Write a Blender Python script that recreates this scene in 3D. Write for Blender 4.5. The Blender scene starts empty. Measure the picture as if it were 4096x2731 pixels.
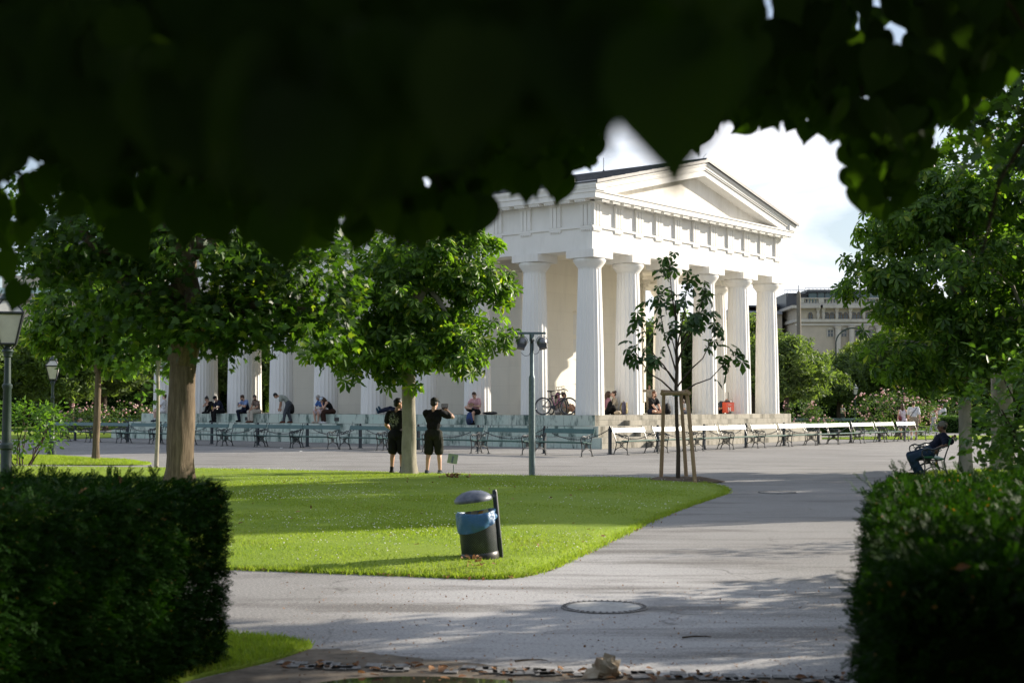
import bpy, math, random
import numpy as np
from mathutils import Vector, Matrix, Quaternion, noise as mnoise
from mathutils.geometry import delaunay_2d_cdt
R=math.radians; PI=math.pi
SC=bpy.context.scene; COL=SC.collection
random.seed(7); RNG=np.random.default_rng(7)
# ---------------------------------------------------------------- camera model
F=5574.; PITCH=.0469; CAMZ=1.55; CX=2048.; CY=1365.5
def ray(px,py):
    a=(px-CX)/F; b=(CY-py)/F; c,s=math.cos(PITCH),math.sin(PITCH)
    d=Vector((a,c-b*s,s+b*c)); return d/d.y
def G(px,py,z=0.):
    d=ray(px,py); t=(z-CAMZ)/d.z; return Vector((d.x*t,t,z))
def at(px,py,Y):
    d=ray(px,py); return Vector((d.x*Y,Y,CAMZ+d.z*Y))
def gx(px,Y,z=0.):
    return Vector(((px-CX)/F*Y,Y,z))
# ---------------------------------------------------------------- mesh helpers
class MB:
    def __init__(s): s.v=[]; s.f=[]; s.m=[]
    def add(s,vs,fs,mi=0):
        o=len(s.v); s.v+= [tuple(p) for p in vs]; s.f+=[tuple(i+o for i in f) for f in fs]; s.m+=[mi]*len(fs); return s
    def box(s,x0,x1,y0,y1,z0,z1,mi=0,bottom=True,M=None,sides=None):
        vs=[(x0,y0,z0),(x1,y0,z0),(x1,y1,z0),(x0,y1,z0),(x0,y0,z1),(x1,y0,z1),(x1,y1,z1),(x0,y1,z1)]
        if M is not None: vs=[M@Vector(p) for p in vs]
        fs=[(4,5,6,7),(0,1,5,4),(1,2,6,5),(2,3,7,6),(3,0,4,7)]
        if bottom: fs.append((3,2,1,0))
        if sides:
            o=len(s.v); s.v+=[tuple(p) for p in vs]; s.f+=[tuple(i+o for i in f) for f in fs]; s.m+=[sides[i] for i in range(len(fs))]
        else: s.add(vs,fs,mi)
        return s
    def cbox(s,c,d,mi=0,rz=0.,M=None):
        T=Matrix.Translation(Vector(c))@Matrix.Rotation(rz,4,'Z')
        if M is not None: T=Matrix.Translation(Vector(c))@M.to_4x4()
        return s.box(-d[0]/2,d[0]/2,-d[1]/2,d[1]/2,-d[2]/2,d[2]/2,mi,M=T)
    def tube(s,pts,rad,n=8,mi=0,cap=True):
        pts=[Vector(p) for p in pts]; k=len(pts)
        if not hasattr(rad,'__len__'): rad=[rad]*k
        t0=(pts[1]-pts[0]).normalized()
        a=Vector((0,0,1)) if abs(t0.z)<.9 else Vector((1,0,0))
        u=t0.cross(a).normalized(); vs=[]
        for i,p in enumerate(pts):
            t=(pts[min(i+1,k-1)]-pts[max(i-1,0)])
            t=t.normalized() if t.length>1e-9 else t0
            u=(u-t*u.dot(t)); u=u.normalized() if u.length>1e-6 else t.orthogonal().normalized()
            w=t.cross(u)
            for j in range(n):
                an=2*PI*j/n; vs.append(p+(u*math.cos(an)+w*math.sin(an))*rad[i])
        fs=[]
        for i in range(k-1):
            for j in range(n):
                j2=(j+1)%n; fs.append((i*n+j,i*n+j2,(i+1)*n+j2,(i+1)*n+j))
        if cap: fs.append(tuple(range(n-1,-1,-1))); fs.append(tuple((k-1)*n+j for j in range(n)))
        return s.add(vs,fs,mi)
    def lathe(s,prof,n=16,mi=0,c=(0,0,0),M=None,cap=True,ph=0.):
        vs=[]; c=Vector(c)
        for r,z in prof:
            for j in range(n):
                an=2*PI*j/n+ph; p=Vector((r*math.cos(an),r*math.sin(an),z))
                vs.append((M@p if M is not None else p)+c)
        fs=[]; k=len(prof)
        for i in range(k-1):
            for j in range(n):
                j2=(j+1)%n; fs.append((i*n+j,i*n+j2,(i+1)*n+j2,(i+1)*n+j))
        if cap: fs.append(tuple(range(n-1,-1,-1))); fs.append(tuple((k-1)*n+j for j in range(n)))
        return s.add(vs,fs,mi)
    def ell(s,c,r,mi=0,M=None,nu=12,nv=8):
        c=Vector(c); r=r if hasattr(r,'__len__') else (r,r,r); vs=[]
        for i in range(nv+1):
            th=PI*i/nv
            for j in range(nu):
                ph=2*PI*j/nu; p=Vector((r[0]*math.sin(th)*math.cos(ph),r[1]*math.sin(th)*math.sin(ph),r[2]*math.cos(th)))
                vs.append((M@p if M is not None else p)+c)
        fs=[]
        for i in range(nv):
            for j in range(nu):
                j2=(j+1)%nu; a,b,cc,d=i*nu+j,i*nu+j2,(i+1)*nu+j2,(i+1)*nu+j
                if i==0: fs.append((a,d,cc))
                elif i==nv-1: fs.append((a,d,b))
                else: fs.append((a,d,cc,b))
        return s.add(vs,fs,mi)
    def prism(s,poly,axis,a0,a1,mi=0):
        # poly 2D list; axis 'y': poly in xz extruded in y ; 'x': poly in yz ; 'z': poly in xy
        def P(p,a): return {'y':(p[0],a,p[1]),'x':(a,p[0],p[1]),'z':(p[0],p[1],a)}[axis]
        n=len(poly); vs=[P(p,a0) for p in poly]+[P(p,a1) for p in poly]
        fs=[tuple(range(n)),tuple(range(2*n-1,n-1,-1))]+[(i,(i+1)%n,n+(i+1)%n,n+i) for i in range(n)]
        return s.add(vs,fs,mi)
    def build(s,name,mats,parent=None,smooth=0,fixn=True):
        me=bpy.data.meshes.new(name); me.from_pydata(s.v,[],s.f)
        if not isinstance(mats,(list,tuple)): mats=[mats]
        for m in mats: me.materials.append(m)
        if any(s.m): me.polygons.foreach_set('material_index',s.m)
        if fixn:
            import bmesh
            b=bmesh.new(); b.from_mesh(me); bmesh.ops.recalc_face_normals(b,faces=b.faces); b.to_mesh(me); b.free()
        if smooth:
            me.polygons.foreach_set('use_smooth',[True]*len(me.polygons)); me.set_sharp_from_angle(angle=R(smooth))
        return link(name,me,parent)
def link(name,me,parent=None):
    o=bpy.data.objects.new(name,me); COL.objects.link(o)
    if parent is not None: o.parent=parent
    return o
def tag(o,label=None,cat=None,group=None,kind=None):
    if label: o['label']=label
    if cat: o['category']=cat
    if group: o['group']=group
    if kind: o['kind']=kind
    return o
def thing(name,label,cat,loc=(0,0,0),rz=0.,group=None):
    o=bpy.data.objects.new(name,None); COL.objects.link(o); o.location=loc; o.rotation_euler=(0,0,rz); o.empty_display_size=.2
    return tag(o,label,cat,group)
KIDS={}
def dup(root,loc,rz,label,group=None,scale=None,name=None):
    kids={}
    for o in COL.objects:
        if o.parent is not None: kids.setdefault(o.parent.name,[]).append(o)
    def cp(o,par):
        c=o.copy(); COL.objects.link(c)
        if par is not None: c.parent=par
        for ch in kids.get(o.name,[]): cp(ch,c)
        return c
    c=cp(root,None); c.location=loc; c.rotation_euler=(0,0,rz); c['label']=label
    if group: c['group']=group
    if scale is not None: c.scale=scale if hasattr(scale,'__len__') else (scale,)*3
    return c
def npmesh(name,V,loops,starts,mats,parent=None,mi=None,smooth=False):
    me=bpy.data.meshes.new(name); V=np.asarray(V,np.float32)
    me.vertices.add(len(V)); me.vertices.foreach_set('co',V.ravel())
    me.loops.add(len(loops)); me.loops.foreach_set('vertex_index',np.asarray(loops,np.int32))
    me.polygons.add(len(starts)); me.polygons.foreach_set('loop_start',np.asarray(starts,np.int32))
    if mi is not None: me.polygons.foreach_set('material_index',np.asarray(mi,np.int32))
    if smooth: me.polygons.foreach_set('use_smooth',np.ones(len(starts),bool))
    for m in (mats if isinstance(mats,(list,tuple)) else [mats]): me.materials.append(m)
    me.update(calc_edges=True)
    return link(name,me,parent)
def scatter_mesh(name,tv,tf,pos,tdir,nrm,scl,mats,parent=None,mi=None):
    """copies of a small template (x=width, y=length to the tip, z=normal) merged into one mesh"""
    tv=np.asarray(tv,float); N=len(pos); k=len(tv)
    t=tdir/np.maximum(np.linalg.norm(tdir,axis=1,keepdims=True),1e-9)
    n=nrm-(nrm*t).sum(1,keepdims=True)*t; n/=np.maximum(np.linalg.norm(n,axis=1,keepdims=True),1e-9)
    b=np.cross(t,n); s=np.asarray(scl).reshape(-1,1,1) if not np.isscalar(scl) else scl
    V=(tv[None,:,0:1]*b[:,None,:]+tv[None,:,1:2]*t[:,None,:]+tv[None,:,2:3]*n[:,None,:])*s+pos[:,None,:]
    lp=np.concatenate([np.array(f) for f in tf]); ln=np.array([len(f) for f in tf]); st=np.concatenate([[0],np.cumsum(ln)[:-1]])
    loops=(lp[None,:]+(np.arange(N)*k)[:,None]).ravel(); starts=(st[None,:]+(np.arange(N)*len(lp))[:,None]).ravel()
    m=None if mi is None else np.repeat(mi,len(tf))
    return npmesh(name,V.reshape(-1,3),loops,starts,mats,parent,m)
# ---------------------------------------------------------------- materials
def newmat(name):
    m=bpy.data.materials.new(name); m.use_nodes=True; nt=m.node_tree; nt.nodes.clear()
    out=nt.nodes.new('ShaderNodeOutputMaterial'); return m,nt,out
def N(nt,t,**kw):
    n=nt.nodes.new(t)
    for k,v in kw.items():
        if k in n.inputs.keys() if hasattr(n.inputs,'keys') else False: n.inputs[k].default_value=v
        else: setattr(n,k,v)
    return n
def c4(c): return (c[0],c[1],c[2],1.)
def mixc(nt,fac,a,b,mode='MIX'):
    n=nt.nodes.new('ShaderNodeMix'); n.data_type='RGBA'; n.blend_type=mode
    for i,x in ((0,fac),(6,a),(7,b)):
        if isinstance(x,(int,float)): n.inputs[i].default_value=x
        elif isinstance(x,(tuple,list)): n.inputs[i].default_value=c4(x)
        else: nt.links.new(x,n.inputs[i])
    return n.outputs[2]
def ramp(nt,x,pts):
    n=nt.nodes.new('ShaderNodeValToRGB'); e=n.color_ramp.elements
    while len(e)<len(pts): e.new(.5)
    for i,(p,c) in enumerate(pts):
        e[i].position=p; e[i].color=c4(c) if hasattr(c,'__len__') else (c,c,c,1)
    nt.links.new(x,n.inputs[0]); return n.outputs[0]
def tex(nt,scale,detail=5,rough=.6,coord='Object',stretch=None,dist=0.):
    tc=nt.nodes.new('ShaderNodeTexCoord'); v=tc.outputs[coord]
    if stretch:
        mp=nt.nodes.new('ShaderNodeMapping'); mp.inputs['Scale'].default_value=stretch; nt.links.new(v,mp.inputs[0]); v=mp.outputs[0]
    n=nt.nodes.new('ShaderNodeTexNoise'); n.inputs['Scale'].default_value=scale; n.inputs['Detail'].default_value=detail
    n.inputs['Roughness'].default_value=rough; n.inputs['Distortion'].default_value=dist
    nt.links.new(v,n.inputs['Vector']); return n.outputs[0]
def bsdf(nt,out,col,rough=.6,spec=.4,metal=0.,bump=None,bstr=.3,bdist=.02,coat=0.):
    p=nt.nodes.new('ShaderNodeBsdfPrincipled')
    if isinstance(col,(tuple,list)): p.inputs['Base Color'].default_value=c4(col)
    else: nt.links.new(col,p.inputs['Base Color'])
    if isinstance(rough,(int,float)): p.inputs['Roughness'].default_value=rough
    else: nt.links.new(rough,p.inputs['Roughness'])
    p.inputs['Specular IOR Level'].default_value=spec; p.inputs['Metallic'].default_value=metal; p.inputs['Coat Weight'].default_value=coat
    if bump is not None:
        b=nt.nodes.new('ShaderNodeBump'); b.inputs['Strength'].default_value=bstr; b.inputs['Distance'].default_value=bdist
        nt.links.new(bump,b.inputs['Height']); nt.links.new(b.outputs[0],p.inputs['Normal'])
    nt.links.new(p.outputs[0],out.inputs[0]); return p
def pm(name,a,b=None,scale=8.,rough=.6,spec=.4,metal=0.,bump=.0,bdist=.01,stretch=None,lo=.35,hi=.65,coat=0.):
    m,nt,out=newmat(name)
    if b is None: b=tuple(x*.75 for x in a)
    t=tex(nt,scale,stretch=stretch)
    bsdf(nt,out,mixc(nt,ramp(nt,t,[(lo,0.),(hi,1.)]),a,b),rough,spec,metal,t if bump else None,bump,bdist,coat); return m
def leafmat(name,dark,light,trans=.4,rough=.42,tint=(2.3,2.4,.6),odd=None,oddp=.03,spec=.3):
    m,nt,out=newmat(name)
    g=nt.nodes.new('ShaderNodeNewGeometry'); rnd=g.outputs['Random Per Island']
    pts=[(0.,dark),(1.,light)]
    if odd: pts=[(0.,dark),(1-oddp-.002,light),(1-oddp,odd),(1.,odd)]
    col=ramp(nt,rnd,pts)
    p=nt.nodes.new('ShaderNodeBsdfPrincipled'); nt.links.new(col,p.inputs['Base Color']); p.inputs['Roughness'].default_value=rough; p.inputs['Specular IOR Level'].default_value=spec
    t=nt.nodes.new('ShaderNodeBsdfTranslucent'); nt.links.new(mixc(nt,1.,col,tint,'MULTIPLY'),t.inputs[0])
    mx=nt.nodes.new('ShaderNodeMixShader'); mx.inputs[0].default_value=trans
    nt.links.new(p.outputs[0],mx.inputs[1]); nt.links.new(t.outputs[0],mx.inputs[2]); nt.links.new(mx.outputs[0],out.inputs[0]); return m
M={}
def plaster(name,a,b,dirt,joints=0.,lo=.52):
    m,nt,out=newmat(name); t=tex(nt,.9,5,.6); s=tex(nt,2.6,6,.65,stretch=(1,1,.16)); sp=tex(nt,14,5,.7)
    c=mixc(nt,ramp(nt,t,[(.35,0.),(.65,1.)]),a,b); c=mixc(nt,ramp(nt,s,[(lo,0.),(.78,.55)]),c,dirt); c=mixc(nt,ramp(nt,sp,[(.60,0.),(.75,.35)]),c,dirt)
    if joints:
        tc=nt.nodes.new('ShaderNodeTexCoord'); sx=nt.nodes.new('ShaderNodeSeparateXYZ'); nt.links.new(tc.outputs['Object'],sx.inputs[0]); ad=nt.nodes.new('ShaderNodeMath'); ad.operation='ADD'; nt.links.new(sx.outputs[0],ad.inputs[0]); nt.links.new(sx.outputs[1],ad.inputs[1])
        cb=nt.nodes.new('ShaderNodeCombineXYZ'); nt.links.new(ad.outputs[0],cb.inputs[0]); nt.links.new(sx.outputs[2],cb.inputs[1]); br=nt.nodes.new('ShaderNodeTexBrick'); nt.links.new(cb.outputs[0],br.inputs[0]); br.inputs['Scale'].default_value=1.; br.inputs['Brick Width'].default_value=2.4; br.inputs['Row Height'].default_value=.82; br.inputs['Mortar Size'].default_value=.011
        br.inputs['Color1'].default_value=(1,1,1,1); br.inputs['Color2'].default_value=(.965,.965,.965,1); br.inputs['Mortar'].default_value=(joints,joints,joints,1); c=mixc(nt,1.,c,br.outputs[0],'MULTIPLY')
    bsdf(nt,out,c,.72,.2,bump=sp,bstr=.05); return m
M['plaster']=plaster('white_plaster',(.80,.785,.745),(.75,.735,.70),(.60,.58,.53))
M['cream']=plaster('cream_plaster',(.85,.805,.705),(.82,.775,.675),(.70,.66,.58),.93)
M['tymp']=plaster('tympanum_plaster',(.78,.755,.70),(.72,.69,.63),(.48,.44,.36),.0,.46)
def colmat():
    m,nt,out=newmat('column_plaster')
    t=tex(nt,1.1,4,.5,stretch=(1,1,.5)); c=mixc(nt,ramp(nt,t,[(.4,0.),(.75,1.)]),(.80,.785,.75),(.745,.735,.71))
    bsdf(nt,out,c,.68,.2,bump=tex(nt,25,3),bstr=.05); return m
M['column']=colmat()
def stonemat(name,base,second,stain,axis,bw=1.35,rowh=.4125,stamt=(.52,.7)):
    m,nt,out=newmat(name)
    tc=nt.nodes.new('ShaderNodeTexCoord'); sx=nt.nodes.new('ShaderNodeSeparateXYZ'); nt.links.new(tc.outputs['Object'],sx.inputs[0])
    cb=nt.nodes.new('ShaderNodeCombineXYZ'); nt.links.new(sx.outputs[axis],cb.inputs[0]); nt.links.new(sx.outputs[2],cb.inputs[1])
    br=nt.nodes.new('ShaderNodeTexBrick'); nt.links.new(cb.outputs[0],br.inputs[0])
    br.inputs['Scale'].default_value=1.; br.inputs['Brick Width'].default_value=bw; br.inputs['Row Height'].default_value=rowh; br.inputs['Mortar Size'].default_value=.009
    br.inputs['Color1'].default_value=c4(base); br.inputs['Color2'].default_value=c4(second); br.inputs['Mortar'].default_value=(.12,.13,.11,1); br.inputs['Bias'].default_value=0.
    a=tex(nt,2.2,8,.7,stretch=(1,1,.28)); b=tex(nt,1.1,6,.6)
    c=mixc(nt,ramp(nt,b,[(.35,0.),(.7,1.)]),br.outputs[0],second)
    c=mixc(nt,ramp(nt,a,[(stamt[0],0.),(stamt[1],1.)]),c,stain)
    sp=tex(nt,40,4,.7); c=mixc(nt,ramp(nt,sp,[(.56,0.),(.72,.6)]),c,tuple(x*.5 for x in stain))
    bsdf(nt,out,c,.8,.25,bump=sp,bstr=.2); return m
M['mint']=stonemat('copper_stained_stone',(.46,.60,.53),(.56,.61,.54),(.07,.115,.10),1,stamt=(.50,.62))
M['beige']=stonemat('weathered_beige_stone',(.42,.385,.32),(.32,.30,.25),(.09,.085,.065),0,1.6,.21,(.47,.66))
M['steptop']=pm('step_tread_stone',(.46,.44,.38),(.26,.26,.22),3.,.8,.2,bump=.1)
M['slate']=pm('roof_slate',(.05,.05,.055),(.10,.10,.105),5,.45,.5,bump=.2)
M['iron']=pm('black_cast_iron',(.012,.016,.02),(.02,.024,.028),30,.35,.5)
M['postiron']=pm('dark_blue_iron',(.015,.022,.032),(.025,.035,.045),20,.4,.5)
M['benchpaint']=pm('teal_bench_paint',(.030,.095,.090),(.040,.115,.105),6,.30,.55,stretch=(1,6,6))
M['benchold']=pm('worn_teal_bench_paint',(.05,.13,.115),(.16,.24,.21),3,.30,.55,stretch=(1,6,6),lo=.45,hi=.7)
def benchmat(name,a,b,worn):
    m,nt,out=newmat(name); t=tex(nt,5,6,.65,stretch=(1,6,6)); oi=nt.nodes.new('ShaderNodeObjectInfo'); w=tex(nt,2.2,5,.6)
    ad=nt.nodes.new('ShaderNodeMath'); ad.operation='MULTIPLY_ADD'; nt.links.new(oi.outputs['Random'],ad.inputs[0]); ad.inputs[1].default_value=.22; nt.links.new(w,ad.inputs[2])
    c=mixc(nt,ramp(nt,t,[(.35,0.),(.65,1.)]),a,b); c=mixc(nt,ramp(nt,ad.outputs[0],[(.60,0.),(.85,.8)]),c,worn); bsdf(nt,out,c,ramp(nt,w,[(.3,.26),(.7,.42)]),.55); return m
M['benchpaint']=benchmat('teal_bench_paint',(.030,.095,.090),(.042,.12,.108),(.075,.14,.125))
M['benchold']=benchmat('worn_teal_bench_paint',(.05,.13,.115),(.09,.17,.15),(.20,.27,.24))
M['greenpaint']=pm('bright_green_bench_paint',(.02,.11,.045),(.025,.13,.06),6,.3,.5)
M['gal']=pm('galvanised_steel',(.17,.22,.235),(.11,.15,.165),14,.45,.5,.4,bump=.03)
M['lampgrey']=pm('lamp_grey_metal',(.16,.16,.17),(.22,.22,.23),10,.3,.5,.6)
M['lampdark']=pm('floodlight_dark',(.03,.03,.033),None,10,.4,.5)
M['glass']=pm('milky_lantern_glass',(.62,.60,.53),(.5,.48,.42),3,.25,.5)
M['lgreen']=pm('lantern_green_iron',(.02,.035,.032),(.03,.05,.045),12,.45,.4)
M['wood']=pm('round_stake_wood',(.42,.29,.17),(.26,.17,.10),5,.75,.2,bump=.2,stretch=(6,6,.5))
M['dirt']=pm('bare_soil',(.16,.12,.085),(.09,.07,.05),6,.95,.1,bump=.5,bdist=.02)
def barkmat(name,a,b,sc=9,st=(1,1,.25),bu=.5):
    m,nt,out=newmat(name); t=tex(nt,sc,8,.7,stretch=st); w=tex(nt,3,4,.5)
    c=mixc(nt,ramp(nt,t,[(.35,0.),(.65,1.)]),a,b); c=mixc(nt,ramp(nt,w,[(.5,0.),(.75,.5)]),c,tuple(x*.55 for x in a))
    bsdf(nt,out,c,.9,.15,bump=t,bstr=bu,bdist=.02); return m
M['bark']=barkmat('grey_brown_bark',(.20,.155,.11),(.085,.065,.045),20,(1,1,.10),1.)
M['barkpale']=barkmat('pale_smooth_bark',(.36,.33,.27),(.24,.22,.17),6,(1,1,.5),.3)
M['barkdark']=barkmat('dark_bark',(.08,.062,.045),(.05,.04,.03))
M['chestnut']=leafmat('chestnut_leaf',(.026,.066,.013),(.115,.205,.034),.50,.40,odd=(.20,.25,.04),oddp=.05,spec=.32)
M['chestnut_young']=leafmat('young_chestnut_leaf',(.018,.046,.018),(.055,.110,.036),.30,.38)  # leaf colour of the staked young tree
M['maple']=leafmat('maple_leaf',(.013,.038,.007),(.060,.120,.020),.45,.42,odd=(.16,.22,.035),oddp=.04)
M['linden']=leafmat('linden_leaf',(.018,.040,.009),(.032,.064,.012),.30,.55,spec=.12)
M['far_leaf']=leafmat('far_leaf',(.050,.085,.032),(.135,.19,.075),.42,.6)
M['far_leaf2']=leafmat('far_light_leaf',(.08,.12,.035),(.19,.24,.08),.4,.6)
M['shrubleaf']=leafmat('shrub_leaf',(.04,.09,.02),(.09,.17,.035),.45,.4)
M['roseleaf']=leafmat('rose_leaf',(.035,.07,.028),(.08,.13,.045),.35,.5)
M['yew']=leafmat('yew_needle',(.007,.026,.003),(.027,.074,.010),.18,.65,odd=(.22,.11,.04),oddp=.004,spec=.07)
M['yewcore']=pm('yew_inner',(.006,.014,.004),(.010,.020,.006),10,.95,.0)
M['box']=leafmat('box_hedge_leaf',(.03,.07,.02),(.07,.14,.03),.3,.5)
M['rose']=leafmat('pink_rose_petal',(.62,.36,.36),(.78,.62,.58),.3,.6,(1.1,.9,.9))
M['grass']=leafmat('grass_blade',(.185,.275,.030),(.34,.43,.066),.48,.5,(1.2,1.25,.55),spec=.2)
M['grassdry']=leafmat('dry_grass_blade',(.22,.28,.05),(.36,.38,.10),.4,.6,(1.2,1.2,.6),spec=.1)
M['linden_edge']=leafmat('thin_backlit_linden_leaf',(.022,.052,.008),(.040,.085,.012),.5,.5,spec=.12)  # thin fringe leaves, colour raised so they look lit from behind
M['yewshade']=leafmat('shaded_yew_needle',(.006,.024,.003),(.020,.062,.008),.15,.65,odd=(.18,.10,.04),oddp=.004,spec=.08)  # darker copy of the yew: the left hedge's shade is put into its colour
M['clover']=leafmat('clover_flower',(.65,.66,.60),(.8,.8,.76),.2,.7,(1,1,1))
M['deadleaf']=leafmat('dead_leaf',(.16,.07,.03),(.36,.20,.09),.2,.7,(1,.9,.8))
SUNE=5.0; CLOUD=.74; EXPO=.92
# ---------------------------------------------------------------- people: one continuous remeshed body each, clothes and hair as child shells
def ik(a,c,l1,l2,hint):
    a=Vector(a);c=Vector(c);d=c-a;L=d.length; mx=(l1+l2)*.995
    if L>mx: c=a+d*(mx/L); d=c-a; L=mx
    if L<abs(l1-l2)+.02: L=abs(l1-l2)+.02
    x=(l1*l1-l2*l2+L*L)/(2*L); h=math.sqrt(max(0,l1*l1-x*x)); u=d.normalized(); p=Vector(hint)-u*u.dot(Vector(hint)); p=p.normalized() if p.length>1e-6 else u.orthogonal().normalized()
    return a+u*x+p*h,c
def caps(b,p0,p1,r0,r1):
    p0=Vector(p0);p1=Vector(p1); d=p1-p0
    if d.length<1e-5: d=Vector((0,0,1e-4))
    Mq=d.to_track_quat('Z','Y').to_matrix(); L=d.length; pr=[]
    for i in range(5): a=-PI/2+PI/2*i/4; pr.append((max(1e-4,r0*math.cos(a)),r0*math.sin(a)))
    for i in range(5): a=PI/2*i/4; pr.append((max(1e-4,r1*math.cos(a)),L+r1*math.sin(a)))
    b.lathe(pr,12,c=p0,M=Mq)
class Body:
    def __init__(s): s.c=[]; s.e=[]; s.b=MB()
    def cap(s,p0,p1,r0,r1,tg): caps(s.b,p0,p1,r0,r1); s.c.append((np.array(p0,float),np.array(p1,float),r0,r1,tg))
    def ell(s,c,r,M3,tg): s.b.ell(c,r,M=M3,nu=14,nv=10); s.e.append((np.array(c,float),np.array(r,float),np.array(M3),tg))
def person_build(pose):
    g=pose.get; B=Body(); f=g('female',0); k=g('build',1.)
    Pv=Vector(g('P',(0,0,.93))); d0=Vector(g('d0',(0,0,1))).normalized(); d1=Vector(g('d1',g('d0',(0,0,1)))).normalized()
    rt=Vector(g('right',(1,0,0))).normalized(); rt2=Vector(g('right2',g('right',(1,0,0)))).normalized()
    Wp=Pv+d0*.20; Cp=Wp+(d0*.35+d1*.65).normalized()*.15; Nb=Cp+d1*.19
    def fr(d,r): 
        y=d.cross(r).normalized(); x=y.cross(d).normalized(); return Matrix((x,y,d)).transposed()
    m0=fr(d0,rt); m1=fr(d1,rt2); fw0=m0.col[1]; fw1=m1.col[1]
    shw=(.165 if f else .19)*k; hipw=.095 if f else .088
    top=g('top','shirt'); bot=g('bot','trousers')
    B.ell(Pv+d0*.03,(.168*k,.118*k,.125),m0,bot); B.ell(Pv-fw0*.055-d0*.02,(.135*k,.085*k,.10),m0,bot)
    B.ell(Wp,((.125 if f else .145)*k,(.095 if f else .108)*k,.15),m0,top); B.ell(Cp+d1*.01,(.158*k if f else .172*k,.112*k,.165),m1,top)
    if f: 
        for s_ in (-1,1): B.ell(Cp+fw1*.075+m1.col[0]*s_*.07-d1*.01,(.06,.055,.06),m1,top)
    SH={s_:Nb-d1*.055+m1.col[0]*s_*shw*.9 for s_ in (-1,1)}
    strap=top if not g('tank') else 'skin'
    for s_ in (-1,1): B.cap(Nb-d1*.045+m1.col[0]*s_*.05,SH[s_],.060*k,.058*k,strap)
    if g('tank'):
        for s_ in (-1,1): B.cap(Nb-d1*.06+m1.col[0]*s_*.08-fw1*.03,Cp+m1.col[0]*s_*.08,.050,.06,top)
    hd=Vector(g('hd',d1)).normalized(); look=Vector(g('look',(0,1,0))).normalized(); Hc=Nb+hd*.165+Vector(look)*.03
    B.cap(Nb-d1*.02,Hc-hd*.07-look*.015,.056 if not f else .048,.05 if not f else .044,'skin')
    up=(hd-look*hd.dot(look)*.8).normalized(); up=(up-look*up.dot(look)).normalized(); hx=look.cross(up).normalized(); mh=Matrix((hx,look,up)).transposed()
    def H(x,y,z): return Hc+hx*x+look*y+up*z
    B.ell(H(0,-.01,.035),(.074,.094,.088),mh,'skin'); B.ell(H(0,.03,-.035),(.058,.062,.078),mh,'skin'); B.cap(H(0,.04,-.085),H(0,.055,-.09),.030,.024,'skin')
    B.cap(H(0,.088,.02),H(0,.108,-.022),.011,.015,'skin'); B.cap(H(-.022,.083,-.055),H(.022,.083,-.055),.011,.011,'lip')
    for s_ in (-1,1):
        B.ell(H(s_*.074,-.005,.0),(.012,.022,.034),mh,'skin'); B.ell(H(s_*.031,.079,.018),(.013,.011,.009),mh,'eye'); B.cap(H(s_*.018,.088,.040),H(s_*.048,.076,.042),.008,.006,'hair')
    if g('beard'): B.ell(H(0,.048,-.072),(.058,.056,.048),mh,'hair'); B.cap(H(-.03,.094,-.034),H(.03,.094,-.034),.010,.010,'hair')
    sleeve=g('sleeve',.55)
    for s_,hn in ((-1,'L'),(1,'R')):
        S=SH[s_]; tgt=Vector(g(hn+'H',(s_*.26,.05,.80))); E,Wt=ik(S,tgt,.295,.255,g(hn+'e',(s_*.5,-.6,-.3))); rr=(.043 if f else .05)*k
        B.cap(S,E,rr,rr*.82,'skin'); B.cap(E,Wt,rr*.85,.027 if not f else .023,'skin'); B.ell(E.lerp(Wt,.3),(rr*.95,rr*.9,.07),fr((Wt-E).normalized(),Vector((1,0,.01))),'skin')
        if sleeve>0:
            t1=min(1,sleeve); B.cap(S,S.lerp(E,t1),rr+.018,rr*.95+.02,top)
            if sleeve>1: B.cap(E,E.lerp(Wt,sleeve-1),rr+.008,.038,top)
        hdv=Vector(g(hn+'d',(Wt-E))).normalized(); pn=Vector(g(hn+'n',(s_*-1,0,.2))); pn=(pn-hdv*pn.dot(hdv)).normalized(); px=hdv.cross(pn).normalized()
        mm=Matrix((px,pn,hdv)).transposed(); B.ell(Wt+hdv*.045,(.040,.018,.05),mm,'skin'); curl=g('curl',.5)
        for i in range(4):
            b0=Wt+hdv*(.080-.004*abs(i-1.3))+px*(-.030+.020*i); l=(.040,.046,.044,.034)[i]; d1_=(hdv*math.cos(curl*.7)+pn*math.sin(curl*.7)); d2_=(hdv*math.cos(curl*1.9)+pn*math.sin(curl*1.9)); e1=b0+d1_*l; e2=e1+d2_*l*.85
            B.cap(b0,e1,.0095,.0088,'skin'); B.cap(e1,e2,.0088,.0078,'skin')
        b0=Wt+hdv*.025-px*.034; e1=b0-px*.026+hdv*.03+pn*.01; B.cap(b0,e1,.0115,.0105,'skin'); B.cap(e1,e1+hdv*.026+pn*.018,.0102,.0088,'skin')
    leg=g('leg',1.)  # 1 long trousers, .5 shorts to knee, 0 bare
    for s_,fn in ((-1,'L'),(1,'R')):
        Hp=Pv+m0.col[0]*s_*hipw; Ak=Vector(g(fn+'F',(s_*.10,0,.085))); Kn,Ak=ik(Hp,Ak,.425,.415,g(fn+'k',(s_*.12,1,0))); q=1.*k
        B.cap(Hp,Kn,.088*q,.058*q,'skin'); B.cap(Kn,Ak,.056*q,.036,'skin'); ax=(Ak-Kn).normalized(); bk=-(Vector(g(fn+'k',(0,1,0)))-ax*ax.dot(Vector(g(fn+'k',(0,1,0))))).normalized()
        B.ell(Kn.lerp(Ak,.28)+bk*.018,(.050*q,.052*q,.11),fr(ax,Vector((1,.01,.02))),'skin')
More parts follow.
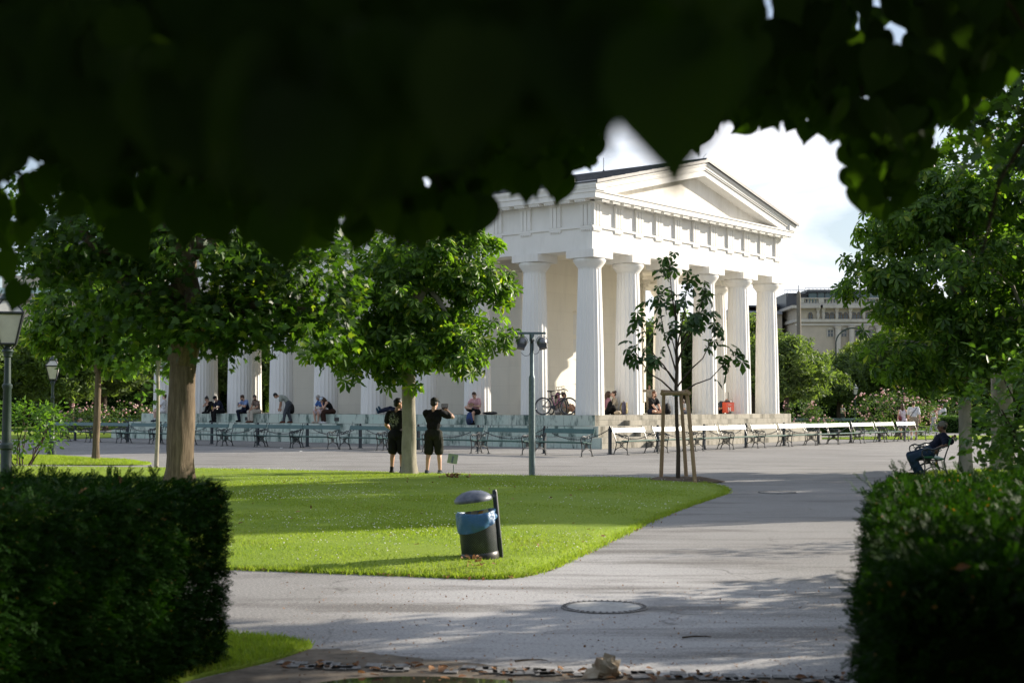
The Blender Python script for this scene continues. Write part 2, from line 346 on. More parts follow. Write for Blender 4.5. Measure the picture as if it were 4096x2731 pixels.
        if leg>=1: B.cap(Hp,Kn,.100*q,.072*q,bot); B.cap(Kn,Kn.lerp(Ak,.93),.072*q,.058,bot)
        elif leg>0: B.cap(Hp,Hp.lerp(Kn,leg*1.72),.106*q,.094*q,bot)
        if g('sock'): B.cap(Kn.lerp(Ak,.80),Ak,.043,.041,'sock')
        if g('skirt'): B.cap(Hp,Hp.lerp(Kn,g('skirt')),.125,.125,bot)
        td=Vector(g(fn+'t',(s_*.12,1,0))).normalized(); dn=Vector(g(fn+'s',(0,0,-1))); st_='shoe'+fn if not g('barefoot') else 'skin'
        B.cap(Ak+dn*.042-td*.035,Ak+dn*.048+td*.10,.040,.037,st_); B.cap(Ak+dn*.050+td*.08,Ak+dn*.056+td*.155,.038,.028,st_); B.cap(Ak,Ak+dn*.03,.041,.043,st_)
    vox=g('vox',.0115)
    me=bpy.data.meshes.new('tmp'); me.from_pydata(B.b.v,[],B.b.f); o=bpy.data.objects.new('tmp',me); COL.objects.link(o)
    r=o.modifiers.new('r','REMESH'); r.mode='VOXEL'; r.voxel_size=vox; sm=o.modifiers.new('s','SMOOTH'); sm.factor=.5; sm.iterations=3
    hair=MB(); hs=g('hairstyle','short')
    def HH(c,rd,tilt=0): hair.ell(H(*c),rd,M=mh,nu=18,nv=12)
    cap=None
    if hs!='bald':
        HH((0,-.022,.050),(.083,.098,.088)); HH((0,-.05,.0),(.078,.062,.075))
        if hs in('long',): 
            hair.tube([H(0,-.06,.05),H(0,-.085,-.05),H(0,-.085,-.15),H(0,-.075,-.26)],[.07,.078,.075,.04],12); HH((-.062,-.01,-.06),(.03,.045,.11)); HH((.062,-.01,-.06),(.03,.045,.11))
        if hs=='bob': HH((0,-.05,-.04),(.088,.07,.10)); HH((-.065,.0,-.03),(.03,.05,.08)); HH((.065,.0,-.03),(.03,.05,.08))
        if hs=='bun': HH((0,-.09,.10),(.045,.045,.045))
        if hs=='top': HH((0,.0,.115),(.06,.075,.035))
        if hs=='big': HH((0,-.03,.05),(.10,.11,.10)); HH((0,-.05,-.04),(.095,.07,.08))
        hair.v=[tuple(Vector(v)+ (Vector(v)-Hc)*(.10*mnoise.noise(Vector(v)*34))) for v in hair.v]
    if g('cap'):
        cap=MB(); pr=[]; n=18
        cap.ell(H(0,-.012,.055),(.089,.106,.082),M=mh,nu=18,nv=12); bf=-1 if g('cap')=='back' else 1
        vs=[];kk=10
        for rr_,zz_ in ((.0,.0),(1.,-.012)):
            for i in range(kk+1):
                a=R(-75+150*i/kk); vs.append(H((.078+.006*rr_)*math.sin(a),bf*(.075+(.035+.055*rr_)*math.cos(a)),.045+zz_-.02*rr_*abs(math.sin(a))))
        vs2=[v+up*.006 for v in vs]; cap.add(vs+vs2,[(i,i+1,kk+2+i,kk+1+i) for i in range(kk)]+[(22+i,22+kk+1+i,22+kk+2+i,22+i+1) for i in range(kk)]+[(kk+1+i,kk+2+i,22+kk+2+i,22+kk+1+i) for i in range(kk)])
    pose['_']=(o,B,hair if hair.v else None,cap,Hc,H)
    return pose
def classify(cen,B):
    best=np.full(len(cen),1e9); tg=np.zeros(len(cen),int); names=[]
    def upd(d,t):
        if t not in names: names.append(t)
        i=names.index(t); m=d<best; best[m]=d[m]; tg[m]=i
    for p0,p1,r0,r1,t in B.c:
        ab=p1-p0; L=(ab**2).sum()+1e-9; u=np.clip(((cen-p0)@ab)/L,0,1); upd(np.linalg.norm(cen-p0-u[:,None]*ab,axis=1)-(r0+(r1-r0)*u),t)
    for c,r,M3,t in B.e:
        q=(cen-c)@M3; k0=np.linalg.norm(q/r,axis=1); k1=np.linalg.norm(q/(r*r),axis=1)+1e-9; upd(k0*(k0-1)/k1,t)
    return tg,names
SKIN={n:pm('skin_'+n,c,tuple(x*.88 for x in c),9,.5,.4) for n,c in (('light',(.60,.36,.26)),('tan',(.47,.26,.165)),('brown',(.17,.085,.05)),('pale',(.66,.45,.36)))}
HAIRC={n:pm('hair_'+n,c,tuple(x*.6 for x in c),40,.5,.4,bump=.4) for n,c in (('black',(.012,.010,.009)),('brown',(.07,.035,.018)),('grey',(.42,.40,.38)),('red',(.16,.06,.025)))}
EYE=pm('eye_dark',(.01,.008,.007),None,10,.2,.5); LIP=pm('lip',(.36,.14,.12),None,10,.5,.4)
CL={}
def cloth(name,c,c2=None,stripe=None):
    if name in CL: return CL[name]
    m,nt,out=newmat('cloth_'+name); t=tex(nt,14,5,.6); c2=c2 or tuple(x*.7 for x in c)
    col=mixc(nt,ramp(nt,t,[(.35,0.),(.7,1.)]),c,c2)
    if stripe:
        tc=nt.nodes.new('ShaderNodeTexCoord'); wv=nt.nodes.new('ShaderNodeTexWave'); wv.wave_type='BANDS'; wv.bands_direction='Z'; wv.inputs['Scale'].default_value=stripe[1]; nt.links.new(tc.outputs['Object'],wv.inputs[0]); col=mixc(nt,ramp(nt,wv.outputs[0],[(.45,0.),(.55,1.)]),col,stripe[0])
    bsdf(nt,out,col,.85,.2,bump=t,bstr=.4,bdist=.012); CL[name]=m; return m
BLK=(.010,.010,.011)
def finish(pose,label,loc,az,scale=1.):
    o,B,hair,cap,Hc,H=pose['_']; g=pose.get; dg=bpy.context.evaluated_depsgraph_get(); me=o.evaluated_get(dg).to_mesh()
    nv=len(me.vertices); V=np.empty(nv*3,np.float32); me.vertices.foreach_get('co',V); V=V.reshape(-1,3); nl=len(me.loops); Lp=np.empty(nl,np.int32); me.loops.foreach_get('vertex_index',Lp); F4=Lp.reshape(-1,4) if nl==4*len(me.polygons) else None
    Nn=np.empty(nv*3,np.float32); me.vertices.foreach_get('normal',Nn); Nn=Nn.reshape(-1,3)
    cen=V[F4].mean(1); tg,names=classify(cen,B); o.evaluated_get(dg).to_mesh_clear(); om=o.data; bpy.data.objects.remove(o); bpy.data.meshes.remove(om)
    t=thing('person',label,'person',loc,-R(az)); t.scale=(scale,)*3
    sk=SKIN[g('skin','light')]; hc=HAIRC[g('hairc','black')]
    mi=np.zeros(len(F4),int); mats=[sk,hc,EYE,LIP]
    for nm,i in (('hair',1),('eye',2),('lip',3)):
        if nm in names: mi[tg==names.index(nm)]=i
    npmesh('body',V,F4.ravel(),np.arange(len(F4))*4,mats,t,mi,True)
    col=g('col',{}); nice={'shoeL':'shoe','shoeR':'shoe','sock':'socks'}
    for nm in names:
        if nm in ('skin','hair','eye','lip'): continue
        sel=F4[tg==names.index(nm)]
        if len(sel)<4: continue
        u,inv=np.unique(sel.ravel(),return_inverse=True); off=(.013+.008*np.sin(V[u,2:3]*26+3*np.sin(V[u,0:1]*17)+2*V[u,1:2]*9)*np.sin(V[u,0:1]*21+V[u,2:3]*11+V[u,1:2]*13)*(.2 if 'shoe' in nm else 1.)) if nm!='sock' else .002
        npmesh(nice.get(nm,nm),V[u]+Nn[u]*off,inv.astype(np.int32),np.arange(len(sel))*4,col[nm] if nm in col else col.get('shoe',CL['black']),t,None,True)
    if hair: hair.build('hair',hc,t,smooth=70)
    if cap: cap.build('cap',col['cap'],t,smooth=60)
    return t
cloth('black',BLK); cloth('navy',(.012,.016,.035)); cloth('white',(.72,.72,.74)); cloth('khaki',(.34,.27,.19)); cloth('olive',(.02,.022,.015)); cloth('tan',(.20,.145,.12)); cloth('cream',(.58,.53,.45)); cloth('grey',(.075,.085,.10)); cloth('sage',(.30,.33,.29),None,((.38,.41,.36),60)); cloth('lblue',(.20,.28,.50)); cloth('blue',(.07,.16,.42)); cloth('pinkw',(.62,.50,.52)); cloth('dbrown',(.045,.022,.016)); cloth('pinkstripe',(.52,.13,.16),None,((.66,.50,.50),30)); cloth('denim',(.025,.05,.085)); cloth('lightgrey',(.33,.34,.36)); cloth('beige',(.45,.38,.28)); cloth('stripebw',(.03,.03,.03),None,((.7,.7,.7),22)); cloth('lilac',(.66,.60,.68)); cloth('bootbrown',(.13,.05,.03)); cloth('teal',(.02,.07,.11)); cloth('pinkprint',(.40,.20,.24)); cloth('sand',(.50,.44,.36)); cloth('capgrey',(.25,.23,.20)); cloth('capblue',(.55,.62,.72))
def printshirt():
    m,nt,out=newmat('cloth_printed_black'); tc=nt.nodes.new('ShaderNodeTexCoord'); mp=nt.nodes.new('ShaderNodeMapping'); mp.inputs['Location'].default_value=(.05,0,-1.27); nt.links.new(tc.outputs['Object'],mp.inputs[0]); mp2=nt.nodes.new('ShaderNodeMapping'); mp2.inputs['Scale'].default_value=(6.5,0,5.2); nt.links.new(mp.outputs[0],mp2.inputs[0]); ln=nt.nodes.new('ShaderNodeVectorMath'); ln.operation='LENGTH'; nt.links.new(mp2.outputs[0],ln.inputs[0])
    n=tex(nt,17,6,.7,dist=1.2); a=ramp(nt,ln.outputs['Value'],[(.65,1.),(1.,0.)]); b=ramp(nt,n,[(.50,0.),(.56,1.)]); f=mixc(nt,1.,a,b,'MULTIPLY'); bsdf(nt,out,mixc(nt,f,BLK,(.30,.31,.24)),.85,.2,bump=tex(nt,12,5,.6),bstr=.4,bdist=.012); return m
CL['print']=printshirt()
c_=CL
SEATF=dict(P=(0,0,.11),LF=(-.11,.40,-.325),RF=(.11,.40,-.325),Lk=(-.15,.8,.6),Rk=(.15,.8,.6))
POSES={}
def pose(key,**k): POSES[key]=person_build(k)
pose('A',P=(0,0,.93),LH=(-.22,.30,1.03),RH=(.10,.34,1.05),Le=(-.6,-.5,-.4),Re=(.6,-.4,-.4),look=(.85,.45,-.08),hd=(.02,.06,1),LF=(-.12,.0,.085),RF=(.12,.02,.085),leg=.5,sock=1,skin='tan',hairstyle='top',build=1.06,vox=.0095,col=dict(shirt=c_['print'],shorts=c_['black'],sock=c_['black'],shoe=c_['black']),bot='shorts',sleeve=.62)
pose('B',P=(0,0,.93),LH=(.02,.36,1.43),RH=(.27,.34,1.44),Le=(-.6,-.1,-.7),Re=(.9,.1,-.5),look=(.35,.9,-.03),hd=(.03,.04,1),LF=(-.15,.0,.085),RF=(.15,.0,.085),leg=.52,skin='light',hairstyle='short',cap='front',build=1.05,vox=.0095,col=dict(shirt=c_['black'],shorts=c_['olive'],shoe=c_['grey'],cap=c_['olive']),bot='shorts',sleeve=.62,curl=1.0)
pose('leftmost',**SEATF,d0=(0,-.1,1),LH=(-.1,.35,.2),RH=(.1,.35,.2),leg=0.3,sock=1,skin='pale',hairc='brown',col=dict(shirt=c_['white'],shorts=c_['white'],sock=c_['white'],shoe=c_['navy']),bot='shorts')
pose('facepalm',P=(0,0,.11),LF=(-.12,.38,.09),RF=(.12,.40,.09),Lk=(-.4,.3,1),Rk=(.3,.3,1),d0=(0,.35,1),d1=(0,.75,.75),look=(-.2,.8,-.5),hd=(0,.6,.8),LH=(-.05,.36,.56),RH=(.05,.38,.54),Le=(-.6,.3,-.8),Re=(.6,.3,-.8),female=1,skin='light',hairc='black',hairstyle='bun',sleeve=.5,vox=.011,curl=1.2,col=dict(shirt=c_['black'],trousers=c_['black'],shoe=c_['black']))
pose('navy',**SEATF,d0=(0,.3,1),d1=(0,.55,.85),look=(-.35,.75,-.55),hd=(-.05,.6,.8),LH=(-.10,.44,.24),RH=(.05,.42,.16),Le=(-.7,-.1,-.5),Re=(.7,-.1,-.5),sock=1,skin='light',cap='back',curl=1.1,col=dict(shirt=c_['navy'],trousers=c_['black'],sock=c_['white'],shoe=c_['black'],cap=c_['black']),sleeve=.65)
pose('blueshirt',P=(0,0,.11),LF=(-.12,.40,.09),RF=(.12,.36,-.30),Lk=(-.3,.3,1),Rk=(.15,.7,.7),d0=(0,.2,1),d1=(0,.45,.9),look=(.25,.8,-.5),hd=(0,.5,.85),LH=(-.02,.40,.40),RH=(.10,.40,.36),Le=(-.7,0,-.5),Re=(.7,0,-.5),skin='light',hairc='brown',beard=1,curl=1.1,col=dict(shirt=c_['lblue'],trousers=c_['navy'],shoe=c_['black']),sleeve=.6)
pose('tanshirt',**SEATF,d0=(-.1,.2,1),d1=(-.2,.45,.9),look=(-.7,.6,-.4),hd=(-.25,.45,.85),LH=(-.22,.46,.22),RH=(-.02,.44,.12),Le=(-.7,-.1,-.5),Re=(.7,-.1,-.5),skin='tan',beard=1,curl=.8,col=dict(shirt=c_['tan'],trousers=c_['cream'],shoe=c_['bootbrown']),sleeve=.6)
pose('bending',P=(0,-.05,.90),d0=(0,.55,.85),d1=(0,.95,.45),look=(0,.55,-.85),hd=(0,1,.25),LH=(-.16,.36,.66),RH=(.16,.30,.60),Le=(-.3,-.6,0),Re=(.3,-.6,0),LF=(-.12,.16,.085),RF=(.12,-.18,.085),skin='tan',col=dict(shirt=c_['sage'],trousers=c_['grey'],shoe=c_['bootbrown']),sleeve=.6)
pose('greyhair',**SEATF,d0=(0,.25,1),d1=(0,.5,.87),look=(.1,.7,-.7),hd=(0,.6,.8),LH=(-.06,.40,.20),RH=(.08,.40,.20),Le=(-.7,-.1,-.4),Re=(.7,-.1,-.4),female=1,skin='light',hairc='grey',hairstyle='bob',leg=.0,skirt=.8,col=dict(shirt=c_['blue'],skirt=c_['pinkw'],shoe=c_['sand']),bot='skirt',sleeve=.6)
pose('tank',P=(0,0,.11),LF=(-.10,.36,-.325),RF=(.10,.40,-.325),Lk=(-.1,.8,.6),Rk=(.1,.8,.6),d0=(0,.45,1),d1=(0,.8,.7),look=(0,.75,-.65),hd=(0,.7,.7),LH=(-.03,.47,.44),RH=(.12,.42,.15),Le=(-.5,.2,-.8),Re=(.6,-.2,-.5),female=1,tank=1,sleeve=0,skin='light',hairc='brown',hairstyle='long',cap='front',curl=1.,col=dict(shirt=c_['black'],trousers=c_['dbrown'],shoe=c_['white'],cap=c_['capblue']))
pose('lying',P=(0,0,.12),d0=(0,-1,.12),d1=(0,-1,.2),right=(1,0,0),look=(0,.2,1),hd=(0,-1,.2),LF=(-.12,.82,.10),RF=(.10,.80,.17),Lk=(0,.1,1),Rk=(0,.1,1),Lt=(-.4,.2,1),Rt=(-.2,.4,1),Ls=(0,1,0),Rs=(0,1,0),LH=(-.15,-.1,.25),RH=(.2,-.1,.22),skin='light',hairc='brown',col=dict(shirt=c_['grey'],trousers=c_['navy'],shoe=c_['teal']))
pose('striped',P=(0,0,.11),LF=(-.08,.34,-.325),RF=(-.10,.33,.22),Lk=(-.1,.8,.6),Rk=(1,.3,.35),Rt=(-.9,.3,.2),d0=(0,.1,1),d1=(0,.22,.97),look=(.1,.85,-.5),hd=(0,.3,.95),LH=(-.07,.30,.36),RH=(.10,.30,.36),Le=(-.8,-.2,-.5),Re=(.8,-.2,-.5),leg=.42,sock=1,skin='light',hairc='brown',curl=1.,col=dict(shirt=c_['pinkstripe'],shorts=c_['black'],sock=c_['black'],shoe=c_['black']),bot='shorts',sleeve=.6)
FLOOR=dict(P=(0,0,.11),LF=(-.09,.74,.09),RF=(.10,.78,.09),Lk=(0,.1,1),Rk=(0,.1,1),Lt=(-.3,.3,1),Rt=(.3,.3,1),Ls=(0,1,-.2),Rs=(0,1,-.2))
pose('floor1',**FLOOR,d0=(0,-.15,1),d1=(0,.05,1),look=(.5,.7,-.3),LH=(-.12,.35,.18),RH=(.12,.35,.2),female=1,leg=0.3,skin='light',hairc='black',hairstyle='long',col=dict(shirt=c_['sand'],shorts=c_['white'],shoe=c_['sand']),bot='shorts')
pose('floor2',P=(0,0,.11),LF=(-.09,.62,.09),RF=(.10,.56,.09),Lk=(0,.2,1),Rk=(0,.2,1),d0=(0,-.2,1),d1=(0,-.02,1),look=(-.5,.8,-.15),LH=(-.12,.30,.25),RH=(.12,.32,.25),female=1,leg=.3,skin='tan',hairc='brown',hairstyle='bun',col=dict(shirt=c_['beige'],shorts=c_['beige'],shoe=c_['khaki']),bot='shorts')
pose('pinkprint',P=(0,0,.11),LF=(-.2,.30,.09),RF=(.2,.34,.09),Lk=(-.8,.4,.4),Rk=(.8,.4,.4),d0=(0,.05,1),look=(0,1,-.05),LH=(-.14,.30,.18),RH=(.14,.3,.18),female=1,skin='light',hairc='brown',hairstyle='long',col=dict(shirt=c_['pinkprint'],trousers=c_['black'],shoe=c_['black']))
pose('cardigan',P=(0,0,.11),LF=(-.10,.36,.09),RF=(.12,.34,.09),Lk=(-.1,.3,1),Rk=(.3,.3,1),d0=(0,-.05,1),d1=(0,.08,1),look=(-.1,1,-.02),LH=(-.05,.34,.24),RH=(.15,.30,.25),female=1,skin='light',hairc='brown',hairstyle='bun',sleeve=1.8,col=dict(shirt=c_['beige'],trousers=c_['black'],shoe=c_['black']))
pose('hidden',P=(0,0,.93),LH=(-.25,.18,1.12),RH=(.25,.05,.9),col=dict(shirt=c_['stripebw'],trousers=c_['navy'],shoe=c_['black']),skin='tan')
pose('beardman',P=(0,0,.11),LF=(.16,.30,.07),RF=(-.14,.34,.07),Lk=(-1,.35,.15),Rk=(1,.35,.15),Lt=(1,.2,0),Rt=(-1,.2,0),Ls=(0,.3,-1),Rs=(0,.3,-1),d0=(0,.1,1),d1=(0,.25,1),look=(.1,1,-.1),hd=(0,.25,1),LH=(-.06,.46,.12),RH=(.08,.46,.10),Le=(-.7,-.2,-.3),Re=(.7,-.2,-.3),leg=.42,skin='light',hairc='red',beard=1,build=1.05,vox=.0105,col=dict(shirt=c_['black'],shorts=c_['navy'],shoe=c_['black']),bot='shorts',sleeve=.6)
pose('boy',P=(0,0,.93),LH=(-.62,.1,1.38),RH=(.60,.10,1.36),Le=(0,-1,0),Re=(0,-1,0),skin='light',hairc='brown',col=dict(shirt=c_['sand'],trousers=c_['khaki'],shoe=c_['white']))
pose('kid',P=(0,0,.11),LF=(.10,.3,.07),RF=(-.1,.34,.07),Lk=(-1,.4,.2),Rk=(1,.4,.2),d0=(0,.15,1),look=(0,.9,-.3),LH=(-.1,.35,.25),RH=(.1,.35,.25),skin='light',hairc='brown',hairstyle='bob',leg=.5,col=dict(shirt=c_['lightgrey'],shorts=c_['navy'],shoe=c_['grey']),bot='shorts')
pose('stooped',P=(0,0,.11),LF=(-.2,.3,.09),RF=(.2,.34,.09),Lk=(-.5,.4,.8),Rk=(.5,.4,.8),d0=(0,.35,1),d1=(0,.8,.6),look=(.1,.5,-.85),hd=(0,.9,.4),LH=(-.1,.5,.3),RH=(.12,.5,.3),skin='tan',hairstyle='bald',col=dict(shirt=c_['grey'],trousers=c_['black'],shoe=c_['black']))
pose('dress',P=(0,0,.93),LF=(-.09,.16,.085),RF=(.09,-.16,.10),RH=(.24,.28,1.05),LH=(-.24,.05,.82),Re=(.6,-.6,-.3),female=1,tank=1,sleeve=0,skin='light',hairc='brown',hairstyle='long',leg=0,skirt=.62,look=(-.2,1,0),vox=.013,col=dict(dress=c_['lilac'],shoe=c_['black']),top='dress',bot='dress')
pose('whitetee',P=(0,0,.93),LF=(-.11,-.14,.10),RF=(.11,.16,.085),LH=(-.26,.22,.92),RH=(.28,.0,.84),skin='light',hairc='brown',cap='front',leg=.5,sock=1,build=1.06,vox=.013,look=(.1,1,-.1),col=dict(shirt=c_['white'],shorts=c_['khaki'],sock=c_['white'],shoe=c_['capgrey'],cap=c_['beige']),bot='shorts',sleeve=.75)
pose('walker1',P=(0,0,.93),LF=(-.09,.14,.085),RF=(.09,-.16,.10),look=(.2,.8,-.55),hd=(0,.25,1),LH=(-.24,.15,.85),RH=(.25,.02,.84),skin='tan',sleeve=1.8,vox=.014,col=dict(shirt=c_['white'],trousers=c_['navy'],shoe=c_['black']))
pose('walker2',P=(0,0,.93),LF=(-.09,.26,.085),RF=(.09,-.26,.11),look=(0,1,0),LH=(-.24,-.12,.85),RH=(.25,.16,.86),skin='light',vox=.014,col=dict(shirt=c_['white'],trousers=c_['lightgrey'],shoe=c_['white']))
pose('benchman',P=(0,.18,.10),d0=(0,-.98,1),d1=(0,-.72,1),look=(0,1,.02),hd=(0,.12,1),LF=(-.10,.34,-.365),RF=(.12,.44,-.365),Lk=(-.1,.8,.5),Rk=(.1,.8,.5),LH=(-.25,.02,.20),Le=(-.4,-.7,.5),Ld=(0,.25,-1),RH=(.55,-.42,.40),Re=(0,-.6,-.6),skin='brown',hairc='black',cap='front',build=1.08,vox=.0095,curl=.6,col=dict(shirt=c_['navy'],trousers=c_['denim'],shoe=c_['black'],cap=c_['capgrey']),sleeve=.85)
pose('farman',P=(0,0,.93),vox=.016,col=dict(shirt=c_['white'],trousers=c_['grey'],shoe=c_['black']))
# ---------------------------------------------------------------- temple
AZ=.6721; UX=Vector((math.sin(AZ),math.cos(AZ),0)); VX=Vector((-math.cos(AZ),math.sin(AZ),0))
TC=Vector((3.016,53.9975,0.)); TROT=PI/2-AZ; SZ=1.2376
CXS=[0,2.684,5.669,8.655,11.640,14.324]; CYS=[0]+[2.695+2.978*i for i in range(8)]+[2*2.695+2.978*7]
U=CXS[-1]; V=CYS[-1]; OF=.466; AB=SZ+6.36
def T(x,y,z=0.): return TC+UX*x+VX*y+Vector((0,0,z))
def t_at_px(px,edge,off=0.):
    # parameter along left edge (x=off) or front edge (y=off) of the temple seen at image column px
    r=(px-CX)/F
    if edge=='left':
        p=T(off,0); d=VX
    else: p=T(0,off); d=UX
    return (r*p.y-p.x)/(d.x-r*d.y)
temple=thing('temple','white columned temple with pediment standing on a stained stepped base','building',TC,TROT)
b=MB(); st=SZ/3; TR=.52
for i in range(3):
    e=.80+TR*(2-i); b.box(-e,U+e,-e,V+e,st*i,st*(i+1),bottom=False,sides=[2,1,0,1,0])
b.build('stepped_base',[M['mint'],M['beige'],M['steptop']],temple)
b=MB()
for i in range(3):
    e=.80+TR*(2-i); b.box(1.15,U-1.15,-e-.27,-e-.001,st*i,st*(i+.5),bottom=False,sides=[2,1,1,1,1])
b.build('entrance_stair',[M['mint'],M['beige'],M['steptop']],temple)
for px,py in ((990,1671),(1348,1674)):
    y=t_at_px(px,'left',-.8); k=MB().box(-.815,-.80,y-.14,y+.14,st*2+.1,st*2+.26); k.build('vent_cover',M['lampdark'],temple)
# columns
def shaft():
    n=20; sub=5; b=MB(); lv=[0,.04,.5,1,1.6,2.2,2.8,3.4,4.0,4.6,5.1,5.5,5.66]; vs=[]
    for z in lv:
        t=z/5.66; r=.565-.115*t-.012*t*(t-1)*-1*4*0
        r+=.018*math.sin(PI*t)
        for k in range(n*sub):
            fr=(k%sub)/sub; d=.055*math.sin(PI*fr)*r
            an=2*PI*k/(n*sub); vs.append(((r-d)*math.cos(an),(r-d)*math.sin(an),z))
    m=n*sub; fs=[(i*m+j,i*m+(j+1)%m,(i+1)*m+(j+1)%m,(i+1)*m+j) for i in range(len(lv)-1) for j in range(m)]
    b.add(vs,fs); return b
def capital():
    b=MB(); b.lathe([(.452,5.655),(.452,5.69),(.47,5.695),(.465,5.72),(.485,5.725),(.50,5.76),(.56,5.83),(.62,5.92),(.645,5.985),(.635,6.04),(.60,6.055)],40)
    b.box(-.655,.655,-.655,.655,6.056,6.359); return b
first=None
spots=[(x,0) for x in CXS]+[(x,V) for x in CXS]+[(0,y) for y in CYS[1:-1]]+[(U,y) for y in CYS[1:-1]]
for x,y in spots:
    if first is None:
        c=shaft().build('column',M['column'],temple,smooth=28); k=capital().build('capital',M['plaster'],c,smooth=40); first=(c,k)
    else:
        c=first[0].copy(); COL.objects.link(c); c.parent=temple
        k=first[1].copy(); COL.objects.link(k); k.parent=c
    c.location=(x,y,SZ); c.rotation_euler=(0,0,0)
# cella
y0,y1=5.3,V-5.3; x0,x1=2.45,U-2.45; w=.45; zt=AB+.42; dx=.95; dh=4.6
b=MB()
b.box(x0,x0+w,y0,y1,SZ,zt,0); b.box(x1-w,x1,y0,y1,SZ,zt,0); b.box(x0+w,x1-w,y1-w,y1,SZ,zt,0)
b.box(x0+w,U/2-dx,y0,y0+w,SZ,zt,0); b.box(U/2+dx,x1-w,y0,y0+w,SZ,zt,0); b.box(U/2-dx,U/2+dx,y0,y0+w,SZ+dh,zt,0)
# plinth and string course, antae
for (a,c,d,e) in ((x0-.05,x0-.002,y0-.05,y1+.05),(x1+.002,x1+.05,y0-.05,y1+.05),(x0,U/2-dx-.2,y0-.05,y0-.002),(U/2+dx+.2,x1,y0-.05,y0-.002)):
    b.box(a,c,d,e,SZ,SZ+.55)
b.build('cella_wall',M['cream'],temple)
for (ax,ay) in ((x0,y0),(x1,y0),(x0,y1),(x1,y1)):
    b=MB(); b.box(ax-.10,ax+.10 if ax==x0 else ax+.10,ay-.10,ay+.10,SZ+.56,AB-.32); b.box(ax-.19,ax+.19,ay-.19,ay+.19,AB-.31,AB-.18); b.box(ax-.25,ax+.25,ay-.25,ay+.25,AB-.17,AB+.02); b.build('corner_pilaster',M['cream'],temple)
d=MB().box(U/2-dx,U/2+dx,y0+.18,y0+.26,SZ,SZ+dh).build('door',M['cream'],temple)
k=MB()
for s in (-1,1):
    for z in range(4): k.box(U/2+s*.47-.36,U/2+s*.47+.36,y0+.15,y0+.18,SZ+.25+z*1.1,SZ+1.15+z*1.1)
k.build('door_panel',M['plaster'],d)
b=MB(); b.box(OF,U-OF,OF,V-OF,AB+.42,AB+.60); b.build('porch_ceiling',M['cream'],temple)
# entablature
def ring(b,o,i,z0,z1,mi=0):
    b.box(-o,U+o,-o,i,z0,z1,mi); b.box(-o,U+o,V-i,V+o,z0,z1,mi); b.box(-o,i,i,V-i,z0,z1,mi); b.box(U-i,U+o,i,V-i,z0,z1,mi)
b=MB(); ring(b,OF,OF,AB,8.45); ring(b,OF+.06,.1,8.452,8.54)
trig=[]
fx=[-OF+.275+i*(U+2*OF-.55)/10 for i in range(11)]; fy=[-OF+.275+i*(V+2*OF-.55)/18 for i in range(19)]
for x in fx:
    b.box(x-.275,x+.275,-OF-.055,-OF-.001,8.38,8.449)
    for g in range(6): b.box(x-.25+g*.09,x-.20+g*.09,-OF-.05,-OF-.01,8.33,8.379)
for y in fy:
    b.box(-OF-.055,-OF-.001,y-.275,y+.275,8.38,8.449)
    for g in range(6): b.box(-OF-.05,-OF-.01,y-.25+g*.09,y-.20+g*.09,8.33,8.379)
b.build('architrave',M['plaster'],temple)
b=MB(); ring(b,OF-.02,OF-.1,8.541,9.50)
for x in fx:
    for g in (-1,0,1): b.box(x+g*.19-.072,x+g*.19+.072,-OF-.075,-OF+.019,8.542,9.36)
    b.box(x-.275,x+.275,-OF-.035,-OF+.018,8.543,9.361); b.box(x-.29,x+.29,-OF-.085,-OF+.019,9.362,9.46)
for y in fy:
    for g in (-1,0,1): b.box(-OF-.075,-OF+.019,y+g*.19-.072,y+g*.19+.072,8.542,9.36)
    b.box(-OF-.035,-OF+.018,y-.275,y+.275,8.543,9.361); b.box(-OF-.085,-OF+.019,y-.29,y+.29,9.362,9.46)
b.build('frieze',M['plaster'],temple)
b=MB(); E1=.966
ring(b,E1,.3,9.52,9.74); ring(b,E1+.04,.2,9.741,9.80)
n=21
for i in range(n):
    x=-OF+.275+i*(U+2*OF-.55)/(n-1); b.box(x-.25,x+.25,-E1+.05,-OF-.09,9.45,9.519)
    for g in range(6): b.box(x-.235+g*.085,x-.19+g*.085,-E1+.06,-E1+.11,9.405,9.449)
for i in range(37):
    y=-OF+.275+i*(V+2*OF-.55)/36; b.box(-E1+.05,-OF-.09,y-.25,y+.25,9.45,9.519)
    for g in range(6): b.box(-E1+.06,-E1+.11,y-.235+g*.085,y-.19+g*.085,9.405,9.449)
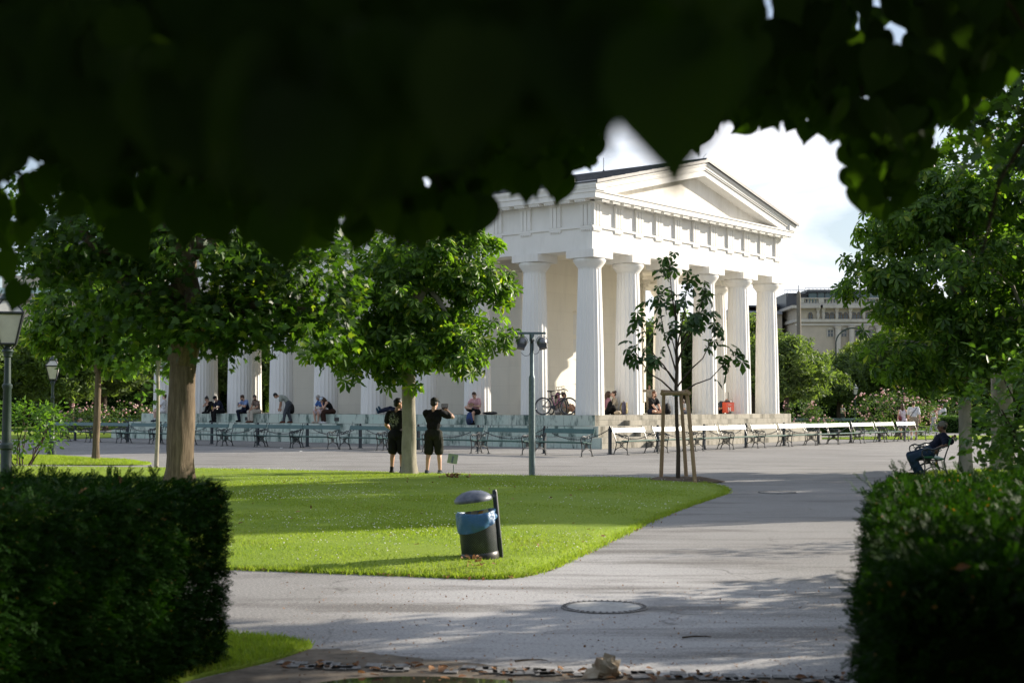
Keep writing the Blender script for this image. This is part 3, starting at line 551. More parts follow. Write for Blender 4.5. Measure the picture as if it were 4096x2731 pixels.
# side gutters
SL=(12.0-10.09)/(U/2+E1+.1)
for sx in (0,1):
    def X(x): return x if sx==0 else U-x
    b.prism([(X(-E1-.02),9.80),(X(-E1-.03),9.86),(X(-E1-.09),9.97),(X(-E1-.10),10.09),(X(-.4),10.09),(X(-.4),9.80)],'y',-E1-.08,V+E1+.08)
b.build('cornice',M['plaster'],temple)
for yy,sg in ((0,-1),(V,1)):
    b=MB()
    for sx in (0,1):
        def X(x): return x if sx==0 else U-x
        def Y(y): return -y if sg<0 else V+y
        zz=lambda x,z: z+SL*(x+E1)
        xa=-E1+.30/SL
        b.prism([(X(xa),9.802),(X(U/2),zz(U/2,9.50)),(X(U/2),zz(U/2,9.74)),(X(-E1+.02/SL*0),9.802)],'y',Y(E1-.03),Y(-.2))
        b.prism([(X(-E1-.04),9.803),(X(U/2),zz(U/2,9.741)),(X(U/2),zz(U/2,9.80)),(X(-E1-.04),9.86)],'y',Y(E1+.02),Y(-.15))
        b.prism([(X(-E1-.06),9.862),(X(U/2),zz(U/2,9.801)),(X(U/2),zz(U/2,9.93)),(X(-E1-.09),9.97)],'y',Y(E1+.05),Y(-.1))
        b.prism([(X(-E1-.10),9.972),(X(U/2),zz(U/2,9.931)),(X(U/2),zz(U/2,10.06)),(X(-E1-.10),10.085)],'y',Y(E1+.10),Y(-.05))
    b.build('raking_cornice',M['plaster'],temple)
for ya,yb_ in ((-OF+.06,-OF+.3),(V+OF-.3,V+OF-.06)): MB().prism([(-.3,9.75),(U+.3,9.75),(U/2,9.75+SL*(U/2+.3))],'y',ya,yb_).build('tympanum',M['tymp'],temple)
b=MB(); Z=lambda x:10.10+SL*(x+E1)
for sx in (0,1):
    def X(x): return x if sx==0 else U-x
    b.prism([(X(-E1-.12),Z(-E1-.12)),(X(U/2),Z(U/2)),(X(U/2),Z(U/2)+.06),(X(-E1-.12),Z(-E1-.12)+.06)],'y',-E1-.16,V+E1+.16)
    b.prism([(X(-E1-.15),Z(-E1-.15)-.035),(X(U/2),Z(U/2)-.035),(X(U/2),Z(U/2)+.085),(X(-E1-.15),Z(-E1-.15)+.085)],'y',-E1-.20,-E1-.161)
    for k in range(30):   # slate courses
        y=-E1+k*.95
    for k in range(1,9):
        x=-E1+k*.95; b.prism([(X(x),Z(x)+.061),(X(x+.5),Z(x+.5)+.061),(X(x+.5),Z(x+.5)+.075),(X(x),Z(x)+.095)],'y',-E1-.1,V+E1+.1)
    b.prism([(X(-E1+.25),Z(-E1+.25)+.06),(X(-E1+.31),Z(-E1+.31)+.06),(X(-E1+.31),Z(-E1+.31)+.19),(X(-E1+.25),Z(-E1+.25)+.19)],'y',.2,V-.2)
b.tube([(U/2,-E1-.12,Z(U/2)+.07),(U/2,V+E1,Z(U/2)+.07)],.09,8)
b.build('roof',M['slate'],temple)
b=MB(); b.tube([(U/2,4.28,Z(U/2)+.1),(U/2,4.28,Z(U/2)+.75)],.014,6); b.lathe([(.05,0),(.05,.05),(.02,.12)],8,c=(U/2,4.28,Z(U/2)+.1)); b.build('lightning_rod',M['postiron'],temple); MB().tube([(U/2,-.8,Z(U/2)+.1),(U/2+.22,-.9,Z(U/2)+.38)],.01,5).build('lightning_rod',M['postiron'],temple)
# ---------------------------------------------------------------- ground, paths, lawns
def groundmat():
    m,nt,out=newmat('gravel_asphalt')
    tc='Object'
    big=tex(nt,.16,5,.55,tc); mid=tex(nt,1.1,6,.65,tc); fine=tex(nt,42,5,.8,tc); stk=tex(nt,.9,5,.6,tc,stretch=(.35,1.6,1)); grit=tex(nt,240,2,.6,tc)
    c=mixc(nt,ramp(nt,big,[(.35,0.),(.65,1.)]),(.218,.213,.207),(.280,.274,.265))
    c=mixc(nt,ramp(nt,mid,[(.45,0.),(.75,.45)]),c,(.185,.172,.16))
    # pale dry dust patch round the manhole
    co=nt.nodes.new('ShaderNodeTexCoord'); mp=nt.nodes.new('ShaderNodeMapping'); mp.inputs['Location'].default_value=(-.25,-1.02*1,0); mp.inputs['Scale'].default_value=(.34,.105,1)
    nt.links.new(co.outputs['Object'],mp.inputs[0]); ln=nt.nodes.new('ShaderNodeVectorMath'); ln.operation='LENGTH'; nt.links.new(mp.outputs[0],ln.inputs[0])
    ma=nt.nodes.new('ShaderNodeMath'); ma.operation='ADD'; nt.links.new(ln.outputs['Value'],ma.inputs[0])
    m2=nt.nodes.new('ShaderNodeMath'); m2.operation='MULTIPLY_ADD'; nt.links.new(stk,m2.inputs[0]); m2.inputs[1].default_value=1.1; m2.inputs[2].default_value=-.55; nt.links.new(m2.outputs[0],ma.inputs[1])
    c=mixc(nt,ramp(nt,ma.outputs[0],[(.35,1.),(.75,0.)]),c,(.40,.395,.395))
    c=mixc(nt,ramp(nt,stk,[(.51,0.),(.64,.8)]),c,(.13,.123,.118))
    c=mixc(nt,ramp(nt,fine,[(.34,.85),(.49,0.)]),c,(.085,.08,.075)); c=mixc(nt,ramp(nt,fine,[(.53,0.),(.68,.8)]),c,(.50,.47,.42))
    mh=G(2417,2429); vs_=nt.nodes.new('ShaderNodeVectorMath'); vs_.operation='SUBTRACT'; vs_.inputs[1].default_value=(mh.x+.12,mh.y+.05,0); nt.links.new(co.outputs['Object'],vs_.inputs[0])
    vm=nt.nodes.new('ShaderNodeVectorMath'); vm.operation='MULTIPLY'; vm.inputs[1].default_value=(1.25,.95,0); nt.links.new(vs_.outputs[0],vm.inputs[0]); vl=nt.nodes.new('ShaderNodeVectorMath'); vl.operation='LENGTH'; nt.links.new(vm.outputs[0],vl.inputs[0])
    sm_=nt.nodes.new('ShaderNodeMath'); sm_.operation='MULTIPLY_ADD'; nt.links.new(tex(nt,3.2,6,.65,tc),sm_.inputs[0]); sm_.inputs[1].default_value=1.2; nt.links.new(vl.outputs['Value'],sm_.inputs[2]); c=mixc(nt,ramp(nt,sm_.outputs[0],[(.62,.75),(1.0,0.)]),c,(.12,.115,.11))
    wv=nt.nodes.new('ShaderNodeTexVoronoi'); wv.feature='DISTANCE_TO_EDGE'; wv.inputs['Scale'].default_value=.33; nz=nt.nodes.new('ShaderNodeTexNoise'); nz.inputs['Scale'].default_value=1.4; nz.inputs['Detail'].default_value=6; nt.links.new(co.outputs['Object'],nz.inputs[0])
    va=nt.nodes.new('ShaderNodeVectorMath'); va.operation='MULTIPLY_ADD'; nt.links.new(nz.outputs[1],va.inputs[0]); va.inputs[1].default_value=(1.3,1.3,0); nt.links.new(co.outputs['Object'],va.inputs[2]); nt.links.new(va.outputs[0],wv.inputs[0])
    ck=mixc(nt,1.,ramp(nt,wv.outputs[0],[(.0,.7),(.006,0.)]),ramp(nt,mid,[(.45,0.),(.6,1.)]),'MULTIPLY'); c=mixc(nt,ck,c,(.07,.066,.062))
    bsdf(nt,out,c,.85,.25,bump=grit,bstr=.35,bdist=.006); return m
M['ground']=groundmat()
def earth():
    m,nt,out=newmat('lawn_soil_and_grass')
    a=tex(nt,.5,6,.6); f=tex(nt,40,5,.75)
    c=mixc(nt,ramp(nt,a,[(.35,0.),(.65,1.)]),(.20,.29,.034),(.27,.35,.05)); c=mixc(nt,ramp(nt,f,[(.35,.6),(.6,0.)]),c,(.09,.15,.018))
    bsdf(nt,out,c,.9,.15,bump=f,bstr=.6,bdist=.02); return m
M['lawn']=earth()
g=MB(); NX=24
xs=[-1500,-400,-150,-70,-40,-20,-10,-5,0,5,10,20,40,70,150,400,1500]; ys=[-400,-100,-30,-10,0,5,10,20,30,45,60,80,120,200,400,1000,2600]
g.add([(x,y,0) for y in ys for x in xs],[(j*17+i,j*17+i+1,(j+1)*17+i+1,(j+1)*17+i) for j in range(16) for i in range(16)])
tag(g.build('ground',M['ground']),kind='structure')
def smooth_poly(P,it=2):
    for _ in range(it):
        Q=[]
        for i in range(len(P)):
            a,b=P[i],P[(i+1)%len(P)]; Q+= [a*.75+b*.25,a*.25+b*.75]
        P=Q
    return P
def inside(P,x,y):
    c=np.zeros(len(x),bool); n=len(P)
    for i in range(n):
        x1,y1=P[i][0],P[i][1]; x2,y2=P[(i+1)%n][0],P[(i+1)%n][1]
        if y1==y2: continue
        c^=((y1>y)!=(y2>y))&(x<(x2-x1)*(y-y1)/(y2-y1)+x1)
    return c
def edge_dist(P,x,y):
    d=np.full(len(x),1e9)
    for i in range(len(P)):
        a=np.array(P[i][:2]); b=np.array(P[(i+1)%len(P)][:2]); ab=b-a; L=(ab**2).sum()+1e-12
        t=np.clip(((x-a[0])*ab[0]+(y-a[1])*ab[1])/L,0,1); d=np.minimum(d,np.hypot(x-a[0]-t*ab[0],y-a[1]-t*ab[1]))
    return d
def lawn_height(P,x,y,h=.07):
    d=edge_dist(P,x,y); w=np.array([mnoise.noise((float(a)*.35,float(b)*.35,3.)) for a,b in zip(x,y)])
    return .02+h*np.clip(d/1.6,0,1)**.7+.018*w*np.clip(d,0,1)
def lawn(name,P,step,h=.07):
    P=[Vector((p[0],p[1])) for p in P]
    x0=min(p.x for p in P); x1=max(p.x for p in P); y0=min(p.y for p in P); y1=max(p.y for p in P)
    gx_,gy_=np.meshgrid(np.arange(x0,x1,step),np.arange(y0,y1,step)); gx_=gx_.ravel()+RNG.uniform(-.1,.1,gx_.size)*step; gy_=gy_.ravel()
    ok=inside(P,gx_,gy_); gx_,gy_=gx_[ok],gy_[ok]; ok=edge_dist(P,gx_,gy_)>step*.35; gx_,gy_=gx_[ok],gy_[ok]
    pts=P+[Vector((a,b)) for a,b in zip(gx_,gy_)]; n=len(P)
    r=delaunay_2d_cdt(pts,[(i,(i+1)%n) for i in range(n)],[list(range(n))],1,1e-5)
    vx=np.array([v.x for v in r[0]]); vy=np.array([v.y for v in r[0]]); z=lawn_height(P,vx,vy,h)
    me=bpy.data.meshes.new(name); me.from_pydata([(a,b,c) for a,b,c in zip(vx,vy,z)]+[(p.x,p.y,.001) for p in P],[],[tuple(f) for f in r[2]])
    me.materials.append(M['lawn']); me.polygons.foreach_set('use_smooth',[True]*len(me.polygons))
    b=MB()
    import bmesh
    bm=bmesh.new(); bm.from_mesh(me); bm.verts.ensure_lookup_table(); k=len(vx)
    for i in range(n):
        try: bm.faces.new((bm.verts[i],bm.verts[(i+1)%n],bm.verts[k+(i+1)%n],bm.verts[k+i]))
        except Exception: pass
    bmesh.ops.recalc_face_normals(bm,faces=bm.faces); bm.to_mesh(me)
    if me.polygons[0].normal.z<0: me.flip_normals()
    o=link(name,me); tag(o,kind='structure'); return P
def rnd_in(P,n,dens=None):
    X=[];Y=[];x0=min(p[0] for p in P); x1=max(p[0] for p in P); y0=min(p[1] for p in P); y1=max(p[1] for p in P); c=0
    while c<n:
        x=RNG.uniform(x0,x1,n*2); y=RNG.uniform(y0,y1,n*2); ok=inside(P,x,y)
        if dens is not None: ok&=RNG.random(n*2)<dens(x,y)
        X.append(x[ok]); Y.append(y[ok]); c+=ok.sum()
    return np.concatenate(X)[:n],np.concatenate(Y)[:n]
def fasth(P,x,y,h):
    # lawn height without the slow noise
    d=edge_dist(P,x,y); return .02+h*np.clip(d/1.6,0,1)**.7
def grass(name,P,n,hh,ww,h=.07,dens=None):
    x,y=rnd_in(P,n,dens); z=fasth(P,x,y,h)-.015
    pos=np.stack([x,y,z],1); a=RNG.uniform(0,2*PI,n); lean=RNG.uniform(.05,.75,n)
    td=np.stack([np.cos(a)*lean,np.sin(a)*lean,np.ones(n)],1); b=RNG.uniform(0,2*PI,n)
    nr=np.stack([np.cos(b),np.sin(b),np.full(n,.3)],1)
    tv=[(-.5*ww/hh,0,0),(.5*ww/hh,0,0),(.32*ww/hh,.6,.06),(0,1,.2)]
    w=np.sin(x*1.9+1.3*np.sin(y*.9))*np.sin(y*1.3+.8*np.sin(x*.7+2))+.5*np.sin(x*4.3+y*2.1)*np.sin(y*3.7-x)
    o=scatter_mesh(name,tv,[(0,1,2),(0,2,3)],pos,td,nr,hh*RNG.uniform(.45,1.15,n)*(1+.22*w),[M['grass'],M['grassdry']],None,(RNG.random(n)<np.clip(.07+.30*(w-.35),.03,.5)).astype(int)); tag(o,kind='stuff'); return o
main_px=[(-700,2262),(300,2266),(921,2277),(1124,2283),(1300,2291),(1700,2306),(1901,2314),(2016,2312),(2102,2303),(2200,2273),(2264,2247),(2438,2165),(2577,2095),(2734,2029),(2873,1985),(2916,1966),(2891,1948),(2804,1929),(2612,1917),(2438,1912),(2133,1907),(1846,1899),(1567,1892),(1219,1885),(940,1878),(662,1875),(348,1870),(52,1868),(-700,1866)]
LAWN=lawn('lawn',smooth_poly([G(*p) for p in main_px]),.45,.06)
dn=lambda x,y: np.clip((15.5/np.maximum(y,5))**1.6,0,1)*((np.abs(x/np.maximum(y,1))<.40))
grass('grass',LAWN,260000,.036,.010,.06,dn)
E0=[p for p in LAWN]
# longer tufts on the rim of the lawn
def rim(P,n,hh,name='grass_rim'):
    L=[];c=0
    idx=RNG.integers(0,len(P),n); t=RNG.random(n); A=np.array([[p[0],p[1]] for p in P]); a=A[idx]; b=A[(idx+1)%len(P)]
    q=a+(b-a)*t[:,None]+RNG.normal(0,.035,(n,2)); ok=np.abs(q[:,0]/np.maximum(q[:,1],1))<.42; q=q[ok]; n=len(q)
    pos=np.column_stack([q,np.full(n,.0)]); a=RNG.uniform(0,2*PI,n); td=np.stack([np.cos(a)*.7,np.sin(a)*.7,np.ones(n)],1); nr=RNG.normal(0,1,(n,3))
    o=scatter_mesh(name,[(-.09,0,0),(.09,0,0),(0,1,.2)],[(0,1,2)],pos,td,nr,hh*RNG.uniform(.5,1.3,n),M['grass']); tag(o,kind='stuff')
Pd=[]
for i in range(len(LAWN)):
    a,b_=LAWN[i],LAWN[(i+1)%len(LAWN)]; k=max(1,int((b_-a).length/.3)); Pd+=[a+(b_-a)*(j/k) for j in range(k)]
rim(Pd,24000,.06,'grass_edge')
# clover flowers
def clover(P,n):
    dens=lambda x,y: np.array([max(0,min(1,.42+1.5*mnoise.noise((float(a)*.28,float(b)*.28,9.)))) for a,b in zip(x,y)])**2*(np.abs(x/np.maximum(y,1))<.4)
    x,y=rnd_in(P,n,dens); z=fasth(P,x,y,.06)+RNG.uniform(.025,.05,n); s=RNG.uniform(.005,.0098,n)
    tv=[(math.cos(i*PI/3),math.sin(i*PI/3),0) for i in range(6)]+[(0,0,.7)]
    o=scatter_mesh('clover_flowers',tv,[(i,(i+1)%6,6) for i in range(6)],np.stack([x,y,z],1),np.column_stack([RNG.normal(0,1,n),RNG.normal(0,1,n),RNG.normal(0,.2,n)]),np.column_stack([RNG.normal(0,.3,n),RNG.normal(-.5,.3,n),np.ones(n)]),s,M['clover']); tag(o,kind='stuff')
clover(LAWN,3000)
strip=smooth_poly([G(*p) for p in [(-700,1818),(100,1822),(270,1826),(406,1835),(525,1841.5),(593,1850),(612,1856),(576,1860.5),(406,1862),(100,1860),(-700,1858)]])
STRIP=lawn('lawn_strip',strip,.8,.03); grass('grass_strip',STRIP,30000,.06,.02,.03,lambda x,y:(np.abs(x/np.maximum(y,1))<.40)*1.)
corner=smooth_poly([G(*p) for p in [(-300,2500),(600,2520),(899,2541),(1067,2549),(1200,2566),(1262,2586),(1210,2606),(1124,2636),(980,2672),(843,2700),(674,2745),(300,2860),(-300,2900)]])
CORN=lawn('lawn_corner',corner,.3,.02); grass('grass_corner',CORN,26000,.055,.008,.02,lambda x,y:(np.abs(x/np.maximum(y,1))<.40)*1.)
# lawns beyond the benches, right and left
lr=smooth_poly([Vector(p) for p in [(13.5,67),(19,66),(27,66),(46,70),(60,84),(40,84),(24,74),(17,72)]],2)
L2=lawn('lawn_beyond',lr,2.,.02); grass('grass_beyond',L2,16000,.08,.03,.02)
lr2=smooth_poly([Vector(p) for p in [(14,90),(70,86),(110,130),(60,170),(10,150)]],1); lawn('lawn_far',lr2,6.,.02)
lf=smooth_poly([Vector(p) for p in [(-40,68),(-22,66),(-19,72),(-20,84),(-40,90),(-60,84)]],1); lawn('lawn_rose_bed',lf,3.,.02)
lf2=smooth_poly([Vector(p) for p in [(-80,100),(-12,95),(-2,120),(-20,170),(-90,170)]],1); lawn('lawn_back',lf2,6.,.02)
rb=smooth_poly([G(*p) for p in [(3560,1905),(3700,1893),(3900,1880),(4300,1870),(5200,1870),(5200,2020),(4200,2030),(3700,1960)]],2)
L3=lawn('lawn_right',rb,.6,.04); grass('grass_right',L3,20000,.08,.014,.04,lambda x,y:(np.abs(x/np.maximum(y,1))<.42)*1.)
rl=smooth_poly([Vector(p) for p in [(1.9,0),(2.15,4),(3.0,9.2),(6,10.2),(12,10.4),(12,0)]],2); L4=lawn('lawn_by_hedge',rl,.8,.015)
# bare soil round the young tree
sp=G(2725,1927); k=MB(); pts=[(0,0,.05)]
for i in range(20):
    an=2*PI*i/20; r=.75*(1+.25*mnoise.noise((math.cos(an),math.sin(an),4))); pts.append((math.cos(an)*r*1.2,math.sin(an)*r*.9,.0))
for i in range(20):
    an=2*PI*i/20; r=.42; pts.append((math.cos(an)*r*1.2,math.sin(an)*r*.9,.07+.03*random.random()))
k.add(pts,[(0,21+i,21+(i+1)%20) for i in range(20)]+[(1+i,1+(i+1)%20,21+(i+1)%20,21+i) for i in range(20)])
o=k.build('soil_mound',M['dirt'],smooth=60); o.location=(sp.x,sp.y,.02); tag(o,kind='structure')
# manholes
def manhole(px,py,r,label,top):
    p=G(px,py); t=thing('manhole_cover',label,'manhole',(p.x,p.y,0),group='manhole covers in the paths')
    b=MB(); b.lathe([(r,.001),(r,.010),(r*.86,.012),(r*.86,.004)],48,cap=False)
    for i in range(40):
        an=2*PI*i/40; b.cbox((r*.93*math.cos(an),r*.93*math.sin(an),.0135),(r*.085,r*.045,.006),rz=an)
    b.build('cast_ring',pm('manhole_iron',(.25,.24,.235),(.15,.145,.14),30,.6,.4),t)
    b=MB(); b.lathe([(r*.85,.003),(r*.85,.009),(.001,.010)],48,cap=False); b.build('cover_plate',pm('concrete_cover',top,tuple(x*.75 for x in top),20,.85,.2,bump=.2),t)
manhole(2417,2429,.335,'round manhole cover with a pale concrete middle in the path nearest the camera',(.46,.455,.44))
manhole(3108,1970,.35,'smaller looking manhole cover in the shaded path beyond the tip of the lawn',(.24,.235,.23))
for nm,P_ in (('path_seam',[(700,1849),(1000,1837),(1250,1826),(1425,1818)]),('path_seam',[(1320,1812),(1480,1806),(1600,1803)])):
    b3=MB(); q_=[G(*p_) for p_ in P_]; vs=[]
    for p_ in q_: vs+=[(p_.x,p_.y-.05,.004),(p_.x,p_.y+.05,.004)]
    b3.add(vs,[(2*i,2*i+2,2*i+3,2*i+1) for i in range(len(q_)-1)]); tag(b3.build(nm,pm('pale_seam',(.36,.35,.33),(.26,.25,.235),9,.85)),kind='structure')
# bottom edge: puddle, setts, leaves
pd=G(1720,2735); k=MB(); n=26; pts=[(0,0,0)]
for i in range(n):
    an=2*PI*i/n; r=1+.22*mnoise.noise((math.cos(an)*1.5,math.sin(an)*1.5,2)); pts.append((math.cos(an)*.75*r,math.sin(an)*.30*r,0))
k.add(pts,[(0,1+i,1+(i+1)%n) for i in range(n)])
m,nt,out=newmat('puddle_water'); bsdf(nt,out,(.035,.032,.025),.04,.6); o=k.build('puddle',m); o.location=(pd.x,pd.y-.12,.005); tag(o,kind='structure')
dp=[]
for px_,py_ in smooth_poly([Vector(q) for q in [(1180,2600),(1330,2588),(1560,2622),(1900,2652),(2200,2690),(2700,2705),(3300,2712),(3400,2790),(600,2800),(760,2725),(950,2680),(1110,2640)]],3):
    q=G(px_+28*mnoise.noise((px_*.02,py_*.05,1.)),py_+9*mnoise.noise((px_*.03,py_*.06,5.))); dp.append((q.x,q.y,.003))
tag(MB().add(dp,[tuple(range(len(dp)))]).build('dirt_edge',pm('trodden_dirt',(.20,.17,.135),(.11,.093,.075),7,.95,.1,bump=.5,bdist=.015)),kind='structure')
a=G(1150,2655); b_=G(3400,2720); b2=MB()
for i in range(70):
    t=i/69; p=a.lerp(b_,t); w=.02*math.sin(i*1.7)
    for row in range(2):
        if random.random()<.45: continue
        b2.cbox((p.x+random.uniform(-.01,.01),p.y-.11*row+w,.006),(.075+random.random()*.02,.085+random.random()*.02,.016),rz=random.uniform(-.15,.15))
o=b2.build('stone_setts',pm('granite_setts',(.24,.235,.23),(.10,.095,.09),25,.7,.4)); tag(o,kind='structure')
def litter(name,n,fn,s0,s1,mat='deadleaf',flat=.35):
    p=np.array([fn() for _ in range(n)]); n=len(p)
    tv=[(0,-.5,0),(-.3,-.1,.12),(-.22,.25,.1),(0,.55,.02),(.22,.25,.14),(.3,-.1,.1)]
    o=scatter_mesh(name,tv,[(0,3,2,1),(0,5,4,3)],p,RNG.normal(0,1,(n,3))*np.array([1,1,flat]),np.column_stack([RNG.normal(0,flat,n),RNG.normal(0,flat,n),np.ones(n)]),RNG.uniform(s0,s1,n),M[mat]); tag(o,kind='stuff'); return o
litter('fallen_leaves',95,lambda:tuple(a.lerp(b_,random.random()**.9)+Vector((0,random.gauss(-.1,.10),.018))),.02,.075)
litter('leaf_crumbs',900,lambda:tuple(G(random.uniform(1100,3350),random.uniform(2330,2731))+Vector((0,0,.006))),.008,.024)
E2=[p for p in Pd if p.y<22]
litter('edge_leaves',260,lambda:tuple((lambda p:Vector((p.x+random.gauss(0,.09),p.y+random.gauss(0,.07)-.03,.02)))(random.choice(E2))),.018,.05)
litter('lawn_leaves',70,lambda:tuple((lambda q:Vector((q[0],q[1],.11)))(LAWN[0]*0+Vector((random.uniform(-5,2.0),random.uniform(14.5,29))))),.03,.08)
def pile(px,py,label,n,r,s,mat='deadleaf'):
    p=G(px,py,.06); o=litter('brown_leaf_clump',n,lambda:(random.gauss(0,r),random.gauss(0,r*.4),random.uniform(0,.10)),s*.6,s,mat,.8); o.location=p; tag(o,label,'dead leaves')
pile(1810,1914,'rust brown clump of withered leaves on the lawn behind the litter bin',40,.13,.12)
pile(1912,2262,'brown withered leaves lying under the litter bin',20,.07,.06)
# crumpled paper in the gutter
p=G(2430,2712); k=MB(); k.ell((0,0,.06),(.10,.07,.07),nu=14,nv=9)
k.v=[tuple(Vector(v)*(1+.45*mnoise.noise(Vector(v)*22))) for v in k.v]; k.add([(-.08,-.05,.01),(.02,-.08,.02),(.06,.0,.15),(-.02,.02,.17)],[(0,1,2,3)]); k.add([(-.19,-.06,.01),(-.08,-.09,.02),(-.04,.0,.09),(-.15,.02,.06)],[(0,1,2,3)])
o=k.build('crumpled_paper',pm('brown_paper',(.50,.44,.34),(.28,.20,.13),12,.8,.2)); o.location=p; o.scale=(.8,.8,.85); tag(o,'crumpled pale brown paper lying among leaves at the bottom edge of the path','litter')
for i,(px,py) in enumerate([(2060,2650),(2730,2555)]):
    p=G(px,py); k=MB(); k.tube([(0,0,.012),(.07,.02,.016),(.16,.05,.012),(.2,.03,.01)],[.007,.006,.004,.002],5); o=k.build('twig',M['barkdark']); o.location=p
    tag(o,('dark broken twig beside the cobbled edge of the path','thin dry twig lying on the pale dusty part of the path')[i],'twig')
for px,py,lab in ((1124,1793,'white paper scrap on the shaded asphalt, left one of two'),(1203,1806,'white paper scrap on the shaded asphalt, right one of two')):
    k=MB().add([(-.05,0,.01),(.05,-.02,.012),(.06,.05,.03),(-.03,.05,.035)],[(0,1,2,3)]); o=k.build('paper_scrap',M['clover']); o.location=G(px,py); tag(o,lab,'litter')
# ---------------------------------------------------------------- benches
def bench_proto(name,paint,label,cat='bench'):
    t=thing(name,label,cat); L=1.78
    b=MB()
    for y,w in ((.115,.19),(.325,.19)): b.box(-L/2-.05,L/2+.05,y-w/2,y+w/2,.435-.03*(y>.2),.465-.03*(y>.2))
    b.build('seat_board',paint,t)
    b=MB(); b.box(-L/2-.05,L/2+.05,-.013,.013,-.075,.075,M=Matrix.Translation((0,.555,.785))@Matrix.Rotation(R(-17),4,'X'))
    for sx in (-1,1):
        for zz in (-.03,.03): b.cbox((sx*(L/2),.538+zz*.29,.785+zz),(.012,.012,.012))
    b.build('backrest_board',paint,t)
    for sx in (-1,1):
        x=sx*L/2; b=MB(); P=lambda *a:[(x,y,z) for y,z in a]
        b.tube(P((0.,.01),(.012,.1),(.03,.22),(.02,.33),(.0,.42),(-.03,.50),(-.025,.58),(.02,.615),(.07,.60),(.085,.56),(.06,.54)),[.02,.017,.016,.016,.018,.017,.017,.018,.016,.013,.01],7)
        b.tube(P((.02,.615),(.10,.635),(.18,.615),(.26,.63),(.34,.665),(.42,.66),(.50,.70)),[.018,.02,.017,.02,.018,.016,.014],7)
        b.tube(P((.20,.615),(.17,.575),(.21,.55),(.25,.575),(.23,.60)),.011,5); b.tube(P((.30,.64),(.29,.60),(.34,.585),(.38,.61),(.36,.645)),.011,5)
        b.tube(P((.53,.01),(.50,.10),(.455,.22),(.43,.33),(.445,.43),(.485,.56),(.53,.68),(.575,.80),(.61,.895)),[.02,.017,.016,.016,.017,.015,.014,.014,.012],7)
        b.tube(P((.0,.42),(.10,.40),(.22,.385),(.34,.385),(.44,.42)),.016,6)
        b.tube(P((.015,.13),(.07,.19),(.15,.235),(.26,.25),(.37,.225),(.45,.17),(.505,.10)),.014,6)
        c=(.235,.315)
        for dy,dz in ((.055,.055),(.055,-.055),(-.055,.055),(-.055,-.055)): b.tube(P(c,(c[0]+dy*1.2,c[1]+dz)),.011,5)
        for dy,dz in ((.05,0),(-.05,0),(0,.05),(0,-.05)): b.tube(P((c[0]+dy-.022,c[1]+dz),(c[0]+dy,c[1]+dz+.022),(c[0]+dy+.022,c[1]+dz),(c[0]+dy,c[1]+dz-.022),(c[0]+dy-.022,c[1]+dz)),.008,5)
        b.cbox((x,-.012,.008),(.05,.10,.014)); b.cbox((x,.54,.008),(.05,.10,.014)); b.ell((x,.615,.905),.018,nu=6,nv=5)
        b.build('iron_frame',M['iron'],t,smooth=50)
    return t
ordn=['first','second','third','fourth','fifth','sixth','seventh','eighth','ninth','tenth','eleventh','twelfth','thirteenth','fourteenth']
LP=[(140,233),(238,345),(350,476),(480,600),(606,733),(739,871),(887,1020),(1027,1161),(1170,1311),(1358.5,1507),(1530,1693),(1708,1892),(1908,2092),(2139,2326)]
lfit=np.polyfit([140,236,346.6,477.5,601.7,872,887,1024,1161,1169,1311,1358.5,1507,1530,1696,1892,1908,2092,2326],[1763.3,1765.6,1767.3,1770,1773.5,1781.3,1782,1786.4,1791.5,1792,1797.3,1797.3,1803,1803,1808,1813,1813,1817.7,1827.9],2)
RP=[(2501,2640),(2652,2798),(2803,2926),(2931,3031),(3049,3160),(3164,3262),(3267,3350),(3354,3439),(3449,3541),(3545,3616),(3631,3700)]
rfit=np.polyfit([2501,2638,2796,2803,2926,3031,3048,3160,3262,3350,3439,3449,3541,3629,3700],[1828.6,1814,1803,1803,1795.6,1788,1788,1784.4,1778.6,1774.5,1771.8,1770,1767.3,1765,1763],3)
LBENCH=bench_proto('park_bench',M['benchpaint'],'x'); RBENCH=bench_proto('park_bench',M['benchold'],'x')
def place(proto,pts,label,group,usefirst):
    a,b=pts; d=b-a; rz=math.atan2(d.y,d.x); L=d.length
    if usefirst: o=proto; o.location=(a+b)/2; o.rotation_euler=(0,0,rz); o['label']=label; o['group']=group
    else: o=dup(proto,(a+b)/2,rz+random.uniform(-.012,.012),label,group)
    o.scale=(max(.9,min(1.12,L/1.78)),1,1); return o
near=lambda i,n:ordn[i]
BL=[]
for i,(p,q) in enumerate(LP[::-1]):
    a=G(p,np.polyval(lfit,p)); b=G(q,np.polyval(lfit,q))
    lab='dark teal bench in the shaded row, %s leftwards from the temple corner'%ordn[i] if i else 'dark teal bench at the right end of the long shaded row, nearest the temple corner'
    BL.append(place(LBENCH,(a,b),lab,'benches in the shaded row along the temple side',i==0))
BR=[]
RLINE=[]; pt=gx(2501,45.0)
for i,(p_,q) in enumerate(RP):
    v=math.atan2(pt.x,pt.y); az=(R(246)+v)/2-PI/2; d=Vector((math.sin(az),math.cos(az),0))
    def step(o,px): r=(px-CX)/F; return o+d*((r*o.y-o.x)/(d.x-r*d.y))
    a=pt; b=step(pt,q); pt=step(b,RP[i+1][0] if i<10 else q+6); nrm=Vector((-d.y,d.x,0)); RLINE+=[a+nrm*.82,b+nrm*.82]
    lab='worn bench with sunlit back board, %s rightwards from the temple corner'%ordn[i] if i else 'worn bench with white glaring back board just left of the staked young tree'
    if i==len(RP)-1: lab='worn bench at the far right end of the sunlit row by the walking couple'
    BR.append(place(RBENCH,(a,b),lab,'benches in the sunlit row along the temple front',i==0))
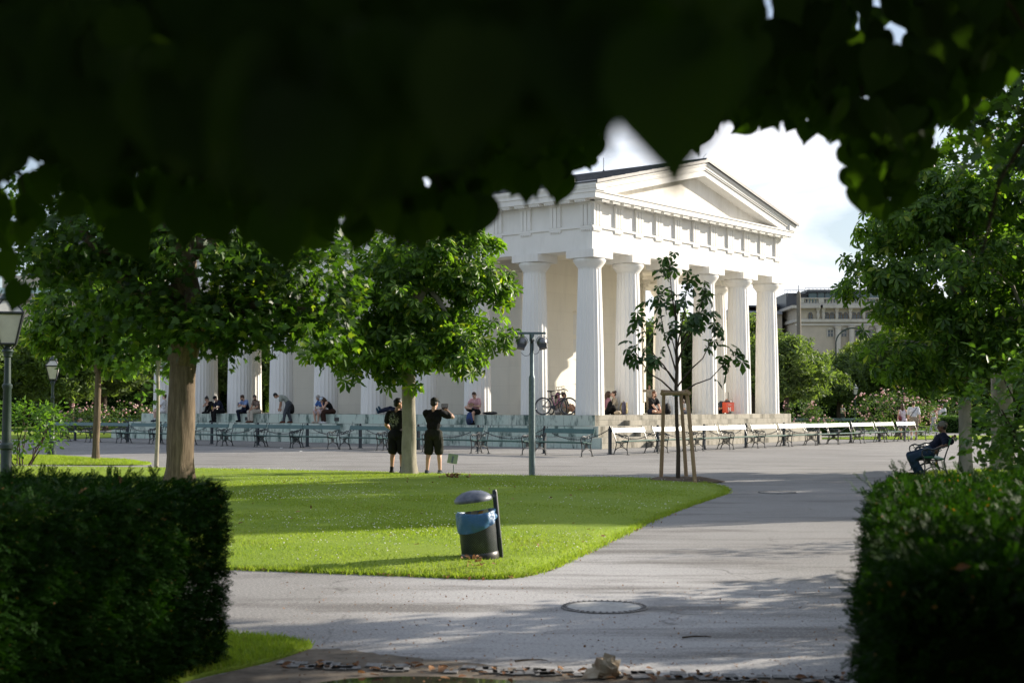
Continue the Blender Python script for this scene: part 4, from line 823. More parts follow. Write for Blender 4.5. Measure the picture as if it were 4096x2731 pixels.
# far rows, seen from behind
for i,px in enumerate((205,330,452,545)):
    c=gx(px,92-i*1.5); dup(LBENCH,(c.x,c.y,0),R(180-38),'distant dark bench by the rose bed, %s from the left'%ordn[i],'distant benches by the rose bed')
for i,px in enumerate((3195,3290,3380)):
    c=gx(px,86); dup(RBENCH,(c.x,c.y,0),R(180),'distant bench beyond the sunlit row, %s from the temple'%ordn[i],'distant benches right of the temple')
# foreground pair of benches with the sitting man
GB=bench_proto('park_bench',M['greenpaint'],'bright green bench under the chestnut, with the capped man sitting on it')
pb=G(3700,1900); az=R(12); dirv=Vector((math.sin(az),math.cos(az),0)); 
GBROT=math.atan2(-dirv.y,-dirv.x)   # front faces to the left of the picture
GBPOS=gx(3690,30.6)+dirv*.95
GB.location=GBPOS; GB.rotation_euler=(0,0,GBROT)
dup(GB,GBPOS+dirv*2.05,GBROT,'bright green empty bench standing beyond the seated man, behind the tree trunk')
# posts and chains
def post_proto():
    t=thing('chain_post','x','post'); b=MB(); b.box(-.045,.045,-.045,.045,0,.80); b.box(-.075,.075,-.075,.075,0,.02,bottom=False); b.build('post_shaft',M['postiron'],t)
    b=MB(); b.lathe([(.05,.80),(.07,.82),(.07,.84),(.035,.86),(.045,.885),(.03,.92),(.001,.93)],8); b.tube([(-.07,0,.835),(.07,0,.835)],.018,6); b.build('post_cap',M['iron'],t,smooth=40); return t
PP=post_proto()
lpx=[(300,1763),(510,1765.7),(640,1770),(847,1775),(1031,1780.3),(1229,1787),(1441,1792),(1673,1798),(1913,1805),(2178,1813)]
rpx=[(2439,1817.7),(2630.5,1800.7),(2815,1788.8),(2982,1783.7),(3134,1777),(3272,1771.8),(3401,1766.7),(3515,1762),(3616,1760)]
lf=np.polyfit([p[0] for p in lpx],[p[1] for p in lpx],2); rf=np.polyfit([p[0] for p in rpx],[p[1] for p in rpx],3)
def on_line(px):
    r=(px-CX)/F; L_0=[RLINE[0]-(RLINE[1]-RLINE[0])*3]+RLINE+[RLINE[-1]+(RLINE[-1]-RLINE[-2])*3]
    for a,c in zip(L_0[:-1],L_0[1:]):
        d=c-a; t=(r*a.y-a.x)/(d.x-r*d.y)
        if 0<=t<=1: return a+d*t
    return L_0[-1]
posts=[G(p,np.polyval(lf,p)) for p,_ in lpx]+[on_line(p) for p,_ in rpx]
nl=len(lpx)
for i,p in enumerate(posts):
    lab=('dark post behind the shaded bench row, %s from its left end'%ordn[i]) if i<nl else ('dark post behind the sunlit bench row, %s from the temple corner'%ordn[i-nl])
    d=(posts[min(i+1,len(posts)-1)]-posts[max(i-1,0)]); rz=math.atan2(d.y,d.x)
    if i==0: PP.location=p; PP.rotation_euler=(0,0,rz); PP['label']=lab; PP['group']='posts that carry the chains'
    else: dup(PP,p,rz,lab,'posts that carry the chains')
for i in range(len(posts)-1):
    a=posts[i]+Vector((0,0,.83)); c=posts[i+1]+Vector((0,0,.83)); n=70; sag=.36
    pts=[];rad=[]
    for k in range(n+1):
        t=k/n; p=a.lerp(c,t); p.z-=sag*(1-(2*t-1)**2); pts.append(p-a); rad.append(.021 if k%2 else .009)
    b=MB(); b.tube(pts,rad,5); o=b.build('hanging_chain',M['iron']); o.location=a
    lab='iron chain between posts of the shaded row, %s span from its left end'%ordn[i] if i<nl-1 else ('iron chain spanning the temple corner between the two bench rows' if i==nl-1 else 'iron chain between posts of the sunlit row, %s span from the temple corner'%ordn[i-nl])
    tag(o,lab,'chain','chains between the posts')
# ---------------------------------------------------------------- lanterns
def lantern_proto(label):
    t=thing('lantern_post',label,'lamp'); b=MB()
    b.lathe([(.15,0),(.15,.14),(.12,.16),(.115,.42),(.13,.44),(.10,.48),(.078,.52),(.075,.95),(.095,.97),(.095,1.02),(.065,1.05),(.055,1.8),(.07,1.82),(.07,1.86),(.048,1.88),(.042,2.24),(.06,2.26),(.06,2.3),(.085,2.33),(.05,2.38),(.05,2.42)],14)
    b.build('lamp_post',M['lgreen'],t,smooth=40)
    z0,z1,r0,r1=2.43,2.86,.145,.275; b=MB(); n=4; q=lambda r,i:(r*math.cos(PI/4+i*PI/2),r*math.sin(PI/4+i*PI/2))
    for i in range(4):
        a0=q(r0,i);a1=q(r1,i);b0=q(r0,i+1);b1=q(r1,i+1)
        b.tube([(*a0,z0),(*a1,z1)],.016,5); b.tube([(*a0,z0),(*b0,z0)],.016,5); b.tube([(*a1,z1),(*b1,z1)],.022,5)
        b.tube([(*q(r1+.02,i),z1+.01),(*q(.11,i),3.05)],.014,5)
        b.tube([(*a0,z0),(0.03*math.cos(PI/4+i*PI/2),.03*math.sin(PI/4+i*PI/2),2.34)],.012,5)
    b.build('lantern_frame',M['iron'],t)
    b=MB(); r=lambda k:[q(k,i) for i in range(4)]
    vs=[(*p,z0) for p in r(r0-.006)]+[(*p,z1) for p in r(r1-.006)]; b.add(vs,[(i,(i+1)%4,4+(i+1)%4,4+i) for i in range(4)]+[(3,2,1,0)]); b.build('lantern_glass',M['glass'],t)
    b=MB(); vs=[(*p,z1+.012) for p in r(r1+.015)]+[(*p,3.05) for p in r(.105)]; b.add(vs,[(i,(i+1)%4,4+(i+1)%4,4+i) for i in range(4)]); rf=b.build('lantern_roof',M['glass'],t)
    b=MB(); b.lathe([(.125,3.05),(.13,3.07),(.10,3.10),(.09,3.13),(.04,3.16),(.03,3.19),(.05,3.21),(.03,3.25),(.001,3.27)],10); b.build('finial',M['lgreen'],rf,smooth=40)
    return t
LPOST=lantern_proto('green lantern post cut by the left edge, nearest and largest of the lanterns')
LPOST.location=gx(30,19.6); LPOST.rotation_euler=(0,0,R(18))
for px,D,lab,rz in ((212,44.8,'slim lantern post standing at the edge of the small lawn strip',10),(533,112,'small distant lantern above the rose bed left of the temple',30),(3419,100,'distant lantern rising from the big pink rose bush',5),(3741,128,'distant lantern half hidden behind the chestnut right of the rose bush',25)):
    p=gx(px,D); dup(LPOST,(p.x,p.y,0),R(rz),lab,'lantern posts in the park')
LPOST['group']='lantern posts in the park'
# curved street lamp far right
p=gx(3345,120); t=thing('street_lamp','tall street lamp with a curved arm in front of the far palace','lamp',(p.x,p.y,0)); b=MB()
arc=[(0,0,0),(0,0,7.0)]+[(1.5-1.5*math.cos(a),0,7.0+1.35*math.sin(a)) for a in np.linspace(.15,PI*.93,14)]
b.tube(arc,[.09]+[.06]*(len(arc)-1),8); b.build('curved_pole',M['lgreen'],t,smooth=40); e=Vector(arc[-1]); b=MB(); b.lathe([(.06,.25),(.09,.1),(.33,-.22),(.36,-.36)][::-1],14,c=e); k=b.build('lamp_hood',M['lgreen'],t,smooth=40); b=MB(); b.ell(e+Vector((0,0,-.36)),(.28,.28,.2)); b.build('bulb_glass',M['glass'],t,smooth=60)
# ---------------------------------------------------------------- floodlight pole
p=G(2128,1905); t=thing('floodlight_pole','grey galvanised pole carrying two hanging floodlights on a crossbar','lamp',p)
b=MB(); b.lathe([(.072,0),(.070,2.18),(.066,2.22),(.046,2.27),(.044,3.17)],20); b.build('pole',M['gal'],t,smooth=40)
b=MB(); b.box(-.31,.31,-.03,.03,3.175,3.225); b.lathe([(.055,3.02),(.055,3.174)],16); b.build('crossbar',M['gal'],t)
b=MB(); b.ell((0.0,-.06,3.03),(.03,.03,.06)); b.tube([(-.02,-.05,2.98),(-.03,-.06,2.78),(-.07,-.06,2.70),(-.16,-.05,2.69),(-.24,-.03,2.76)],.006,5); b.tube([(.02,-.05,2.98),(.03,-.06,2.76),(.07,-.06,2.72),(.14,-.05,2.76),(.18,-.03,2.85)],.006,5); b.build('cable',M['lampdark'],t)
for sx,tl in ((-1,28),(1,-28)):
    c=Vector((sx*.225,0,2.99)); Mx=Matrix.Rotation(R(tl*.4),3,'Y')@Matrix.Rotation(R(-14),3,'X'); b=MB()
    b.tube([c+Vector((0,-.0,.19))]+[c+Vector((.135*math.sin(a),0,.135*math.cos(a)+.01)) for a in np.linspace(0,PI*.55,9)],.008,5)
    b.tube([c+Vector((0,-.0,.19))]+[c+Vector((-.135*math.sin(a),0,.135*math.cos(a)+.01)) for a in np.linspace(0,PI*.55,9)],.008,5); b.build('hanger',M['gal'],t)
    b=MB(); b.lathe([(.001,.125),(.05,.115),(.09,.085),(.115,.04),(.12,0),(.115,-.04),(.10,-.075)],16,c=c,M=Mx,cap=False); h=b.build('floodlight_housing',M['lampgrey'],t,smooth=50)
    b=MB(); b.box(-.085,.085,-.12,.05,-.155,-.06,M=Matrix.Translation(c)@Mx.to_4x4()); b.build('lamp_visor',M['lampdark'],h)
# ---------------------------------------------------------------- litter bin
def binmat():
    m,nt,out=newmat('perforated_grey_metal'); tc=nt.nodes.new('ShaderNodeTexCoord'); sx=nt.nodes.new('ShaderNodeSeparateXYZ'); nt.links.new(tc.outputs['Object'],sx.inputs[0])
    at2=nt.nodes.new('ShaderNodeMath'); at2.operation='ARCTAN2'; nt.links.new(sx.outputs[1],at2.inputs[0]); nt.links.new(sx.outputs[0],at2.inputs[1])
    cb=nt.nodes.new('ShaderNodeCombineXYZ'); ml=nt.nodes.new('ShaderNodeMath'); ml.operation='MULTIPLY'; ml.inputs[1].default_value=.185; nt.links.new(at2.outputs[0],ml.inputs[0])
    nt.links.new(ml.outputs[0],cb.inputs[0]); nt.links.new(sx.outputs[2],cb.inputs[1])
    mp=nt.nodes.new('ShaderNodeMapping'); mp.inputs['Rotation'].default_value=(0,0,PI/4); mp.inputs['Scale'].default_value=(60,60,60); nt.links.new(cb.outputs[0],mp.inputs[0])
    fr=nt.nodes.new('ShaderNodeVectorMath'); fr.operation='FRACTION'; nt.links.new(mp.outputs[0],fr.inputs[0]); sb=nt.nodes.new('ShaderNodeVectorMath'); sb.operation='SUBTRACT'; sb.inputs[1].default_value=(.5,.5,0); nt.links.new(fr.outputs[0],sb.inputs[0])
    s2=nt.nodes.new('ShaderNodeSeparateXYZ'); nt.links.new(sb.outputs[0],s2.inputs[0]); c2=nt.nodes.new('ShaderNodeCombineXYZ'); nt.links.new(s2.outputs[0],c2.inputs[0]); nt.links.new(s2.outputs[1],c2.inputs[1])
    ln=nt.nodes.new('ShaderNodeVectorMath'); ln.operation='LENGTH'; nt.links.new(c2.outputs[0],ln.inputs[0])
    f=ramp(nt,ln.outputs['Value'],[(.28,1.),(.34,0.)]); w=tex(nt,9,5)
    c=mixc(nt,f,mixc(nt,ramp(nt,w,[(.5,0.),(.7,.6)]),(.045,.055,.065),(.13,.14,.145)),(.006,.007,.008)); bsdf(nt,out,c,.5,.4,.2); return m
p=G(1922,2250); t=thing('litter_bin','perforated grey litter bin with blue bag and domed lid leaning on the lawn','bin',(p.x,p.y,.02)); t.rotation_euler=(R(1),R(-5.5),0)
b=MB(); b.lathe([(.165,.035),(.182,.06),(.185,.46),(.178,.46),(.17,.08),(.001,.075)],40,cap=False); body=b.build('basket',binmat(),t,smooth=40)
b=MB(); b.lathe([(.150,.01),(.188,.015),(.192,.05),(.187,.085),(.183,.09)],40,cap=True); b.build('base_ring',M['lampdark'],body,smooth=40)
bag=MB(); n=56; rows=[]
prof=[(.150,.32),(.168,.42),(.176,.475),(.186,.492),(.196,.485),(.200,.44),(.201,.41),(.200,.385),(.195,.365)]
for k,(r,z) in enumerate(prof):
    for j in range(n):
        an=2*PI*j/n; fold=.006*math.sin(an*9+k*.9)+.016*mnoise.noise((math.cos(an)*3,math.sin(an)*3,k*.7))+.010*mnoise.noise((math.cos(an)*8,math.sin(an)*8,k*1.3))
        low=.5+.5*math.cos(an-PI*1.12); drop=0 if k<4 else (k-3)/5*(.115*low-.03); zz=z-drop+(.012*math.sin(an*2+1) if k>1 else 0)
        if k>4 and z-drop<.1: pass
        rr=r+fold*(1 if k>2 else .5); rows.append((rr*math.cos(an),rr*math.sin(an),zz))
bag.add(rows,[(i*n+j,i*n+(j+1)%n,(i+1)*n+(j+1)%n,(i+1)*n+j) for i in range(len(prof)-1) for j in range(n)])
m,nt,out=newmat('blue_bin_bag'); tb=tex(nt,30,4,.6,stretch=(1,1,2.5)); pbb=bsdf(nt,out,(.03,.12,.26),.30,.5,bump=tb,bstr=.5,bdist=.015)
bag.build('bin_bag',m,t,smooth=60)
b=MB(); b.lathe([(.168,.40),(.001,.43)],24,cap=False); b.build('bag_inside',pm('dark_bag_inside',(.02,.05,.08),None,10,.5),t)
for i,(x,y,z,c,s) in enumerate([(-.02,-.02,.455,(.45,.33,.20),.07),(.05,-.04,.455,(.50,.24,.03),.06),(.10,-.06,.475,(.62,.56,.30),.05),(-.09,.02,.455,(.20,.16,.08),.06),(-.12,-.06,.455,(.75,.74,.7),.04)]):
    k=MB(); k.add([(-s,0,-s*.5),(s*.6,-.02,-s*.6),(s*.5,.02,s*.7),(-s*.3,.03,s*.6)],[(0,1,2,3)]); k.add([(-s,.03,-s*.5),(s*.6,.05,-s*.6),(s*.2,.02,s*.4)],[(0,1,2)])
    o=k.build('rubbish_scrap',pm('rubbish_%d'%i,c,None,15,.7),t); o.location=(x,y,z)
b=MB(); b.tube([(.205,.05,-.02),(.205,.05,.66),(.203,.05,.685)],[.026,.026,.02],14); b.cbox((.21,.05,.12),(.03,.09,.18)); b.build('bin_pole',M['postiron'],t,smooth=40)
b=MB(); b.lathe([(.186,.0),(.192,.012),(.188,.034),(.16,.066),(.10,.098),(.04,.110),(.001,.112)],36,c=(-.015,0,.592),M=Matrix.Rotation(R(-2),3,'Y')); b.cbox((.18,.04,.63),(.06,.04,.03)); b.build('domed_lid',pm('dusty_lid_metal',(.04,.055,.085),(.15,.165,.20),9,.42,.5,.3),t,smooth=50)
# ---------------------------------------------------------------- small sign
p=G(1815,1897); t=thing('lawn_sign','small tilted sign on a metal peg beside the man with the camera','sign',p)
b=MB(); b.tube([(0,0,0),(-.005,0,.22)],.011,8); b.cbox((0,0,.02),(.09,.03,.025)); b.build('sign_peg',M['gal'],t)
Mx=Matrix.Translation((-.025,.02,.36))@Matrix.Rotation(R(9),4,'Y')@Matrix.Rotation(R(-38),4,'X')
b=MB(); b.box(-.115,.115,-.006,.006,-.13,.13,M=Mx); b.build('sign_plate',pm('sign_green_back',(.26,.36,.20),(.30,.38,.24),4,.5),t); b=MB(); b.box(-.02,.02,-.014,-.007,-.13,.06,M=Mx); b.build('sign_rib',M['gal'],t)
# ---------------------------------------------------------------- bicycles
def bike(name,label,M4,frame,dark=False,basket=False):
    t=thing(name,label,'bicycle'); t.matrix_world=M4; WR=.345
    for wx in (-.52,.53):
        w=MB(); w.tube([(wx+WR*.955*math.cos(a),0,WR+WR*.955*math.sin(a)) for a in np.linspace(0,2*PI,33)],.024,7,cap=False); wo=w.build('tyre',M['lampdark'],t,smooth=60)
        w=MB(); w.tube([(wx+WR*.87*math.cos(a),0,WR+WR*.87*math.sin(a)) for a in np.linspace(0,2*PI,33)],.011,5,cap=False)
        for i in range(12):
            a=2*PI*i/12; w.tube([(wx,0.02*(-1)**i,WR),(wx+WR*.87*math.cos(a),0,WR+WR*.87*math.sin(a))],.0025,3)
        w.tube([(wx,-.05,WR),(wx,.05,WR)],.022,7); w.build('wheel_rim',M['lampgrey'],wo)
    b=MB(); bb=(-.08,0,.30); st=(-.22,0,.80); hd=(.36,0,.86); hl=(.40,0,.72)
    b.tube([bb,st],.017,7); b.tube([(-.20,0,.74),hd],.018,7); b.tube([bb,hl],.021,7); b.tube([hl,hd],.022,7)
    for s in (-.05,.05): b.tube([bb,(-.52,s,WR)],.011,6); b.tube([(-.2,0,.72),(-.52,s,WR)],.009,6); b.tube([(.42,s,.68),(.53,s,WR)],.016,6)
    b.build('bike_frame',frame,t,smooth=50)
    b=MB(); b.tube([(.36,0,.84),(.345,0,.99)],.014,6); b.tube([(.33,0,.98),(.40,0,1.0)],.014,6); b.tube([(.36,-.31,.99),(.40,-.12,1.0),(.40,.12,1.0),(.36,.31,.99)],.013,6); b.tube([(.37,-.31,.99),(.375,-.19,1.0)],.018,6); b.tube([(.37,.31,.99),(.375,.19,1.0)],.018,6); b.build('handlebar',M['lampdark'],t,smooth=50)
    b=MB(); b.ell((-.27,0,.94),(.14,.07,.03)); b.tube([(-.22,0,.78),(-.255,0,.93)],.013,6); b.build('saddle',M['lampdark'],t,smooth=60)
    b=MB(); b.lathe([(.085,-.008),(.085,.008)],18,c=(-.08,-.04,.30),M=Matrix.Rotation(PI/2,3,'X')); b.tube([(-.08,-.05,.30),(.06,-.05,.20)],.011,5); b.cbox((.07,-.09,.20),(.09,.07,.02)); b.build('chainset',M['iron'],t)
    if basket:
        b=MB(); 
        for k in range(8):
            a=2*PI*k/8; b.tube([(.55+.10*math.cos(a),.12*math.sin(a),.86),(.56+.16*math.cos(a),.18*math.sin(a),1.12)],.006,4)
        for r,z in ((1.,.86),(1.3,.99),(1.6,1.12)): b.tube([(.555+.10*r*math.cos(a),.115*r*math.sin(a),z) for a in np.linspace(0,2*PI,17)],.006,4)
        b.build('wire_basket',M['lampgrey'],t)
    return t
yb=t_at_px(2215,'left',.05)
q=T(.35,yb-.9,SZ)
def upright(loc,rz,lean=0): return Matrix.Translation(loc)@Matrix.Rotation(rz,4,'Z')@Matrix.Rotation(R(lean),4,'X')
yc=t_at_px(2208,'left',-.2)
bike('bicycle','dark mountain bike with thick tyres leaning beside the second column',upright(T(-.18,yc-.15,SZ),TROT+PI/2+R(200),-8),M['lampdark'])
bike('bicycle','pink bike with a wire basket leaning behind the dark mountain bike',upright(T(.62,t_at_px(2232,'left',.6)+.05,SZ),TROT+PI/2+R(155),9),pm('pink_bike_paint',(.50,.16,.34),None,5,.35),basket=True)
# ---------------------------------------------------------------- bags
def backpack(name,label,loc,rz,col,col2=None,h=.48,stripe=None,tilt=0,scale=1.):
    t=thing(name,label,'backpack',loc,rz); t.rotation_euler=(R(tilt),0,rz); t.scale=(scale,)*3
    cm=pm(name+'_fabric',col,tuple(x*.6 for x in col),14,.7,.3); c2=pm(name+'_trim',col2 or tuple(x*.5 for x in col),None,14,.7,.3)
    b=MB(); nu,nv=18,12; vs=[]
    for i in range(nv+1):
        z=h*i/nv; f=(1-abs(2*i/nv-1)**4)**.5 if 0<i<nv else .55; f=max(f,.6); sh=1.-.18*(z/h)**2
        for j in range(nu):
            a=2*PI*j/nu; cx=abs(math.cos(a))**.6*math.copysign(1,math.cos(a)); sy=abs(math.sin(a))**.6*math.copysign(1,math.sin(a)); vs.append((.155*cx*f*sh*(1+.03*random.random()),.10*sy*f*sh,z))
    b.add(vs,[(i*nu+j,i*nu+(j+1)%nu,(i+1)*nu+(j+1)%nu,(i+1)*nu+j) for i in range(nv) for j in range(nu)]+[tuple(range(nu-1,-1,-1)),tuple(nv*nu+j for j in range(nu))]); b.build('bag_body',cm,t,smooth=70)
    b=MB(); b.ell((0,-.095,h*.30),(.115,.055,h*.24)); b.build('front_pocket',c2,t,smooth=60)
    b=MB(); b.tube([(-.03,.02,h-.02),(-.02,.02,h+.05),(.02,.02,h+.05),(.03,.02,h-.02)],.009,5)
    for s in (-1,1): b.tube([(s*.07,.09,h*.93),(s*.09,.15,h*.6),(s*.10,.13,h*.3),(s*.12,.08,h*.08)],.014,5)
    b.build('shoulder_strap',c2,t)
    if stripe:
        b=MB(); 
        for s in (-.10,-.04,.045,.10): b.cbox((s,-.108,h*.55),(.03,.02,h*.8))
        b.build('stripe_panel',pm(name+'_stripe',stripe,None,9,.7),t)
    return t
BAGS=[]
def L_(px,off,z=SZ,dx=0): return T(off,t_at_px(px,'left',off),z)
def Fr(px,off,z=SZ): return T(t_at_px(px,'front',off),off,z)
backpack('backpack','blue backpack on the step beside the man in the striped shirt',L_(1880,-1.02,2*st),TROT-PI/2+R(15),(.035,.07,.20),(.02,.03,.07),.50)
backpack('backpack','black backpack standing on the base behind the bending man',L_(1165,-.35),TROT-PI/2+R(30),(.012,.012,.014),None,.46)
backpack('backpack','striped woven backpack beside the two women on the front porch',Fr(2496,-.45),TROT+R(25),(.10,.09,.13),(.30,.24,.10),.52,(.45,.36,.16))
backpack('backpack','shiny black backpack behind the staked young tree, next to the bearded man',Fr(2670,-.35),TROT+R(-15),(.012,.012,.014),None,.45)
k=MB(); k.ell((0,0,.06),(.38,.15,.07),nu=18,nv=8); k.v=[tuple(Vector(v)*(1+.25*mnoise.noise(Vector(v)*9))) for v in k.v]
o=k.build('black_jacket',M['lampdark'],smooth=60); o.location=L_(1960,-.45); o.rotation_euler=(0,0,TROT+PI/2); tag(o,'crumpled black jacket lying right of the man in the striped shirt','jacket')
k=MB(); k.ell((0,0,.08),(.14,.1,.09),nu=14,nv=8); k.v=[tuple(Vector(v)*(1+.2*mnoise.noise(Vector(v)*12))) for v in k.v]
o=k.build('cloth_bag',pm('beige_cloth',(.42,.34,.24),(.33,.26,.18),12,.9),smooth=60); o.location=Fr(2470,-.5); tag(o,'crumpled beige cloth bag in front of the striped woven backpack','bag')
# red trolley bag with N
p=Fr(2912,-.25); t=thing('trolley_bag','orange red trolley bag marked N with its pull handle up','bag',p,TROT+R(-20))
red=pm('orange_red_fabric',(.62,.085,.035),(.52,.06,.03),6,.6); b=MB(); b.box(-.22,.22,-.14,.14,.05,.52); b.build('bag_body',red,t)
b=MB()
for x0,x1,z0,z1 in ((-.13,-.10,.13,.30),(-.01,.02,.13,.30)): b.box(x0,x1,-.147,-.1405,z0,z1)
b.prism([(-.13,.30),(-.095,.30),(.02,.13),(-.015,.13)],'y',-.1475,-.141); b.box(-.13,.08,-.147,-.141,.085,.10)
b.box(-.14,.05,-.147,-.141,.40,.415)
b.build('letter_mark',M['clover'],t)
b=MB(); b.tube([(-.08,.10,.5),(-.08,.10,.96),(.10,.10,.96),(.10,.10,.5)],.012,6); b.build('pull_handle',M['lampdark'],t)
b=MB()
for s in (-.19,.19): b.lathe([(.06,-.02),(.06,.02)],12,c=(s,.12,.06),M=Matrix.Rotation(PI/2,3,'Y'))
b.build('wheel',M['lampdark'],t); b=MB(); b.ell((.0,0,.54),(.18,.12,.07)); b.build('bundle_top',M['lampdark'],t,smooth=60)
# small black luggage in front of the red bag
k=MB(); k.box(-.13,.13,-.07,.07,.01,.10); k.box(-.10,.10,-.05,.05,.10,.13); o=k.build('camera_case',M['lampdark']); o.location=Fr(2925,-.6); o.rotation_euler=(0,0,TROT); tag(o,'small black case lying in front of the orange red trolley bag','case')
# ---------------------------------------------------------------- leaf templates (x width, y length, z normal)
def compound(k=6,L=1.,w=.30,spread=115,droop=.18,seed=0):
    rnd=random.Random(seed); V=[];Fc=[]
    for i in range(k):
        a=R(-spread+2*spread*i/(k-1)); l=L*(1-.38*abs(2*i/(k-1)-1))*(.92+.16*rnd.random()); c,s=math.cos(a),math.sin(a); o=len(V); d=droop*(.6+.8*rnd.random())
        for (x,y,z) in ((0,.04,0),(-w*.30,.40,.05-d*.25),(-w*.5,.72,.06-d*.7),(0,1.,-d*1.5),(w*.5,.72,.06-d*.7),(w*.30,.40,.05-d*.25)):
            x*=l;y*=l; V.append((x*c+y*s,-x*s+y*c,z*l))
        Fc+=[(o,o+3,o+2,o+1),(o,o+5,o+4,o+3)]
    return V,Fc
CHEST=compound(6,w=.38,seed=1); CHEST5=compound(5,w=.46,spread=95,seed=2)
def maple_leaf():
    h=[(.0,.02),(.18,-.12),(.20,.07),(.52,.06),(.36,.22),(.66,.46),(.34,.42),(.30,.58),(.15,.46),(.22,.76),(.09,.74),(0,1.04)]
    V=[];Fc=[]
    n=len(h)
    V+= [(0,y,0) if x==0 else (x,y,.10*x-.12*y*y*.3) for x,y in h]; V+=[(-x,y,.10*x-.12*y*y*.3) for x,y in h[1:-1]]
    Fc.append(tuple(range(n))); Fc.append((0,n-1)+tuple(range(n+n-3,n-1,-1)))
    return V,Fc
MAPLE=maple_leaf()
def heart_leaf(fold=.10,curl=.12):
    h=[(0,.06),(.10,-.02),(.26,.02),(.38,.14),(.44,.30),(.42,.46),(.34,.62),(.20,.78),(.09,.90),(0,1.08)]; n=len(h); V=[]
    z=lambda x,y: fold*abs(x)*1.2-curl*y*y
    V+=[(x,y,z(x,y)) for x,y in h]+[(-x,y,z(x,y)) for x,y in h[1:-1]]
    return V,[tuple(range(n)),(0,n-1)+tuple(range(2*n-3,n-1,-1))]
HEART=heart_leaf()
OVAL=([(0,0,0),(-.24,.35,.06),(-.18,.72,.02),(0,1,-.08),(.18,.72,.02),(.24,.35,.06)],[(0,3,2,1),(0,5,4,3)])
def tuft(k,seed,w=.5):
    rnd=random.Random(seed); V=[];Fc=[]
    for i in range(k):
        a=rnd.uniform(0,2*PI); e=rnd.uniform(-.5,.8); d=Vector((math.cos(a)*math.cos(e),math.sin(a)*math.cos(e),math.sin(e))); s=d.orthogonal().normalized(); s=Quaternion(d,rnd.uniform(0,6))@s
        o0=d*rnd.uniform(.0,.35); l=rnd.uniform(.5,1.); n=len(V); up=d.cross(s)*.08
        V+=[tuple(o0),tuple(o0+d*l*.5+s*w*.3*l+up),tuple(o0+d*l),tuple(o0+d*l*.5-s*w*.3*l+up)]; Fc+=[(n,n+1,n+2),(n,n+2,n+3)]
    return V,Fc
TUFT=tuft(5,3); TUFT2=tuft(6,5,.6)
def sprig(k=13):
    V=[];Fc=[]
    rnd=random.Random(4)
    for i in range(k):
        y=.05+.9*i/k; s=1 if i%2 else -1; l=.26*(1-.45*y)+.04; z=rnd.uniform(-.08,.08); n=len(V); w=.055
        V+=[(0,y,0),(s*l*.5-w*s*.2,y+l*.32+w,z*.6),(s*l,y+l*.55,z),(s*l*.5+w*s,y+l*.32-w,z*.6)]; Fc.append((n,n+1,n+2,n+3) if s<0 else (n+3,n+2,n+1,n))
    n=len(V); V+=[(-.012,0,0),(.012,0,0),(0,1.05,0)]; Fc.append((n,n+1,n+2)); return V,Fc
SPRIG=sprig()
def unit(n):
    v=RNG.normal(0,1,(n,3)); return v/np.linalg.norm(v,axis=1,keepdims=True)
def crown_points(ells,nc,per,cr,shell=.55,lump=.25,seed=0):
    """clumps spread through one or more ellipsoids -> leaf positions and outward directions"""
    w=np.array([e[1][0]*e[1][1]*e[1][2] for e in ells]); w=(w**.75)/np.sum(w**.75); P=[];O=[]
    for e,k in zip(ells,w):
        m=max(1,int(nc*k)); c=np.array(e[0]); r=np.array(e[1]); d=unit(m); f=shell+(1-shell)*RNG.random(m)**.7
        lm=np.array([1+lump*mnoise.noise(Vector(tuple(x*1.9+seed))) for x in d]); cc=c+d*r*(f*lm)[:,None]
        q=np.repeat(cc,per,0)+unit(m*per)*(RNG.random((m*per,1))**.5)*cr*np.array([1.15,1.15,.8])*np.repeat(RNG.uniform(.6,1.3,(m,1)),per,0)
        P.append(q); O.append((q-c)/r)
    P=np.concatenate(P); O=np.concatenate(O); O/=np.maximum(np.linalg.norm(O,axis=1,keepdims=True),1e-6); return P,O
def leaves(name,ells,nc,per,cr,tpl,s0,s1,mat,parent,droop=.5,shell=.5,lump=.25,seed=0,flat=.8,cut=None):
    P,O=crown_points(ells,nc,per,cr,shell,lump,seed)
    if cut is not None: k=cut(P); P,O=P[k],O[k]
    n=len(P); t=O*.7+RNG.normal(0,.55,(n,3)); t[:,2]=t[:,2]*.6-droop; nr=O*.6+RNG.normal(0,.45,(n,3)); nr[:,2]+=flat*.75
    return scatter_mesh(name,tpl[0],tpl[1],P,t,nr,RNG.uniform(s0,s1,n),mat,parent)
def limb(b,p0,p1,r0,r1,wob=.12,n=6,seed=0,k=7):
    p0=Vector(p0);p1=Vector(p1); rnd=random.Random(seed); L=(p1-p0).length; pts=[];rr=[]
    for i in range(k):
        t=i/(k-1); q=p0.lerp(p1,t); j=math.sin(PI*t)*wob*L
        q+=Vector((rnd.uniform(-1,1),rnd.uniform(-1,1),rnd.uniform(-.3,.8)))*j*.5; pts.append(q); rr.append(r0+(r1-r0)*t)
    b.tube(pts,rr,n); return pts
